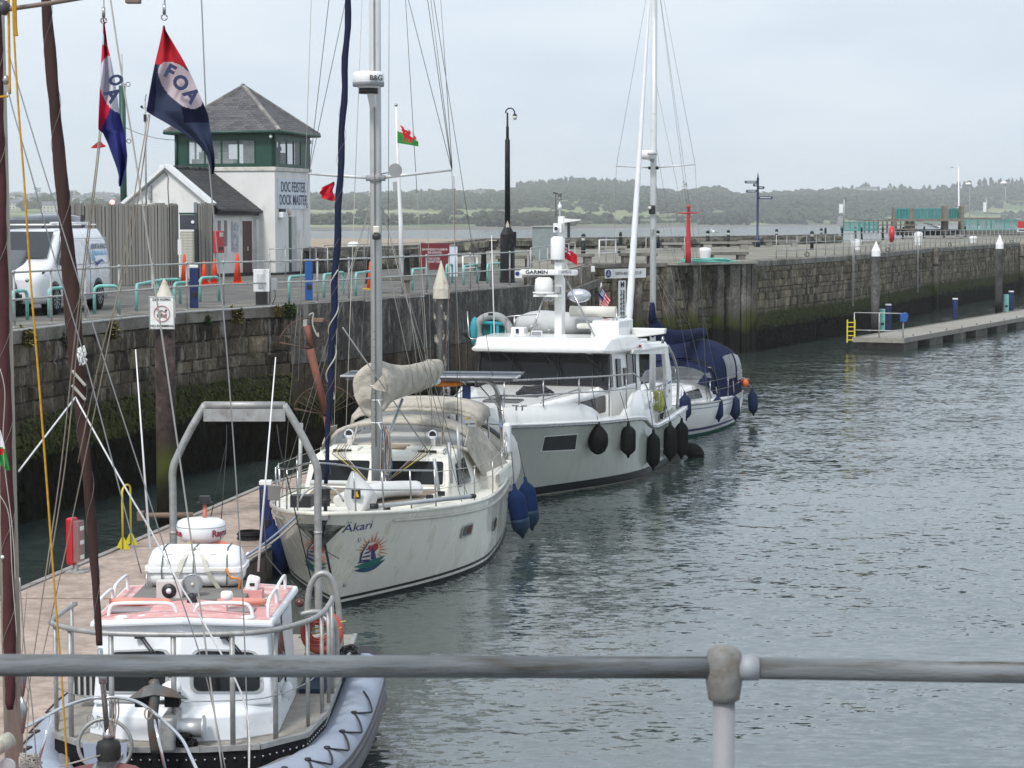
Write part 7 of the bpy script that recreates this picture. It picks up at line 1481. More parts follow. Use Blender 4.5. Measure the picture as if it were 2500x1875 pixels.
MB().box((mxx+.02,6.78,zz(706)),(.12,.12,.14)).obj('mast_camera',grey_pl,yt)
MB().lathe([(.16,0),(.165,.02),(.165,zz(577)-zz(634)-.05),(.1,zz(577)-zz(634))],(mxx-.02,my_-.1,zz(634)),20).obj('radar_reflector',white_p,yt)
MB().box((mxx+.03,my_+.05,(zz(580)+zz(528))/2),(.14,.14,zz(528)-zz(580))).obj('upper_mast',gel,yt,.01); MB().box((mxx-.02,my_-.05,zz(556)),(.2,.16,.22)).ball((mxx-.03,my_-.14,zz(558)),.06,10).obj('searchlight',white_p,yt); MB().lathe([(.04,0),(.045,.02)],(mxx-.03,my_-.2,zz(558)),10,axis=(0,-1,0)).obj('camera_eye',black,yt)
MB().prism([(mxx+.02,zz(545)),(mxx+.5,zz(538)),(mxx+.5,zz(536)),(mxx+.02,zz(533))],my_,my_+.1,0,'xz').obj('mast_wing',gel,yt); MB().box((mxx+.22,my_,zz(562)),(.05,.08,.35)).obj('aerial_box',black,yt)
MB().tube([(mxx,my_,zz(528)),(mxx,my_,zz(488))],.02,8).lathe([(.05,0),(.05,.12)],(mxx,my_,zz(512)),12).obj('masthead_light',white_p,yt); MB().lathe([(.06,0),(.06,.015),(.045,.02),(.045,.12),(.055,.125),(.055,.15)],(mxx,my_,zz(488)),12).obj('anchor_light',M('smoky_glass',(.15,.15,.15),.2),yt)
MB().tube([(mxx-.09,my_,zz(528)),(mxx-.1,my_,zz(472))],.01,5).tube([(mxx-.16,my_,zz(470)),(mxx+.0,my_,zz(474))],.014,5).obj('wind_vane',black,yt)
MB().add([(mxx-.16,my_+.1,zz(668)),(mxx+.22,my_+.1,zz(668)),(mxx+.08,my_+.1,zz(628)),(mxx-.02,my_+.1,zz(628))],[(0,1,2,3)]).obj('mast_gusset',creamgel,yt,solid=.05)
c = L(1200,574,y=6.4); b_ = L(1207,828,y=6.4); MB().tube([b_,c],[.018,.008],6).lathe([(.04,0),(.03,.12)],b_-Vector((0,0,.08)),8).obj('whip_aerial',white_p,yt)
for px in (1252,1378): q = L(px,828,y=6.1); MB().lathe([(.06,0),(.07,.04),(.02,.08)],(q.x,6.1,3.27),12).obj('gps_dome',white_p,yt)
q = L(1310,818,y=6.0); MB().b2((q.x-.12,5.95,q.z-.02),(q.x+.14,6.02,q.z+.1)).b2((q.x-.03,5.97,3.25),(q.x+.03,6.02,q.z)).obj('floodlight',white_p,yt,.01); MB().b2((q.x-.1,5.94,q.z),(q.x+.12,5.952,q.z+.08)).obj('floodlight_lens',grey_pl,yt)
# flybridge: cowling, seat, helm, rails
flm = M('seat_vinyl',(.66,.64,.58),.6,var=.04)
MB().prism([(.75,3.2),(1.45,3.2),(1.45,3.62),(.8,3.62)],7.2,8.6,0,'xz').obj('flybridge_locker',gel,yt,.03)
a = L(1408,795,y=7.3); b_ = L(1493,795,y=7.3); MB().b2((a.x,7.25,a.z-.07),(b_.x,7.7,a.z+.05)).obj('seat_cushion',flm,yt,.04)
a = L(1393,760,y=7.9); b_ = L(1504,760,y=7.9); MB().tube([(a.x,7.9,a.z),(b_.x,7.9,a.z)],.13,14).obj('backrest',flm,yt)
def fr(pxs,y,r=.018): MB().tube([L(px,py,y=y) for px,py in pxs],r,8).obj('flybridge_rail',steel,yt)
fr([(1234,830),(1234,775),(1245,772),(1310,768),(1312,835)],7.9); fr([(1286,822),(1288,798),(1312,794)],7.4); fr([(1255,833),(1256,770)],8.2); fr([(1340,830),(1341,800)],8.0); fr([(1418,790),(1418,768),(1500,766),(1500,795)],8.4); fr([(1494,830),(1494,785),(1500,776),(1530,772)],7.4); fr([(1141,760),(1145,822),(1152,828),(1190,828)],7.4); fr([(1505,815),(1506,760)],7.6)
a = L(1268,822,y=7.8); MB().box((a.x,7.8,a.z+.06),(.34,.34,.34)).obj('bait_box',white_p,yt,.03); MB().box((a.x,7.62,a.z+.05),(.07,.02,.3)).obj('box_strap',navy_p,yt)
a = L(1414,722,y=9.2); MB().ball((a.x,9.2,a.z),.28,12,sx=1.1,sy=.6,sz=.62).obj('silver_cover',M('silver_foil',(.6,.62,.66),.25,.7,bump=.8,bs=9),yt)
# crane / davit boom aft
a = L(1502,818,y=8.4); b_ = L(1540,808,y=8.4); dv_ = MB().tube([a,b_+Vector((0,.0,.03))],.1,16).obj('davit_winch',M('davit_grey',(.25,.27,.29),.35,.4),yt)
p = [L(px,py,y=8.5) for px,py in ((1538,826),(1624,815),(1626,802),(1540,800))]; MB().add([(q.x,8.4,q.z) for q in p]+[(q.x,8.6,q.z) for q in p],[(0,1,2,3),(7,6,5,4),(0,4,5,1),(1,5,6,2),(2,6,7,3),(3,7,4,0)]).obj('davit_boom',gel,yt,.02)
q = L(1538,812,y=8.5); MB().prism([(q.x-.25,2.95),(q.x+.15,2.95),(q.x+.05,q.z+.05),(q.x-.15,q.z+.05)],8.35,8.65,0,'xz').obj('davit_base',gel,yt,.03); q = L(1618,822,y=8.5); MB().tube([q,q-Vector((0,0,.16))],.035,8).obj('davit_hook',steel,yt); MB().b2((1.0,8.9,3.03),(1.55,9.7,3.08)).obj('roof_hatch',gel,yt,.02); MB().b2((1.08,8.98,3.081),(1.47,9.62,3.09)).obj('hatch_glass',M('hatch_grey',()),yt)
# covered tender on the boat deck
t = empty('tender','rigid tender under a pale grey cover on the flybridge behind the radar mast','dinghy',FY.W((0,0,0)),FY.rz)
c = L(1360,795,y=8.6); secs = []
for k in range(13):
    u = k/12; x = c.x-1.0+2.2*u; hh = .34*math.sin(math.pi*(.12+.8*u))**.5; zt = c.z+.02+.05*math.sin(u*9)-.12*abs(u-.5); secs.append([(x,8.6+.55*math.cos(a)*(.5+.5*math.sin(math.pi*(.1+.85*u))),zt+hh*math.sin(a)*(1.1 if math.sin(a) > 0 else .8)) for a in [2*math.pi*j/14 for j in range(14)]])
MB().loft(secs,closed=True,caps=True).obj('cover',M('pale_grey_cover',(.45,.46,.46),.7,var=.08,vs=2,bump=.7,bs=5),t); MB().tube([(c.x-.85,8.3,c.z-.22),(c.x-.2,8.15,c.z-.32),(c.x+.8,8.15,c.z-.3)],.13,12).obj('tube',M('hypalon_cream',(.55,.54,.48),.6),t)
# kayak, teal, upended on the rail
t = empty('inflatable_kayak','teal and grey inflatable kayak standing on edge behind the white whip aerial','kayak',FY.W(L(1200,810,y=8.0)),FY.rz)
teal = M('teal_fabric',(.03,.28,.33),.6,var=.15,bump=.3,bs=10); kg = M('kayak_grey',(.3,.31,.31),.7,bump=.2)
bx = [(-.34,-.05),(-.32,.22),(-.1,.37),(.2,.36),(.42,.16),(.48,-.1),(.3,-.3),(0,-.35),(-.25,-.25)]
MB().tube(smooth([(x,0,z) for x,z in bx+bx[:1]],4)[:-1],.1,10,closed=True).obj('tube',kg,t); MB().add([(x*.85,.08,z*.8) for x,z in bx],[tuple(range(9))]).obj('floor',M('teal_dark',(.015,.12,.12),.8),t,solid=.05)
MB().b2((-.02,-.06,-.25),(.03,.06,.25)).b2((.12,-.05,-.22),(.2,.07,.24)).obj('seat',teal,t,.02); MB().tube([(-.2,-.03,-.24),(.3,-.03,-.24)],.05,8).tube([(-.2,-.03,.22),(.3,-.03,.2)],.05,8).obj('inner_trim',teal,t)
MB().ball((-.42,0,0),.36,14,sx=.33,sy=.5,sz=1.0).obj('bow_end',teal,t); MB().lathe([(.16,0),(.1,.14),(.02,.24)],(-.5,0,-.05),12,axis=(-1,0,0)).obj('bow_cap',black,t); MB().b2((-.05,-.1,.4),(.08,.0,.46)).obj('patch',black,t)
# ensigns
def efn(W,H,dr): return lambda u,v: (u*W,.04*math.sin(u*8+v*3)*u,v*H*(1-.25*u)-dr*u)
o0 = FY.W(L(1378,630,y=7.2)); union = lambda u,v: (1 if (abs(u/.5-.5) < .09 or abs((v-.5)/.5-.5) < .12) else 2) if u < .5 and v > .5 else 0
def uj(u,v):
    if u < .48 and v > .5:
        a,b = u/.48-.5,(v-.5)/.5-.5
        if abs(a) < .07 or abs(b) < .1: return 0
        if abs(a) < .14 or abs(b) < .18 or abs(abs(a)-abs(b)) < .1: return 1
        return 2
    return 0
flag('red_ensign','red ensign with union canton flying beside the radar mast','flag',o0,.33,.42,uj,n=26,mats=[fr_,fw_,fn_],fn=efn(.3,.3,.17))
o0 = FY.W(L(1464,748,y=10.2)); 
def stars(u,v): return 2 if (u < .5 and v > .42) and not ((int(u*22) % 2 == 0) and (int(v*26) % 3 == 0)) else (1 if (u < .5 and v > .42) else (0 if int(v*13) % 2 == 0 else 1))
flag('striped_ensign','stars and stripes flag drooping from a staff behind the flybridge','flag',o0,.4,.5,stars,n=30,mats=[fr_,fw_,fn_],fn=lambda u,v: (u*.24+.03*math.sin(v*8),.03*math.sin(u*9),v*.5*(1-.2*u)-.22*u))
MB().tube([L(1464,762,y=10.25),L(1468,690,y=10.25)],.012,6).obj('flagstaff',white_p,yt)
# black fenders
bf = M('fender_black',(.007,.008,.008),.8,var=.3,vs=6,bump=.2)
def yf(px,py,wpx,hpx,lab,ltop,ball=False,extra=.0,lean=(0,0)):
    y = 5.; z = .8
    for _ in range(30): q = L(px,py,x=HY.at(max(.3,min(11.8,y)),min(z,1.0),1).x+wpx/F*48/2*.9+extra); y = .5*y+.5*q.y; z = q.z
    w_ = FY.W((q.x,q.y,q.z)); s = w_.y/F; lt = L(*ltop,x=HY.at(max(.3,min(11.8,q.y)),1.1,1).x+.03)
    return fender(w_,hpx*s,wpx*s/2,bf,lab,ball=ball,line=FY.W(lt),grp=None,rope_m=cordd,lean=lean)
yf(1460,1074,51,68,'round black fender, the leftmost hanging on the motor yacht side',(1444,935),True)
yf(1534,1075,37,72,'black fender second from the left, with a trailing string',(1514,958)); fpos = None
yf(1595,1099,34,84,'black fender hanging lowest below the cockpit rail, third from the left',(1579,953)); yf(1636,1079,34,82,'black fender with small round mark, fourth from the left',(1613,940))
yf(1664,1072,33,84,'long black fender at the motor yacht stern corner, before the ball fender',(1655,1010),extra=.05); yf(1694,1103,40,54,'round black ball fender at the waterline behind the yacht stern',(1678,1070),True,extra=.15,lean=(0,-.9))

# ================================================================== SMALL SAILING BOAT
FS = Frame(2.9,58.0,.43); L = FS.L
sb_ = empty('sailing_boat','small white sailing boat with navy spray hood and blue waterline stripe','sailing boat',FS.o,FS.rz)
shS = lambda t: 1.08-.42*t+.3*t*t
HS = Hull(.2,-.7,7.35,1.5,shS,sm=.55,tr=.72,e=(1.1,.7),wl=.72,zst=1.0,stern_rake=-.25)
wgel = M('gelcoat_bright',(.8,.8,.8),.22,var=.02,coat=.4); gr_a = M('antifoul_green',(.02,.12,.08),.6); nst = M('navy_stripe',(.015,.03,.12),.4)
HS.build([-.4,-.03,.07,.16,.24,.26],ntop=6,mfun=lambda k: {0: 1,1: 1,2: 0,3: 2}.get(k,0)).obj('hull',[wgel,gr_a,nst],sb_)
HS.deck(-.02,.02).obj('deck',wgel,sb_)
for sd in (1,-1):
    MB().tube(HS.edge(dz=.0,side=sd),.03,8).obj('toe_rail',M('rail_grey',(.28,.28,.29),.4,.4),sb_); MB().tube(HS.edge(dz=-.13,side=sd,off=.005),.008,5).obj('cove_line',nst,sb_)
house([hs(1.6,.35,.3,.9,1.0,.02),hs(2.3,.7,.55,.9,1.22,.04),hs(3.6,.95,.75,.85,1.36,.05),hs(4.9,1.0,.8,.8,1.38,.05)],wgel,'coachroof',sb_,.04)
q = [(.87,3.0,1.02),(.95,4.0,1.0),(.82,4.0,1.25),(.75,3.1,1.22)]; quad_on(q,'coachroof_window',tint,sb_,.02,.015,0,.05)
MB().b2((-.25,2.3,1.26),(.25,2.75,1.31)).obj('hatch',M('hatch_grey',()),sb_,.02)
# spray hood and cockpit tent
def tent(y,w_,zb,zt,e=.5,n=14): return [(-w_*math.cos(math.pi*i/n),y,zb+(zt-zb)*math.sin(math.pi*i/n)**e) for i in range(n+1)]
T = [tent(3.75,.95,1.38,1.42),tent(4.3,1.0,1.3,1.85),tent(4.7,1.05,1.05,2.0),tent(5.0,1.08,1.0,1.95)]
def tm(i,k): return 1 if (i == 0 and 2 <= k <= 11) or (i == 1 and k in (1,12)) else 0
MB().loft(T,mfun=tm).obj('spray_hood',[navycv,vinyl],sb_)
T2 = [tent(4.85,1.12,.95,2.05,.42),tent(5.4,1.22,.95,2.5,.42),tent(6.2,1.24,.92,2.56,.42),tent(6.85,1.2,.92,2.42,.42),tent(7.1,1.12,.92,1.9,.42)]
MB().loft(T2,mfun=lambda i,k: 1 if (i in (1,2) and k in (12,)) else 0).obj('cockpit_tent',[navycv,vinyl],sb_)
def tp(y,a,pr_=.01):  # point on the tent side
    i = max(k for k in range(4) if [4.85,5.4,6.2,6.85,7.1][k] <= y) if y < 7.1 else 3
    ys = [4.85,5.4,6.2,6.85,7.1]; ws = [1.12,1.22,1.24,1.2,1.12]; zt = [2.05,2.5,2.56,2.42,1.9]; u = (y-ys[i])/(ys[i+1]-ys[i]); w_ = ws[i]*(1-u)+ws[i+1]*u; z1 = zt[i]*(1-u)+zt[i+1]*u
    return Vector((w_*math.cos(a)+pr_,y,.94+(z1-.94)*math.sin(a)**.42+pr_*.5))
def win_t(y0,y1,a0,a1,name='tent_window',n=6):
    mb = MB(); vs = []
    for i in range(n+1):
        for j in range(n+1): vs.append(tp(y0+(y1-y0)*i/n,a0+(a1-a0)*j/n,.02))
    return mb.add(vs,[(i*(n+1)+j,(i+1)*(n+1)+j,(i+1)*(n+1)+j+1,i*(n+1)+j+1) for i in range(n) for j in range(n)],0,True).obj(name,M('tent_vinyl',(.11,.115,.13),.12,var=.35,vs=3,bump=.4,bs=7),sb_)
win_t(5.35,6.1,.06,.5); win_t(6.25,6.95,.04,.5)
MB().tube([Vector(T[2][i]) for i in range(15)],.03,6).obj('hood_hem',navycv,sb_)
# mast, boom with blue cover, white furled sail
mp_ = L(1593,920,y=2.7); mX = mp_.x; MB().tube([(mX,2.7,1.25),(mX,2.7,13.5)],.075,16,sc=(.85,1.2)).obj('mast',mastm,sb_)
zr = L(1583,377,y=2.5).z; o = MB().lathe([(.12,-.14),(.19,-.1),(.225,-.05),(.23,.06),(.2,.1),(.001,.11)],(mX-.08,2.42,zr),22).obj('radome',white_g,sb_); text('Raymarine',.09,(mX+.13,2.24,zr),(.8,.6,0),(0,0,1),dk_i,o,sx=.7,bold=.002); MB().prism([(-.25,zr-.15),(.25,zr-.15),(.25,zr-.4),(.1,zr-.2)],mX-.04,mX+.04,0,'yz').obj('radar_bracket',grey_pl,sb_,loc=(0,2.6,0))
zs = L(1592,410,y=2.7).z; SL = L(1505,405,y=2.85); SR = L(1697,401,y=2.85)
for s in (SL,SR):
    MB().tube([(mX,2.7,zs),s],.02,8).obj('spreader',mastm,sb_); MB().tube([s,(mX,2.7,13.3)],.005,4).obj('rigging_wire',wire,sb_)
MB().tube([SL,HS.at(2.8,.98,-1,-.05)],.005,4).obj('rigging_wire',wire,sb_); MB().tube([SR,HS.at(3.0,.95,1,-.05)],.006,4).obj('rigging_wire',wire,sb_)
MB().tube([(mX-.14,2.7,zs),(mX+.14,2.7,zs)],.045,8).obj('spreader_root',black,sb_); q = L(1592,512,y=2.6); MB().box(q,(.16,.14,.24)).obj('deck_light',black,sb_,.02); MB().ball(q+Vector((-.03,-.1,.05)),.05,8).obj('lamp',M('lamp_cream',()),sb_); MB().box(L(1593,565,y=2.62),(.08,.1,.12)).obj('cleat_box',grey_pl,sb_)
for a,b in (((mX,2.7,zs-.2),HS.at(2.4,.95,1,-.1)),((mX,2.7,zs-.2),HS.at(3.2,.95,1,-.1)),((mX,2.7,13.2),(0.1,7.3,1.0)),((mX,2.7,10),HS.at(4,.9,1,0)),((mX,2.7,13.2),(.3,6.8,1.7)),((mX,2.7,zs+1),(.2,5.4,1.9))): MB().tube([a,b],.005,4).obj('rigging_wire',wire,sb_)
a = L(1532,830,y=-.3); b_ = Vector((mX-.02,2.6,13.4)); n_ = 50; pts = [a.lerp(b_,i/n_) for i in range(n_+1)]; MB().tube(pts,[.07+.035*min(1,i/4)-.085*(i/n_)+.006*math.sin(i*2.3) for i in range(n_+1)],12).obj('furled_headsail',M('white_sailcover',(.68,.69,.7),.7,var=.05,vs=3,bump=1.0,bs=3,stretch=(3,3,.8)),sb_)
MB().tube([a-Vector((0,0,.02)),Vector((.0,-.75,1.05))],.03,8).obj('furler',black,sb_)
secs = []
for y,z0,rx,rz_ in ((2.62,2.78,.1,.35),(2.85,2.55,.16,.38),(3.5,2.38,.16,.24),(4.6,2.36,.15,.18),(5.9,2.4,.13,.15),(6.1,2.38,.05,.06)):
    secs.append([(mX+(y-2.6)*.12+rx*math.cos(a),y,z0+.32+rz_*math.sin(a)*(1+.05*math.sin(5*a+y*3))) for a in [2*math.pi*k/14 for k in range(14)]])
MB().loft(secs,closed=True,caps=True).obj('boom_cover',navycv,sb_); MB().loft([[(mX+.12*math.cos(a),2.65+.12*math.sin(a),3.2) for a in [2*math.pi*k/10 for k in range(10)]],[(mX+.07*math.cos(a),2.68+.07*math.sin(a),3.7) for a in [2*math.pi*k/10 for k in range(10)]]],closed=True,caps=True).obj('mast_boot',navycv,sb_)
for y in (3.6,4.5,5.3): MB().tube([(mX+.2,y,2.95),(mX,2.75,4.6)],.005,4).obj('lazyjack',cord,sb_)
# pushpit, stanchions
for sd in (1,-1):
    for y in (1.6,3.2,4.9): p = HS.at(y,.95,sd,-.05); MB().tube([p,p+Vector((0,0,.6))],.011,6).obj('stanchion',steel,sb_)
    for h in (.58,.3): MB().tube([HS.at(y,.95,sd,-.05)+Vector((0,0,h)) for y in (.2,1.6,3.2,4.9,6.3)],.005,4).obj('guard_wire',wire,sb_)
for h in (.65,.35): MB().tube(smooth([HS.at(6.2,.92,-1,-.05)+Vector((0,0,h)),Vector((-.9,7.45,.95+h)),Vector((.9,7.45,.95+h)),HS.at(6.2,.92,1,-.05)+Vector((0,0,h))],4),.014,8).obj('pushpit_rail',steel,sb_)
for x,y in ((-1.0,7.3),(1.0,7.3),(1.2,6.5),(0,7.45)): MB().tube([(x,y,.9),(x,y,1.62)],.013,6).obj('pushpit_leg',steel,sb_)
MB().tube(smooth([(-.5,-.3,1.05),(-.3,-.8,1.65),(.3,-.8,1.65),(.5,-.3,1.05)],4),.014,6).obj('pulpit',steel,sb_)
MB().lathe([(.1,0),(.1,.02)],(1.15,7.0,1.35),12).obj('winch',steel,sb_); MB().b2((.9,7.2,1.28),(1.2,7.6,1.31)).obj('stern_seat',teak,sb_)
ob = MB().ball((0,0,0),.11,14,sz=1.1).obj('buoy',M('buoy_orange',()),loc=FS.W((1.25,7.0,1.22))); tag(ob,'orange red round buoy on the stern of the small sailing boat','buoy')
def sf(px,py,wpx,hpx,lab,lt):
    q = L(px,py,x=1.42) if px < 1820 else L(px,py,x=1.25); w_ = FS.W(q); s = w_.y/F; a = FS.W(L(*lt,x=q.x-.1)); fender(w_,hpx*s*.92,wpx*s/2*1.12,M('fender_navy',(.012,.02,.06),.7,var=.2,bump=.15),lab,line=a,grp=None,rope_m=cord,lean=(0,-.06))
sf(1673,993,26,62,'navy fender leftmost on the small sailing boat, beside the yacht stern',(1660,935)); sf(1753,997,23,60,'navy fender second on the small sailing boat',(1748,945)); sf(1794,994,23,60,'navy fender third on the small sailing boat',(1790,930)); sf(1838,982,21,60,'navy fender at the stern corner, rightmost of all',(1826,935))
# ================================================================== GREY WORKBOAT (rigid inflatable)
FR = Frame(-3.25,19.5,0); L = FR.L
wb_ = empty('rigid_inflatable_boat','rigid inflatable workboat with white cabin, pink faded roof and aluminium gantry','workboat',FR.o,0)
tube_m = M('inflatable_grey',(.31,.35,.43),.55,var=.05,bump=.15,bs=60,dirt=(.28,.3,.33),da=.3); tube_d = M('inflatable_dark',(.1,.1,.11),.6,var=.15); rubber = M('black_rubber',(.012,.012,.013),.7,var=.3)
cabw = M('cabin_white',(.74,.76,.79),.35,var=.03,vs=2,dirt=(.55,.56,.56),da=.15,ds=5); pinkr = M('faded_pink',(.62,.32,.31),.6,var=.12,vs=5,dirt=(.7,.62,.6),da=.5,ds=6); redf = M('faded_red',())
alg = M('dull_aluminium',(.36,.36,.35),.5,.45,var=.15,vs=9,dirt=(.24,.23,.21),da=.4,ds=8)
gripd = M('grip_deck',(.3,.28,.25),.85,var=.15,vs=8,bump=.3,bs=70,dirt=(.2,.19,.17),da=.4,ds=4)
for sd in (1,-1):
    pts = smooth([(0,-.42,.72),(sd*.55,-.15,.7),(sd*1.02,.5,.67),(sd*1.33,1.5,.62),(sd*1.47,3.2,.58),(sd*1.5,5.4,.56),(sd*1.46,6.9,.56)],6)
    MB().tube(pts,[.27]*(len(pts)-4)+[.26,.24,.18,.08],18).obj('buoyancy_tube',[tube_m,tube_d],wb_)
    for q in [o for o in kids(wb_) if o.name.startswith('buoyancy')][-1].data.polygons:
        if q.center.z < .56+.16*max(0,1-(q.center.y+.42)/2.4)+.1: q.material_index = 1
    MB().tube([v+Vector((sd*.25,-.02,-.1)) for v in pts[3:-5]],.05,8,sc=(1,1.6)).tube([v+Vector((sd*.26,-.02,.02)) for v in pts[3:-5]],.025,6).obj('rubbing_strake',tube_d,wb_)
    MB().tube([v+Vector((-sd*.2,0,.17)) for v in pts[4:-3]],.09,8,sc=(1,.5)).obj('tread_strip',M('tread_grey',(.2,.2,.21),.8),wb_)
    # looped grab lines
    q = pts[6:-8]
    for i in range(0,len(q)-3,3):
        a,b_ = q[i]+Vector((sd*.12,0,.245)),q[i+3]+Vector((sd*.12,0,.245)); m_ = (a+b_)/2+Vector((sd*.14,-.02,-.09)); MB().tube(smooth([a,a.lerp(m_,.6)+Vector((sd*.03,0,-.01)),m_,b_.lerp(m_,.4)+Vector((sd*.02,0,0)),b_],4),.011,6).obj('grab_line',cordd,wb_)
        MB().lathe([(.035,0),(.03,.02)],a,8).obj('line_patch',black,wb_)
for sd in (1,-1): MB().lathe([(.26,0),(.2,.12),(.1,.25),(.02,.3)],(sd*1.46,6.85,.56),16,axis=(0,1,0)).obj('tube_cone',tube_d,wb_)
MB().prism([(-1.3,1.5),(-1.0,.5),(-.55,-.15),(0,-.4),(.55,-.15),(1.0,.5),(1.3,1.5),(1.42,3.4),(-1.42,3.4)],.3,.74).obj('bow_apron',rubber,wb_,.02)
dk = [(-.75,1.0),(-.3,.9),(.3,.9),(.85,1.02),(1.25,1.5),(1.36,2.4),(1.36,6.6),(-1.36,6.6),(-1.36,2.4),(-1.2,1.5)]
MB().prism(dk,.3,.985).obj('hull',rubber,wb_); MB().prism([(x*.985,y+.01) for x,y in dk],.986,1.01).obj('deck',gripd,wb_)
for i in range(len(dk)-3 if False else 5):
    a,b_ = dk[i],dk[i+1]; MB().beam((a[0],a[1],1.0),(b_[0],b_[1],1.0),.05,.05).obj('deck_edge',alg,wb_)
MB().beam((1.36,2.4,1.0),(1.36,6.6,1.0),.05,.05).obj('deck_edge',alg,wb_)
MB().beam((-1.2,1.5,1.0),(-1.36,2.4,1.0),.05,.05).obj('deck_edge',alg,wb_); MB().beam((-.75,1.0,1.0),(-1.2,1.5,1.0),.05,.05).obj('deck_edge',alg,wb_)
bolts = []
for a,b_ in zip(dk[:6],dk[1:7]):
    n_ = int(math.dist(a,b_)/.085)
    for i in range(min(n_,24)): u = (i+.5)/n_; bolts.append(Matrix.Translation((a[0]+(b_[0]-a[0])*u*1.0,a[1]+(b_[1]-a[1])*u-.012,.9)))
pieces(wb_,'bolt',[MB().ball((0,0,0),.013,6)],steel,bolts)
# cabin
zR = 2.1
c0 = [(-.86,1.5),(-.5,1.22),(.1,1.1),(.6,1.22),(.98,1.5),(.98,3.5),(-.9,3.5)]
MB().loft([[(x,y,1.01) for x,y in c0],[(x*.97,y+.03,1.24) for x,y in c0],[(x*.92,y+(.25 if y < 2 else 0),1.4) for x,y in c0]],sm=False,closed=True,caps=True).obj('lower_cabin',cabw,wb_,.015)
c1 = [(-.82,1.5),(.04,1.22),(.92,1.5),(.94,3.5),(-.84,3.5)]; c2 = [(-.78,1.66),(.06,1.46),(.86,1.66),(.9,3.55),(-.8,3.55)]
MB().loft([[(x,y,1.3) for x,y in c1],[(x,y,zR-.05+(.07 if abs(x) < .2 else 0)) for x,y in c2]],sm=False,closed=True,caps=True).obj('cabin',cabw,wb_,.02)
ro = [(-.86,1.56),(.07,1.36),(.93,1.56),(.98,3.62),(-.88,3.62)]
def rz3(x,lift=0): return zR+(.07 if abs(x) < .2 else 0)+lift
MB().add([(x,y,rz3(x,-.06)) for x,y in ro]+[(x*.985,y+.01,rz3(x,.0)) for x,y in ro]+[(.03,3.6,zR+.07),(.03,3.62,zR)],[(0,1,6,5),(1,2,7,6),(2,3,8,7),(3,4,9,8),(4,0,5,9),(5,6,10,9),(6,7,8,10),(4,3,2,1,0)]).obj('roof_edge',cabw,wb_,.02)
MB().add([(-.82,1.62,zR+.006),(.07,1.42,zR+.077),(.88,1.62,zR+.006),(.92,3.55,zR+.006),(.03,3.55,zR+.077),(-.83,3.55,zR+.006)],[(0,1,4,5),(1,2,3,4)]).obj('roof_panel',pinkr,wb_,solid=.008)
MB().b2((-.6,2.35,zR+.05),(.55,3.5,zR+.085)).obj('grey_mat',M('mat_grey',(.2,.19,.18),.8,dirt=(.13,.12,.11),da=.4),wb_,.01)
for x0 in (-.72,.62): MB().b2((x0,2.3,zR+.02),(x0+.14,2.36,zR+.03)).b2((x0,2.6,zR+.02),(x0+.14,2.66,zR+.03)).obj('grip_strip',M('mat_grey',()),wb_)
def face(u,v,side):  # windscreen plane, side -1 left 1 right, u 0 centre..1 corner, v 0 bottom..1 top
    a0,a1 = Vector((.04,1.22,1.3)),Vector((.92*side if side > 0 else -.82,1.5,1.3)); b0,b1 = Vector((.06,1.46,zR+.02)),Vector((.86 if side > 0 else -.78,1.66,zR-.05)); return a0.lerp(a1,u).lerp(b0.lerp(b1,u),v)
for sd in (1,-1):
    q = [face(.14,.2,sd),face(.9,.16,sd),face(.86,.66,sd),(face(.14,.68,sd))]; q = q if sd > 0 else q[::-1]
    o = quad_on(q,'window_surround',M('seal_grey',(.4,.42,.42),.6),wb_,.03,.015,-.06,.1); quad_on(q,'windscreen',tint,o,.012,.022,.04,.08)
    a,b_ = face(.5,.86,sd),face(.2 if sd < 0 else .78,.5,sd); off = Vector((0,-.05,0)); w_ = MB().tube([a+off,b_+off],.009,5).tube([a+off+Vector((.03,0,0)),b_+off+Vector((.03,0,0))],.009,5).box(a+off,(.08,.05,.05)); b2_ = b_+off; w_.tube([b2_-Vector((.14*1,0,-.1)),b2_+Vector((.1,0,-.12))],.008,5); w_.obj('wiper',black,wb_)
MB().ball((.0,2.1,1.55),.16,10,sz=1.2).b2((-.5,2.2,1.4),(-.2,2.4,1.8)).obj('seat_shape',M('seat_dark',(.04,.045,.05),.7),wb_)
q = [(.945,1.75,1.45),(.965,2.35,1.45),(.905,2.35,1.95),(.88,1.9,1.95)]; quad_on(q,'side_window',tint,wb_,.02,.02,0,.06); q = [(.965,2.55,1.1),(.97,3.2,1.1),(.905,3.2,1.98),(.9,2.6,1.98)]; quad_on(q,'side_door',cabw,wb_,.02,.02,0,.05)
MB().ball((1.0,2.15,1.3),.06,10,sz=1.5).obj('door_lens',cabw,wb_); MB().lathe([(.02,0),(.045,.03),(.045,.07),(.03,.09)],(1.0,3.0,2.03),12,axis=(1,0,0)).obj('port_light',M('brown_lens',(.1,.03,.02),.3),wb_)
MB().lathe([(.1,0),(.1,.04),(.075,.06),(.1,.1),(.09,.15),(.04,.18),(.001,.185)],(.0,1.15,1.42),18).obj('deck_ventilator',white_g,wb_)
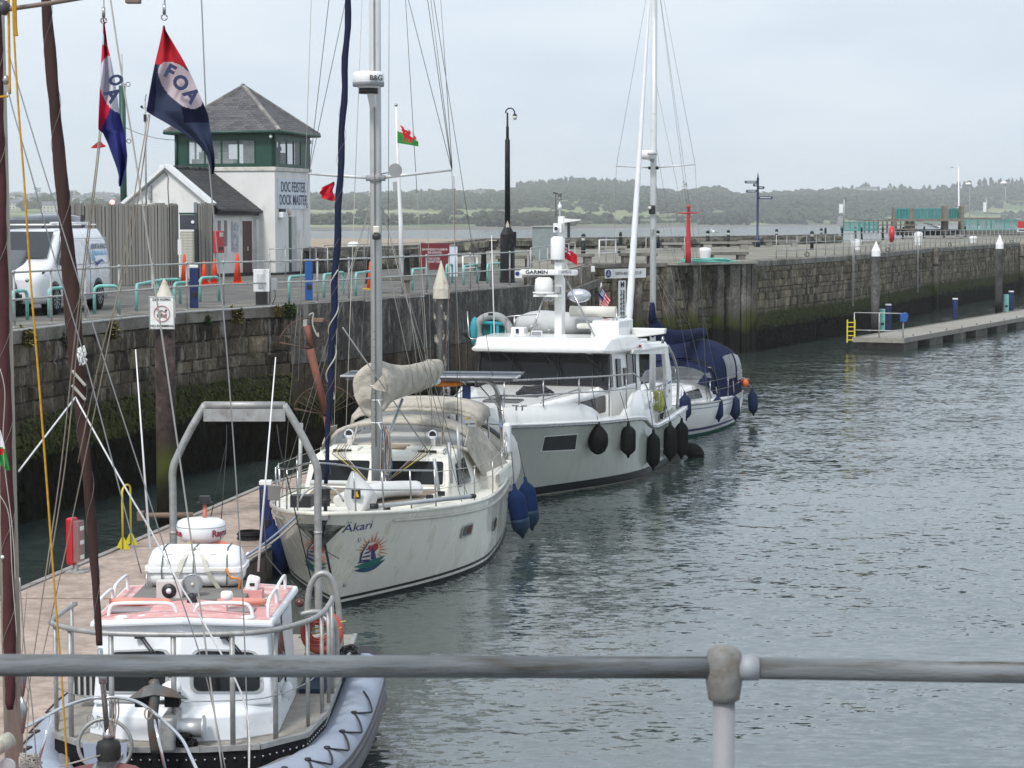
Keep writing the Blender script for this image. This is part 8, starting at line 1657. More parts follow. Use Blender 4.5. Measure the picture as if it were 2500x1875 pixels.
# roof rails
def rr_(pts,r=.018,name='roof_rail'): MB().tube(smooth(pts,5),r,8).obj(name,white_g,wb_)
for x0,x1 in ((-.7,-.02),(.14,.72)): z0 = zR+.02; rr_([(x0,1.72,z0),(x0+.02,1.72,z0+.09),(x0+.1,1.72,z0+.13),(x1-.12,1.68,z0+.14),(x1-.03,1.68,z0+.1),(x1,1.68,z0)])
for sd,xs in ((-1,-.8),(1,.86)):
    for y0,y1 in ((1.75,2.5),(2.6,3.35)): rr_([(xs,y0,zR),(xs,y0,zR+.12),(xs,y0+.1,zR+.17),(xs,y1-.1,zR+.17),(xs,y1,zR+.12),(xs,y1,zR)])
for x0,x1 in ((-.78,-.15),(.3,.8)): MB().lathe([(.03,0),(.045,.1),(.035,(x1-x0)-.05),(.01,x1-x0)],(x0,2.22,zR+.08),10,axis=(1,0,0)).obj('oar',M('oar_orange',(.62,.25,.19),.5),wb_)
for x0 in (-.72,.2): MB().b2((x0,1.85,zR+.035),(x0+.5,2.12,zR+.05)).obj('roof_hatch',M('hatch_grey',()),wb_)
for x,y in ((-.55,1.62),(-.35,1.64),(.68,1.62)): MB().lathe([(.07,0),(.07,.02),(.03,.03)],(x,y,zR+.02),14).obj('roof_cap',white_p,wb_)
MB().lathe([(.012,0),(.012,.1),(.05,.11),(.062,.13),(.062,.17),(.05,.19),(.001,.195)],(.43,1.95,zR+.04),16).obj('gps_dome',white_g,wb_); MB().lathe([(.05,0),(.055,.02),(.04,.05),(.045,.07),(.02,.1)],(.05,2.2,zR+.07),12).obj('rubber_vent',black,wb_)
hc = L(415,1440,y=2.45); h_ = MB().box(hc,(.26,.12,.2)).obj('loud_hailer',M('hailer_cream',(.6,.57,.55),.6),wb_,.01); MB().lathe([(.075,0),(.07,.01),(.001,.012)],hc-Vector((0,.062,0)),18,axis=(0,-1,0)).obj('horn_mouth',black,h_); MB().lathe([(.03,.01),(.025,.03),(.001,.04)],hc-Vector((0,.062,0)),14,axis=(0,-1,0)).obj('horn_centre',white_p,h_); MB().b2((hc.x-.17,2.4,zR+.05),(hc.x+.17,2.5,hc.z-.1)).obj('hailer_foot',redf,h_)
sc = L(470,1426,y=2.5); s_ = MB().lathe([(.08,.1),(.1,.06),(.105,0),(.095,-.01),(.09,0)],sc,22,axis=(0,1,0)).obj('searchlight',M('grey_shell',(.35,.37,.38),.3,.4),wb_); MB().lathe([(.088,0),(.001,.004)],sc-Vector((0,.006,0)),20,axis=(0,1,0)).obj('searchlight_glass',M('lens_clear',(.28,.31,.32),.08),s_); MB().ball(sc-Vector((0,.012,0)),.018,8).obj('bulb',M('lamp_cream',()),s_)
ep = L(617,1425,y=2.75); e_ = MB().box(ep,(.13,.1,.17),rot=Matrix.Rotation(.25,3,'Y')).obj('beacon',white_g,wb_,.03); MB().box(ep+Vector((0,-.052,.0)),(.05,.01,.03)).obj('beacon_window',black,e_); MB().b2((ep.x-.1,2.7,zR+.02),(ep.x+.1,2.9,ep.z-.06)).obj('beacon_cradle',pinkr,e_)
# liferaft canister: a thing strapped on the roof
a = L(351,1388,y=3.0); b_ = L(596,1388,y=3.0); lr = empty('liferaft_canister','white liferaft canister strapped on the workboat roof under the radome','liferaft',FR.W(((a.x+b_.x)/2,3.25,0)),0); hw2 = (b_.x-a.x)/2
zb,zm,zt = L(400,1432,y=3.0).z,L(400,1393,y=3.0).z,L(400,1338,y=3.1).z
def rr4(w_,d_,z,r=.1): return [(sx*(w_-r)+r*math.cos(R(k)),sy*(d_-r)+r*math.sin(R(k)),z) for sx,sy,k0 in ((1,1,0),(-1,1,90),(-1,-1,180),(1,-1,270)) for k in (k0,k0+30,k0+60,k0+90)]
MB().loft([rr4(hw2*.86,.22,zb),rr4(hw2*.93,.27,zb+.05),rr4(hw2*.96,.28,zm-.01)],closed=True,caps=True).obj('lower_shell',white_g,lr); MB().loft([rr4(hw2,.3,zm-.02),rr4(hw2,.3,zm+.04)],closed=True,caps=True,sm=False).obj('rim',white_g,lr,.008)
MB().loft([rr4(hw2*.96,.28,zm+.03),rr4(hw2*.93,.26,zm+.1),rr4(hw2*.86,.22,zt-.03),rr4(hw2*.74,.14,zt)],closed=True,caps=True).obj('upper_shell',white_g,lr)
for k in (-.62,0,.66): MB().tube([(k*hw2,-.29,zb+.02),(k*hw2*1.02,-.31,zm),(k*hw2,-.27,zm+.12),(k*hw2,-.17,zt+.005),(k*hw2,.15,zt+.005)],.008,5).obj('band',M('band_green',(.1,.14,.13),.5),lr)
web = M('strap_web',(.55,.53,.47),.8,var=.1)
for s in (-1,1): MB().loft([[(s*.02-.025,-.16,zt+.012),(s*.02+.025,-.16,zt+.012)],[(s*.11-.025,-.28,zm+.12),(s*.11+.025,-.28,zm+.12)],[(s*.15-.025,-.32,zm),(s*.15+.025,-.32,zm)],[(s*.26-.025,-.27,zb-.02),(s*.26+.025,-.27,zb-.02)]],sm=False).obj('strap',web,lr,solid=.006)
MB().tube([(-hw2*.93,-.28,zm),(-hw2*.93,-.3,zb),(-hw2*.85,-.3,zb-.06),(hw2*.85,-.3,zb-.06),(hw2*.96,-.3,zb),(hw2*.96,-.28,zm)],.012,6).obj('cradle_rail',steel,lr); MB().box((hw2*.45,-.31,zm+.02),(.2,.02,.03)).obj('label_tube',creamgel,lr); MB().tube(smooth([(hw2*.66,-.31,zm+.03),(hw2*.75,-.33,zm-.06),(hw2*.92,-.32,zm-.08),(hw2*.9,-.31,zm-.2)],4),.012,5).obj('painter',orange_c,lr)
for x in (-.25,.2): MB().box((x,-.23,zt-.06),(.07,.004,.02)).obj('sticker',grey_pl,lr)
# radome on its post with orange lifting frame
c = L(491,1295,y=3.9); rd = MB().lathe([(.14,-.13),(.22,-.1),(.255,-.05),(.265,.04),(.262,.06),(.25,.1),(.2,.125),(.001,.135)],c,32).obj('radome',white_g,wb_)
MB().lathe([(.2665,.052),(.2665,.058)],c,32).obj('radome_seam',grey_pl,rd); rt = M('dark_red_ink',(.25,.01,.03),.5)
for s,k0 in (('Raymarine',80),('Raymarine',-89)):
    o = text(s,.1,(0,0,0),(1,0,0),(0,0,1),rt,rd,ext=0,bold=.003)
    for v in o.data.vertices: a_ = R(k0)+v.co.x/.262; v.co = Vector((c.x+.268*math.sin(a_),c.y-.268*math.cos(a_),c.z+v.co.z-.01))
orr = M('oar_orange',()); MB().tube(smooth([(c.x-.3,3.75,c.z-.22),(c.x-.2,3.65,c.z-.15),(c.x+.2,3.65,c.z-.15),(c.x+.34,3.75,c.z-.22)],5),.03,8).tube(smooth([(c.x+.05,3.8,c.z-.13),(c.x+.25,3.8,c.z-.13),(c.x+.36,3.9,c.z-.22)],4),.03,8).obj('lifting_frame',M('faded_orange',(.62,.2,.14),.6),wb_)
MB().b2((c.x-.08,3.8,zR),(c.x+.08,4.0,c.z-.12)).obj('radar_post',cabw,wb_); g_ = L(463,1330,y=3.6); MB().lathe([(.04,0),(.04,.01)],g_,14,axis=(0,-1,0)).obj('gauge',M('gauge_yellow',(.45,.42,.15),.4),wb_)
q = L(500,1240,y=3.95); MB().tube([(q.x,3.95,c.z+.12),(q.x,3.95,q.z+.04)],.022,8).obj('light_post',M('faded_orange',()),wb_); MB().box((q.x,3.95,q.z+.1),(.11,.1,.06)).box((q.x,3.95,q.z+.06),(.15,.12,.015)).obj('deck_light',black,wb_)
# whip aerials
for x0,y0,x1,y1,yy,lab in ((366,1340,331,853,3.4,'a'),(630,1395,673,872,3.3,'b')):
    a,b_ = L(x0,y0,y=yy),L(x1,y1,y=yy); MB().tube([a,b_],[.014,.006],6).obj('whip_aerial',white_g,wb_)
# gantry
for sd in (1,-1):
    x = .93 if sd > 0 else -.8; MB().tube(smooth([(x,6.5,.9),(x,6.5,2.6),(x,6.5,3.0),(x-sd*.07,6.5,3.2),(x-sd*.22,6.5,3.5),(x-sd*.4,6.5,3.8)],5),.045,12).obj('gantry_leg',alg,wb_); MB().lathe([(.05,0),(.05,.03)],(x,6.5,2.25),14).obj('collar',alg,wb_)
MB().tube([(-.42,6.5,3.79),(.55,6.5,3.79)],.045,12).obj('gantry_beam',alg,wb_); MB().b2((-.42,6.46,3.6),(.55,6.54,3.75)).obj('gantry_plate',alg,wb_)
for x0,z0 in ((-.15,3.55),): MB().tube([(-.15,6.5,3.56),(-.15,6.5,3.35),(-.55,6.6,1.6)],.006,5).tube([(-.15,6.5,3.35),(-.3,6.5,1.5)],.006,5).tube([(.45,6.5,3.56),(.48,6.5,3.3),(.95,6.9,1.0)],.008,5).obj('tackle',cordd,wb_)
# aft hoops, bulwark rail, orange lifebuoys and ropes
for pts,r in (([(.98,4.6,1.0),(.98,4.6,1.75),(1.04,4.6,2.0),(1.15,4.6,2.08),(1.25,4.6,2.0),(1.32,4.6,1.7),(1.36,4.6,1.0)],.035),([(1.02,3.3,1.85),(1.2,3.3,1.88),(1.38,3.35,1.75),(1.4,3.35,1.2)],.03),([(1.02,3.7,1.75),(1.2,3.7,1.78),(1.32,3.6,1.6),(1.34,3.5,1.0)],.03)): MB().tube(smooth(pts,5),r,10).obj('hoop',alg,wb_)
lb = empty('lifebuoy','orange horseshoe lifebuoy with coiled line on the workboat rail','lifebuoy',FR.W((1.2,3.9,1.55)),.3); MB().tube(arc((0,0,0),.18,0,360,26)[:-1],.06,12,closed=True).obj('ring',M('buoy_red_orange',(.5,.11,.08),.6,var=.2),lb)
mb = MB(); rr = random.Random(9)
for k in range(16): mb.tube(arc((rr.uniform(-.03,.03)-.06,-.08+k*.006,rr.uniform(-.03,.03)+.03),.12+rr.uniform(-.03,.04),rr.uniform(-20,30),330,14),.008,4)
mb.obj('line_coil',M('buoy_red_orange',()),lb); MB().tube([(-.22,.05,.0),(.25,-.05,.12)],.007,4).tube([(-.25,.05,-.05),(.2,-.06,.05)],.007,4).obj('lashing',M('yellow_cord',()),lb)
mb = MB()
for k in range(10): mb.tube(arc((rr.uniform(-.03,.03),rr.uniform(-.03,.03),rr.uniform(-.05,.05)),.09,rr.uniform(0,90),360,12,u=(1,rr.uniform(-.3,.3),0)),.012,5)
tag(mb.obj('rope_bundle',cordd,loc=FR.W((1.5,3.9,1.3))),'tangled black rope bundle outside the workboat rail by the lifebuoy','rope')
MB().b2((.99,4.0,1.02),(1.3,5.2,1.3)).obj('side_locker',M('locker_grey',(.28,.27,.25),.7),wb_,.02); MB().b2((1.0,3.3,1.02),(1.28,3.95,1.06)).obj('blue_mat',M('mat_blue',(.02,.04,.07),.6),wb_)
# pulpit rail
top = [(-1.28,3.0,2.02),(-1.3,2.2,2.04),(-1.22,1.6,2.07),(-.75,1.08,2.09),(-.2,.96,2.09),(.4,.96,2.09),(.9,1.1,2.09),(1.22,1.7,2.07),(1.34,2.4,2.04),(1.36,3.3,2.02)]
MB().tube(smooth(top,4),.026,10).obj('pulpit_rail',alg,wb_)
for x,y in ((-1.3,2.9),(-1.28,2.0),(-1.2,1.6),(-1.0,1.33),(-.55,1.02),(.05,.96),(.6,1.0),(.98,1.25),(1.24,1.8),(1.33,2.35),(1.36,2.8),(1.36,3.25)): MB().tube([(x,y,1.0),(x,y,2.06)],.026 if y < 1.5 else .02,8).obj('pulpit_post',alg,wb_)
mb = MB(); mb.tube(smooth([(x*.99,y,1.45) for x,y,z in top[1:-1]],3),.006,5); mb.obj('guard_wire',steel,wb_)
before = set(bpy.data.objects)
MB().tube([(-.56,.66,1.45),(.06,.6,1.45)],.022,8).obj('anchor_crossbar',alg,wb_); MB().b2((-.3,.52,1.42),(-.08,.66,1.54)).b2((-.02,.52,1.42),(.12,.66,1.54)).obj('rubber_pad',rubber,wb_,.01)
ak2 = M('anchor_grey',(.1,.105,.105),.55,.3,dirt=(.16,.09,.05),da=.35); an = MB().tube(smooth([(-.12,.55,1.66),(-.1,.48,1.55),(-.12,.45,1.3),(-.1,.5,1.0)],4),.04,8); an.add([(-.36,.52,1.5),(-.2,.5,1.62),(-.1,.48,1.66),(.06,.5,1.6),(.2,.52,1.5),(.02,.44,1.54),(-.1,.42,1.56),(-.22,.44,1.53)],[(0,1,7),(1,2,6,7),(2,3,5,6),(3,4,5)]); an.obj('anchor',ak2,wb_,solid=.02)
MB().b2((-.05,.45,1.0),(.08,1.0,1.34)).obj('windlass_side',alg,wb_,.03); w_ = MB().lathe([(.12,0),(.12,.02),(.09,.03),(.09,.24),(.12,.25),(.12,.27)],(.06,.72,1.18),20,axis=(1,0,0)).obj('windlass_drum',alu,wb_)
mb = MB()
for k in range(9): mb.tube(arc((.14+rr.uniform(-.04,.08),.6+rr.uniform(-.04,.06),1.06+rr.uniform(-.02,.06)),.05,rr.uniform(0,90),360,8,u=(1,.5,0)),.014,5)
mb.obj('chain_heap',rubber,wb_)
MB().tube(arc((-.55,.35,1.1),.25,0,360,30)[:-1],.018,8,closed=True).obj('bow_hoop',alg,wb_); MB().add([(-.76,.36,1.12),(-.34,.36,1.12),(-.36,.36,.9),(-.5,.36,.78),(-.62,.36,.78),(-.74,.36,.95)],[tuple(range(6))]).obj('bow_plate',tube_m,wb_,solid=.02)
for o in set(bpy.data.objects)-before: o.location.y += .3
for i,c_ in enumerate('OR'): text(c_,.16,(-.84+.1*i,1.46-.08*i,1.15),(.75,-.65,0),(0,0,1),M('faded_ink',(.25,.27,.3),.6),wb_)
o = MB().prism([(-1.25,1.15),(-1.0,1.1),(-.95,1.45),(-1.2,1.5)],2.6,2.8,0,'xz').obj('striped_bag',M('white_sailcloth',()),wb_,.03)
for k in range(4): MB().b2((-1.22+k*.06,2.585,1.15),(-1.19+k*.06,2.6,1.4)).obj('bag_stripe',black,o)
# ================================================================== FOREGROUND SAILING BOAT (bow beside the camera)
D0 = 15.0
def at(px,py,d=D0): return P(px,py,d=d)
fs = empty('classic_sailing_boat','sailing boat bow in the left foreground with brown furled sail, cream spar and maroon deck','sailing boat',(0,0,0))
brown = M('brown_sailcloth',(.052,.03,.027),.85,var=.18,vs=6,bump=.5,bs=9,stretch=(1,1,.35)); maroon = M('maroon_sailcloth',(.075,.03,.033),.85,var=.15,vs=6,bump=.4,bs=9)
spar_m = M('cream_spar',(.5,.48,.4),.6,var=.1,vs=5,dirt=(.33,.3,.24),da=.45,ds=7,stretch=(4,4,.5)); thr = M('pale_thread',()); tan = M('tan_rope',(.3,.26,.21),.85,var=.2); ochre = M('ochre_rope',(.5,.27,.035),.85,var=.2,vs=30); greyr = M('grey_wire',(.33,.33,.33),.4,.5)
MB().tube([at(-14,-160,14.6),at(-12,60,14.6),at(36,1900,14.6)],.064,16).obj('spar',spar_m,fs)
def roll(ctr,name,mat,thread=True,seed=0,lump=.08):
    """furled sail: ctr list of (px,py,halfwidth px,depth)"""
    pts = []; rad = []
    for (a,b) in zip(ctr,ctr[1:]):
        n_ = max(2,int(abs(b[1]-a[1])/14))
        for i in range(n_):
            u = i/n_; pts.append(at(a[0]+(b[0]-a[0])*u,a[1]+(b[1]-a[1])*u,a[3]+(b[3]-a[3])*u)); rad.append((a[2]+(b[2]-a[2])*u)*pts[-1].y/F)
    N = len(pts); n = 22; secs = []
    for i,p in enumerate(pts):
        row = []
        for k in range(n):
            th = 2*math.pi*k/n; tw = th+i*.16; r = rad[i]*(1+lump*math.sin(2*tw+seed)+lump*.5*math.sin(5*tw+1)); row.append(p+Vector((r*math.cos(th),r*math.sin(th),0)))
        secs.append(row)
    o = MB().loft(secs,closed=True,caps=True).obj(name,mat,fs)
    if thread:
        q = [pts[i//8].lerp(pts[i//8+1],i/8 % 1)+Vector((math.cos(-i*.05),math.sin(-i*.05),0))*rad[i//8]*1.1 for i in range((N-1)*8)]
        MB().tube(q[::2],.0022,4).obj('lashing',thr,o)
    return o
roll([(105,-200,11,16.6),(112,0,12.5,16.6),(128,200,14,16.6),(148,420,15,16.6),(165,600,17,16.6),(178,760,20,16.6),(186,880,20,16.6),(196,960,15,16.6),(206,1090,13.5,16.6),(219,1220,12.5,16.6),(232,1400,10.5,16.6),(244,1590,7,16.6)],'furled_headsail',brown)
roll([(-12,-100,14,14.42),(-8,150,14,14.42),(-2,420,15,14.42),(8,850,16,14.42),(18,1250,15.5,14.42),(24,1600,14,14.42),(25,1715,13,14.42),(26,1748,4,14.42)],'furled_mainsail',maroon,seed=2)
for py,s in ((905,1.35),(940,1.2)): MB().tube([at(190+k*3-14,py+k*3.4,16.5) for k in range(12)],.012,6).obj('sail_tie',cord,fs)
mb = MB(); rr = random.Random(2)
for k in range(7): mb.tube([at(200+rr.uniform(-6,6)+12*math.cos(a)*.5,868+rr.uniform(-14,14)+12*math.sin(a),16.45) for a in [i*.7 for i in range(9)]],.009,5)
mb.obj('rope_knot',white_p,fs)
MB().tube([at(244,1585,16.7),at(262,1790,16.9)],.022,10).obj('forestay_foil',steel,fs); MB().tube([at(250,1640,16.7),at(252,1668,16.7)],.034,8).obj('halyard_swivel',steel,fs)
c = at(265,1832,16.9); MB().lathe([(.04,-.12),(.075,-.09),(.096,-.05),(.097,.03),(.085,.07),(.05,.085),(.04,.1)],c,28).obj('furling_drum',M('drum_black',(.022,.022,.022),.6,var=.3),fs); MB().lathe([(.045,0),(.045,.05),(.03,.06),(.03,.12)],c+Vector((0,0,.09)),16).obj('drum_collar',steel,fs)
MB().tube([c+Vector((-.05,-.08,-.02)),at(145,1872,16.6)],.007,5).obj('furling_line',cord,fs)
for k in (-.03,.03): MB().tube([c+Vector((k,0,-.1)),c+Vector((k*1.5,0,-.3))],.02,8).obj('tack_strut',steel,fs)
# pulpit
pp = [(60,1776,16.2),(100,1755,16.4),(160,1724,16.7),(225,1705,16.9),(290,1704,16.9),(340,1716,16.8),(390,1752,16.6),(440,1800,16.3),(462,1840,16.1),(490,1900,15.9)]
MB().tube(smooth([at(*q) for q in pp],5),.0135,10).obj('pulpit_rail',chrome,fs)
for a,b in (((126,1746,16.5),(88,1880,16.4)),((376,1757,16.6),(406,1890,16.5))): MB().tube([at(*a),at(*b)],.012,10).obj('pulpit_leg',chrome,fs)
for k in range(3): MB().tube(smooth([at(272+k*8,1704,16.88),at(276+k*7,1740,16.86),at(270+k*6,1775,16.86),at(274+k*3,1800,16.86)],4),.006,5).obj('lanyard',tan,fs)
mb = MB(); mb.tube([at(362+9*math.cos(a),1742+14*math.sin(a),16.6) for a in [i*.6 for i in range(12)]],.007,5); mb.obj('lanyard_loop',tan,fs)
# bow of the hull and maroon deck
HF = Frame(-3.15,17.05,0); z0 = 1.72; dkp = [(.0,.25),(.22,.1),(.45,-.3),(.9,-1.4),(1.25,-3),(1.3,-6),(-1.3,-6),(-1.25,-3),(-.9,-1.4),(-.45,-.3),(-.22,.1)]
h_ = [[(-3.16+x*k,17.02+(y-.25)*1.0-(1-k)*.9+.25*0,z) for x,y in dkp] for k,z in ((.45,-.4),(.7,.2),(.9,1.0),(1,z0-.02))]
MB().loft(h_,closed=True,sm=False).obj('hull',maroon if False else M('hull_maroon_paint',(.16,.03,.035),.35),fs); MB().prism([(-3.16+x,17.02+(y-.25)) for x,y in dkp],z0-.03,z0+.02).obj('deck',M('maroon_deck',(.2,.045,.05),.55,var=.1),fs,.01)
MB().b2((-3.24,16.3,z0+.02),(-3.08,17.1,z0+.06)).obj('bow_fitting',steel,fs)
# yard, boom stub, blocks
MB().tube([at(-20,30,14.3),at(30,21,14.3),at(120,8,14.4),at(300,-22,14.6)],.0155,10).obj('yard',M('bronze_tube',(.2,.15,.12),.5,.3),fs); MB().ball(at(8,18,14.3),.05,10).tube([at(-5,10,14.35),at(20,30,14.35)],.03,8).obj('yard_fitting',M('dark_alloy',()),fs)
MB().b2(at(305,6,14.7),at(345,-20,14.8)).obj('wooden_batten',M('brown_batten',(.2,.15,.12),.7),fs)
MB().tube([at(-40,1842,13.9),at(24,1806,14.1)],.055,14).obj('boom_end',spar_m,fs); MB().lathe([(.055,-.015),(.055,.015)],at(18,1872,14),20,axis=(0,1,0)).obj('block',alu,fs)
mb = MB()
for k in range(14): mb.tube([at(75+rr.uniform(-22,22)+10*math.cos(a),1862+rr.uniform(-16,16)+8*math.sin(a),14.3) for a in [i*.8 for i in range(8)]],.008,5)
mb.obj('rope_tangle',cord,fs)
for py in (1790,1700): MB().tube([at(55,py,14.2),at(58,py-60,14.2),at(52,py-90,14.2)],[.01,.028,.01],8).obj('turnbuckle',steel,fs)
MB().lathe([(.012,-.03),(.022,0),(.012,.03)],at(14,195,14.3),8).b2(at(10,190,14.35),at(22,225,14.4)).obj('shackle',steel,fs)
# running and standing rigging
def rg3(pts,r,mat,d=D0,name='rigging_line'): MB().tube(smooth([at(a,b,(q[0] if q else d)) for a,b,*q in pts],5),r,6).obj(name,mat,fs)
rg3([(31,-60),(33,60),(44,250),(58,430),(76,700),(91,880),(112,1150),(131,1410),(150,1650),(166,1900)],.0072,ochre,14.2)
rg3([(20,-40),(22,100),(24,230)],.009,ochre,14.3); rg3([(36,-40),(38,60),(41,88)],.011,ochre,14.25); rg3([(-5,237),(20,235)],.008,ochre,14.2)
rg3([(19,124),(110,425),(245,850),(350,1175),(425,1410),(500,1640),(555,1900)],.0048,greyr,16); rg3([(17,205),(32,270),(75,420),(130,620),(200,850),(262,1080),(345,1400)],.0045,greyr,15)
rg3([(262,-60),(270,0),(300,200),(336,420),(400,850),(478,1400),(545,1900)],.0068,M('light_wire',(.42,.41,.38),.5),16); rg3([(490,-60),(492,0),(512,420),(553,850),(590,1400),(608,1900)],.0055,greyr,16.2)
rg3([(243,320,15.4),(232,425),(205,640),(180,850),(150,1130),(112,1400),(60,1750)],.0045,tan,15.2); rg3([(247,322,15.4),(236,425),(210,640),(188,850),(160,1130),(118,1400)],.0045,tan,15.25)
rg3([(362,280,15.5),(336,430),(300,640),(262,850),(205,1130),(148,1400),(95,1640)],.0045,tan,15.3); rg3([(366,280,15.5),(345,430),(312,640),(250,850),(190,1130)],.0045,tan,15.35)
rg3([(254,40,15.5),(253,-40)],.004,tan,15.5); rg3([(402,30,15.5),(402,-40)],.007,steel,15.5)
whr = M('white_rope',(.66,.66,.66),.8,var=.2,vs=60); rg3([(184,970,16.3),(46,1150,14.8)],.0068,whr); rg3([(184,970,16.3),(300,1180,16),(365,1290,15.8),(432,1415,15.6),(520,1560,15.5),(600,1725,15.5),(608,1900,15.4)],.0068,whr)
rg3([(0,900),(12,960),(8,1100),(30,1290),(38,1420)],.003,cord,13.9); rg3([(0,1210),(22,1260),(30,1400),(42,1560)],.003,cord,13.9); rg3([(48,1410),(60,1580),(78,1720),(92,1900)],.0045,greyr,14.2); rg3([(66,1440),(52,1640),(70,1700),(62,1850)],.003,tan,14.2)
MB().ball(at(6,1360,13.9),.012,8).obj('bobble',white_p,fs)
# ---- flags on halyards
def strip_flag(name,lab,rows,colf,mats,d,nu=30,nv=110,wav=.03):
    """rows: (py, left px, right px) down the hanging cloth"""
    tabL = [(r[0],r[1]) for r in rows]; tabR = [(r[0],r[2]) for r in rows]; y0,y1 = rows[0][0],rows[-1][0]; mb = MB(); k = 0
    for j in range(nv+1):
        py = y0+(y1-y0)*j/nv; a,b = lerp_tab(tabL,py),lerp_tab(tabR,py)
        for i in range(nu+1): px = a+(b-a)*i/nu; mb.v.append(tuple(P(px,py,d=d+wav*math.sin(i/nu*9+py*.02)+wav*.4*math.sin(py*.06+i/nu*3))))
    for j in range(nv):
        for i in range(nu):
            py = y0+(y1-y0)*(j+.5)/nv; a,b = lerp_tab(tabL,py),lerp_tab(tabR,py); px = a+(b-a)*(i+.5)/nu
            mb.f.append((j*(nu+1)+i,j*(nu+1)+i+1,(j+1)*(nu+1)+i+1,(j+1)*(nu+1)+i)); mb.m.append(colf(px,py)); mb.sm.append(True)
    o = mb.obj(name,mats,fs); o.parent = None; tag(o,lab,'flag'); return o
def ell(px,py,cx,cy,a,b,ang): c,s = math.cos(R(ang)),math.sin(R(ang)); x,y = px-cx,py-cy; return ((x*c+y*s)/a)**2+((-x*s+y*c)/b)**2 < 1
fpk = M('flag_pale',(.5,.42,.45),.8,var=.06); fnd = M('flag_navy_shaded',(.008,.01,.03),.85,var=.1); fnl = M('flag_navy_lit',(.035,.045,.085),.85,var=.1); frd = M('flag_crimson',(.42,.02,.03),.8,var=.12); fbl = M('flag_blue',(.03,.035,.17),.8,var=.12)  # navy has a lit and a shaded tone; shade is painted into the cloth
def c1f(px,py):
    if ell(px,py,441,208,70,37,48): return 0
    if py < 157+.1*(px-377): return 1
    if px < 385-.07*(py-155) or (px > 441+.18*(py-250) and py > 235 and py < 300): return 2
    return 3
bR = [(62,398,402),(75,396,405),(100,391,420),(130,384,438),(155,378,452),(190,371,470),(230,364,487),(260,359,500),(272,357,505),(285,378,509),(300,405,511),(330,455,516),(355,486,520),(380,505,524),(405,512,525),(425,515,522)]
f2 = strip_flag('foa_flag','large hanging flag with red top, dark blue foot and letters FOA',bR,c1f,[fpk,frd,fnd,fnl],15.5,nu=44,nv=130)
for ch_,px,py,an_,sz in (('F',414,176,28,44),('O',440,203,42,44),('A',467,233,52,44)):
    p = P(px,py,d=15.40); a = -R(an_); text(ch_,sz*15.4/F*1.05,p,(math.cos(a),0,math.sin(a)),(-math.sin(a),0,math.cos(a)),ink,f2,'letter',bold=.006)
def c2f(px,py):
    if py < 112: return 1 if py > 76 and py < 112-(262-px)*.15 and px < 250+(py-76)*.3 else 0
    if ell(px,py,284,205,40,72,-12): return 1
    if py > 318-(px-246)*2.2 and py > 240: return 2
    return 0
bL = [(44,251,254),(75,251,258),(112,249,263),(145,247,271),(185,245,279),(230,243,286),(270,241,291),(300,240,298),(317,240,303),(325,251,305),(350,263,308),(380,274,311),(410,285,309),(430,290,303),(445,289,300),(455,290,296)]
f1 = strip_flag('foa_flag','narrow folded flag, red with white oval and blue foot, at the left',bL,c2f,[M('flag_bright_red',(.55,.02,.06),.8,var=.1),M('flag_lilac_white',(.58,.58,.66),.8,var=.05),fbl],15.5,nu=26,nv=120,wav=.045)
p = P(281,196,d=15.38); text('O',.13,p,(.25,0,-.97),(.97,0,.25),ink,f1,'letter',bold=.006,sx=.7); p = P(274,232,d=15.38); text('A',.14,p,(.55,0,-.84),(.84,0,.55),ink,f1,'letter',bold=.006,sx=.9)
for px,py in ((253,30),(401,22)): t = tag(MB().tube([P(px,py-12,d=15.5),P(px,py+12,d=15.5)],.012,8).tube(arc(P(px,py+20,d=15.5),.02,0,360,12),.006,6).obj('halyard_clip',steel),'steel snap clip above the %s flag' % ('narrow folded' if px < 300 else 'large FOA'),'clip')
def c3f(px,py): return 2 if ell(px,py,3,1103,7,8,20) else (1 if py < 1090+px*.5 else 0)
strip_flag('welsh_flag','corner of white and green flag with red beast at the left edge',[(1050,-6,1),(1075,-8,8),(1100,-8,14),(1125,-8,20),(1148,16,25)],c3f,[fg_,fw_,fr_],13.9,nu=16,nv=26,wav=.01)
strip_flag('red_pennant','small red pennant showing below the narrow folded flag',[(345,240,246),(352,232,252),(358,224,262),(362,222,240)],lambda a,b: 0,[frd],80,nu=6,nv=6,wav=0)
# ================================================================== RUSTY WHEELS ON THE WALL
t = empty('wheel_rig','rusty spoked half wheels on a terracotta wrapped arm against the quay wall','machinery'); ru = M('rust_iron',(.1,.065,.05),.8,var=.3); tc_ = M('terracotta_wrap',(.22,.085,.06),.85,var=.2,bump=.5,bs=12,dirt=(.16,.08,.06),da=.5,ds=5)
W2 = lambda px,py,d=51.2: P(px,py,d=d)
for (hx,hy,rx,ry,tilt) in ((759,852,80,76,8),(795,1013,80,72,8)):
    rim = [W2(hx+rx*math.cos(R(a)),hy-ry*math.sin(R(a))) for a in range(166,24,-8)]; MB().tube(rim,.02,6).obj('rim',ru,t); w_ = MB()
    for a in range(166,24,-14): w_.tube([W2(hx,hy),W2(hx+rx*math.cos(R(a)),hy-ry*math.sin(R(a)))],.009,5)
    w_.tube([W2(hx,hy,51),W2(hx-rx*.97,hy-ry*.2,50.8)],.02,5); w_.obj('spokes',ru,t); MB().ball(W2(hx,hy),.12,8).obj('hub',ru,t)
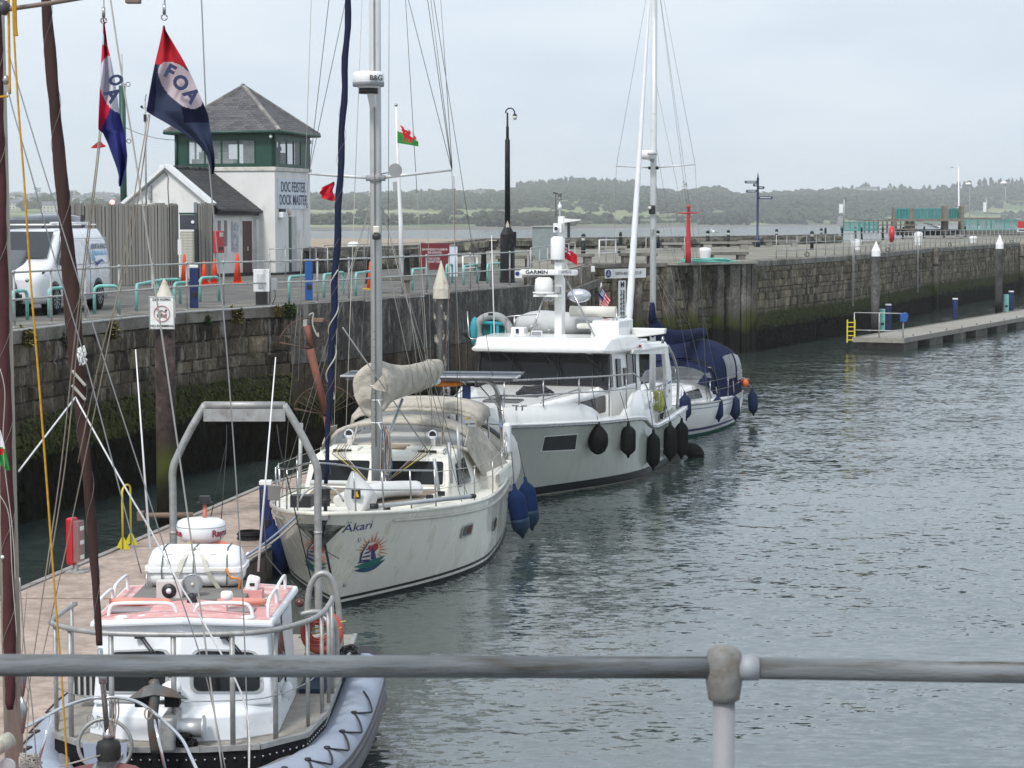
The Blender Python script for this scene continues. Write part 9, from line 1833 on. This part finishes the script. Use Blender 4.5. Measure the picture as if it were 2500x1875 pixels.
for a,b,wd in (((750,795),(758,845),.2),((757,852),(795,1010),.28),((797,1016),(812,1110),.26)): MB().tube([W2(*a,51),W2(*b,51)],[wd*.55,wd*.5],8,sc=(1,.6)).obj('arm',tc_,t)
MB().b2(W2(765,786,51),W2(792,776,51.4)).obj('bracket',M('rust_steel',()),t); MB().b2(W2(740,797,51),W2(752,780,51.3)).obj('clamp',galv,t); MB().tube(smooth([W2(754,770,51),W2(765,765,51),W2(763,790,51),W2(772,815,51),W2(778,822,51),W2(776,812,51)],4),.018,5).obj('rope_end',cord,t)
# ================================================================== CAMERA SIDE RAILING
rail_m = M('weathered_zinc',(.2,.215,.225),.7,.25,var=.35,vs=5,bump=.25,bs=60,dirt=(.085,.075,.06),da=.55,ds=9,stretch=(.5,5,5)); post_m = M('weathered_post',(.27,.27,.285),.7,.15,var=.1,vs=6,bump=.15,bs=60,dirt=(.24,.23,.22),da=.3,ds=7)
t = empty('railing','weathered grey tube railing with ball joint across the immediate foreground','railing',(0,0,0)); DR = 4.75
J = P(1768,1630,d=DR)
MB().tube([P(-700,1619,d=DR),P(0,1624,d=DR),J],.0245,24).obj('rail',rail_m,t); MB().tube([J,P(2500,1642,d=DR),P(3300,1650,d=DR)],.0238,24).obj('rail',rail_m,t)
MB().lathe([(.0255,-.075),(.034,-.07),(.036,-.058),(.04,-.032),(.042,0),(.041,.018),(.036,.036),(.024,.046),(.001,.05)],J,28).obj('ball_joint',M('joint_zinc',(.21,.21,.2),.7,.2,var=.2,vs=20,bump=.2,dirt=(.16,.14,.11),da=.5,ds=22),t)
for s,k in ((1,.045),): MB().tube([J+Vector((s*.03,0,0)),J+Vector((s*(.03+k),0,-.0002*s))],.028,20).obj('socket',M('socket_zinc',(.3,.31,.33),.6,.2),t)
MB().tube([J-Vector((0,0,.07)),J-Vector((0,0,1.1))],.0245,24).obj('post',post_m,t)
tag(MB().b2((-6,3.9,3.7),(6,4.9,3.92)).obj('footbridge_deck',conc),'concrete walkway edge under the foreground railing','walkway')
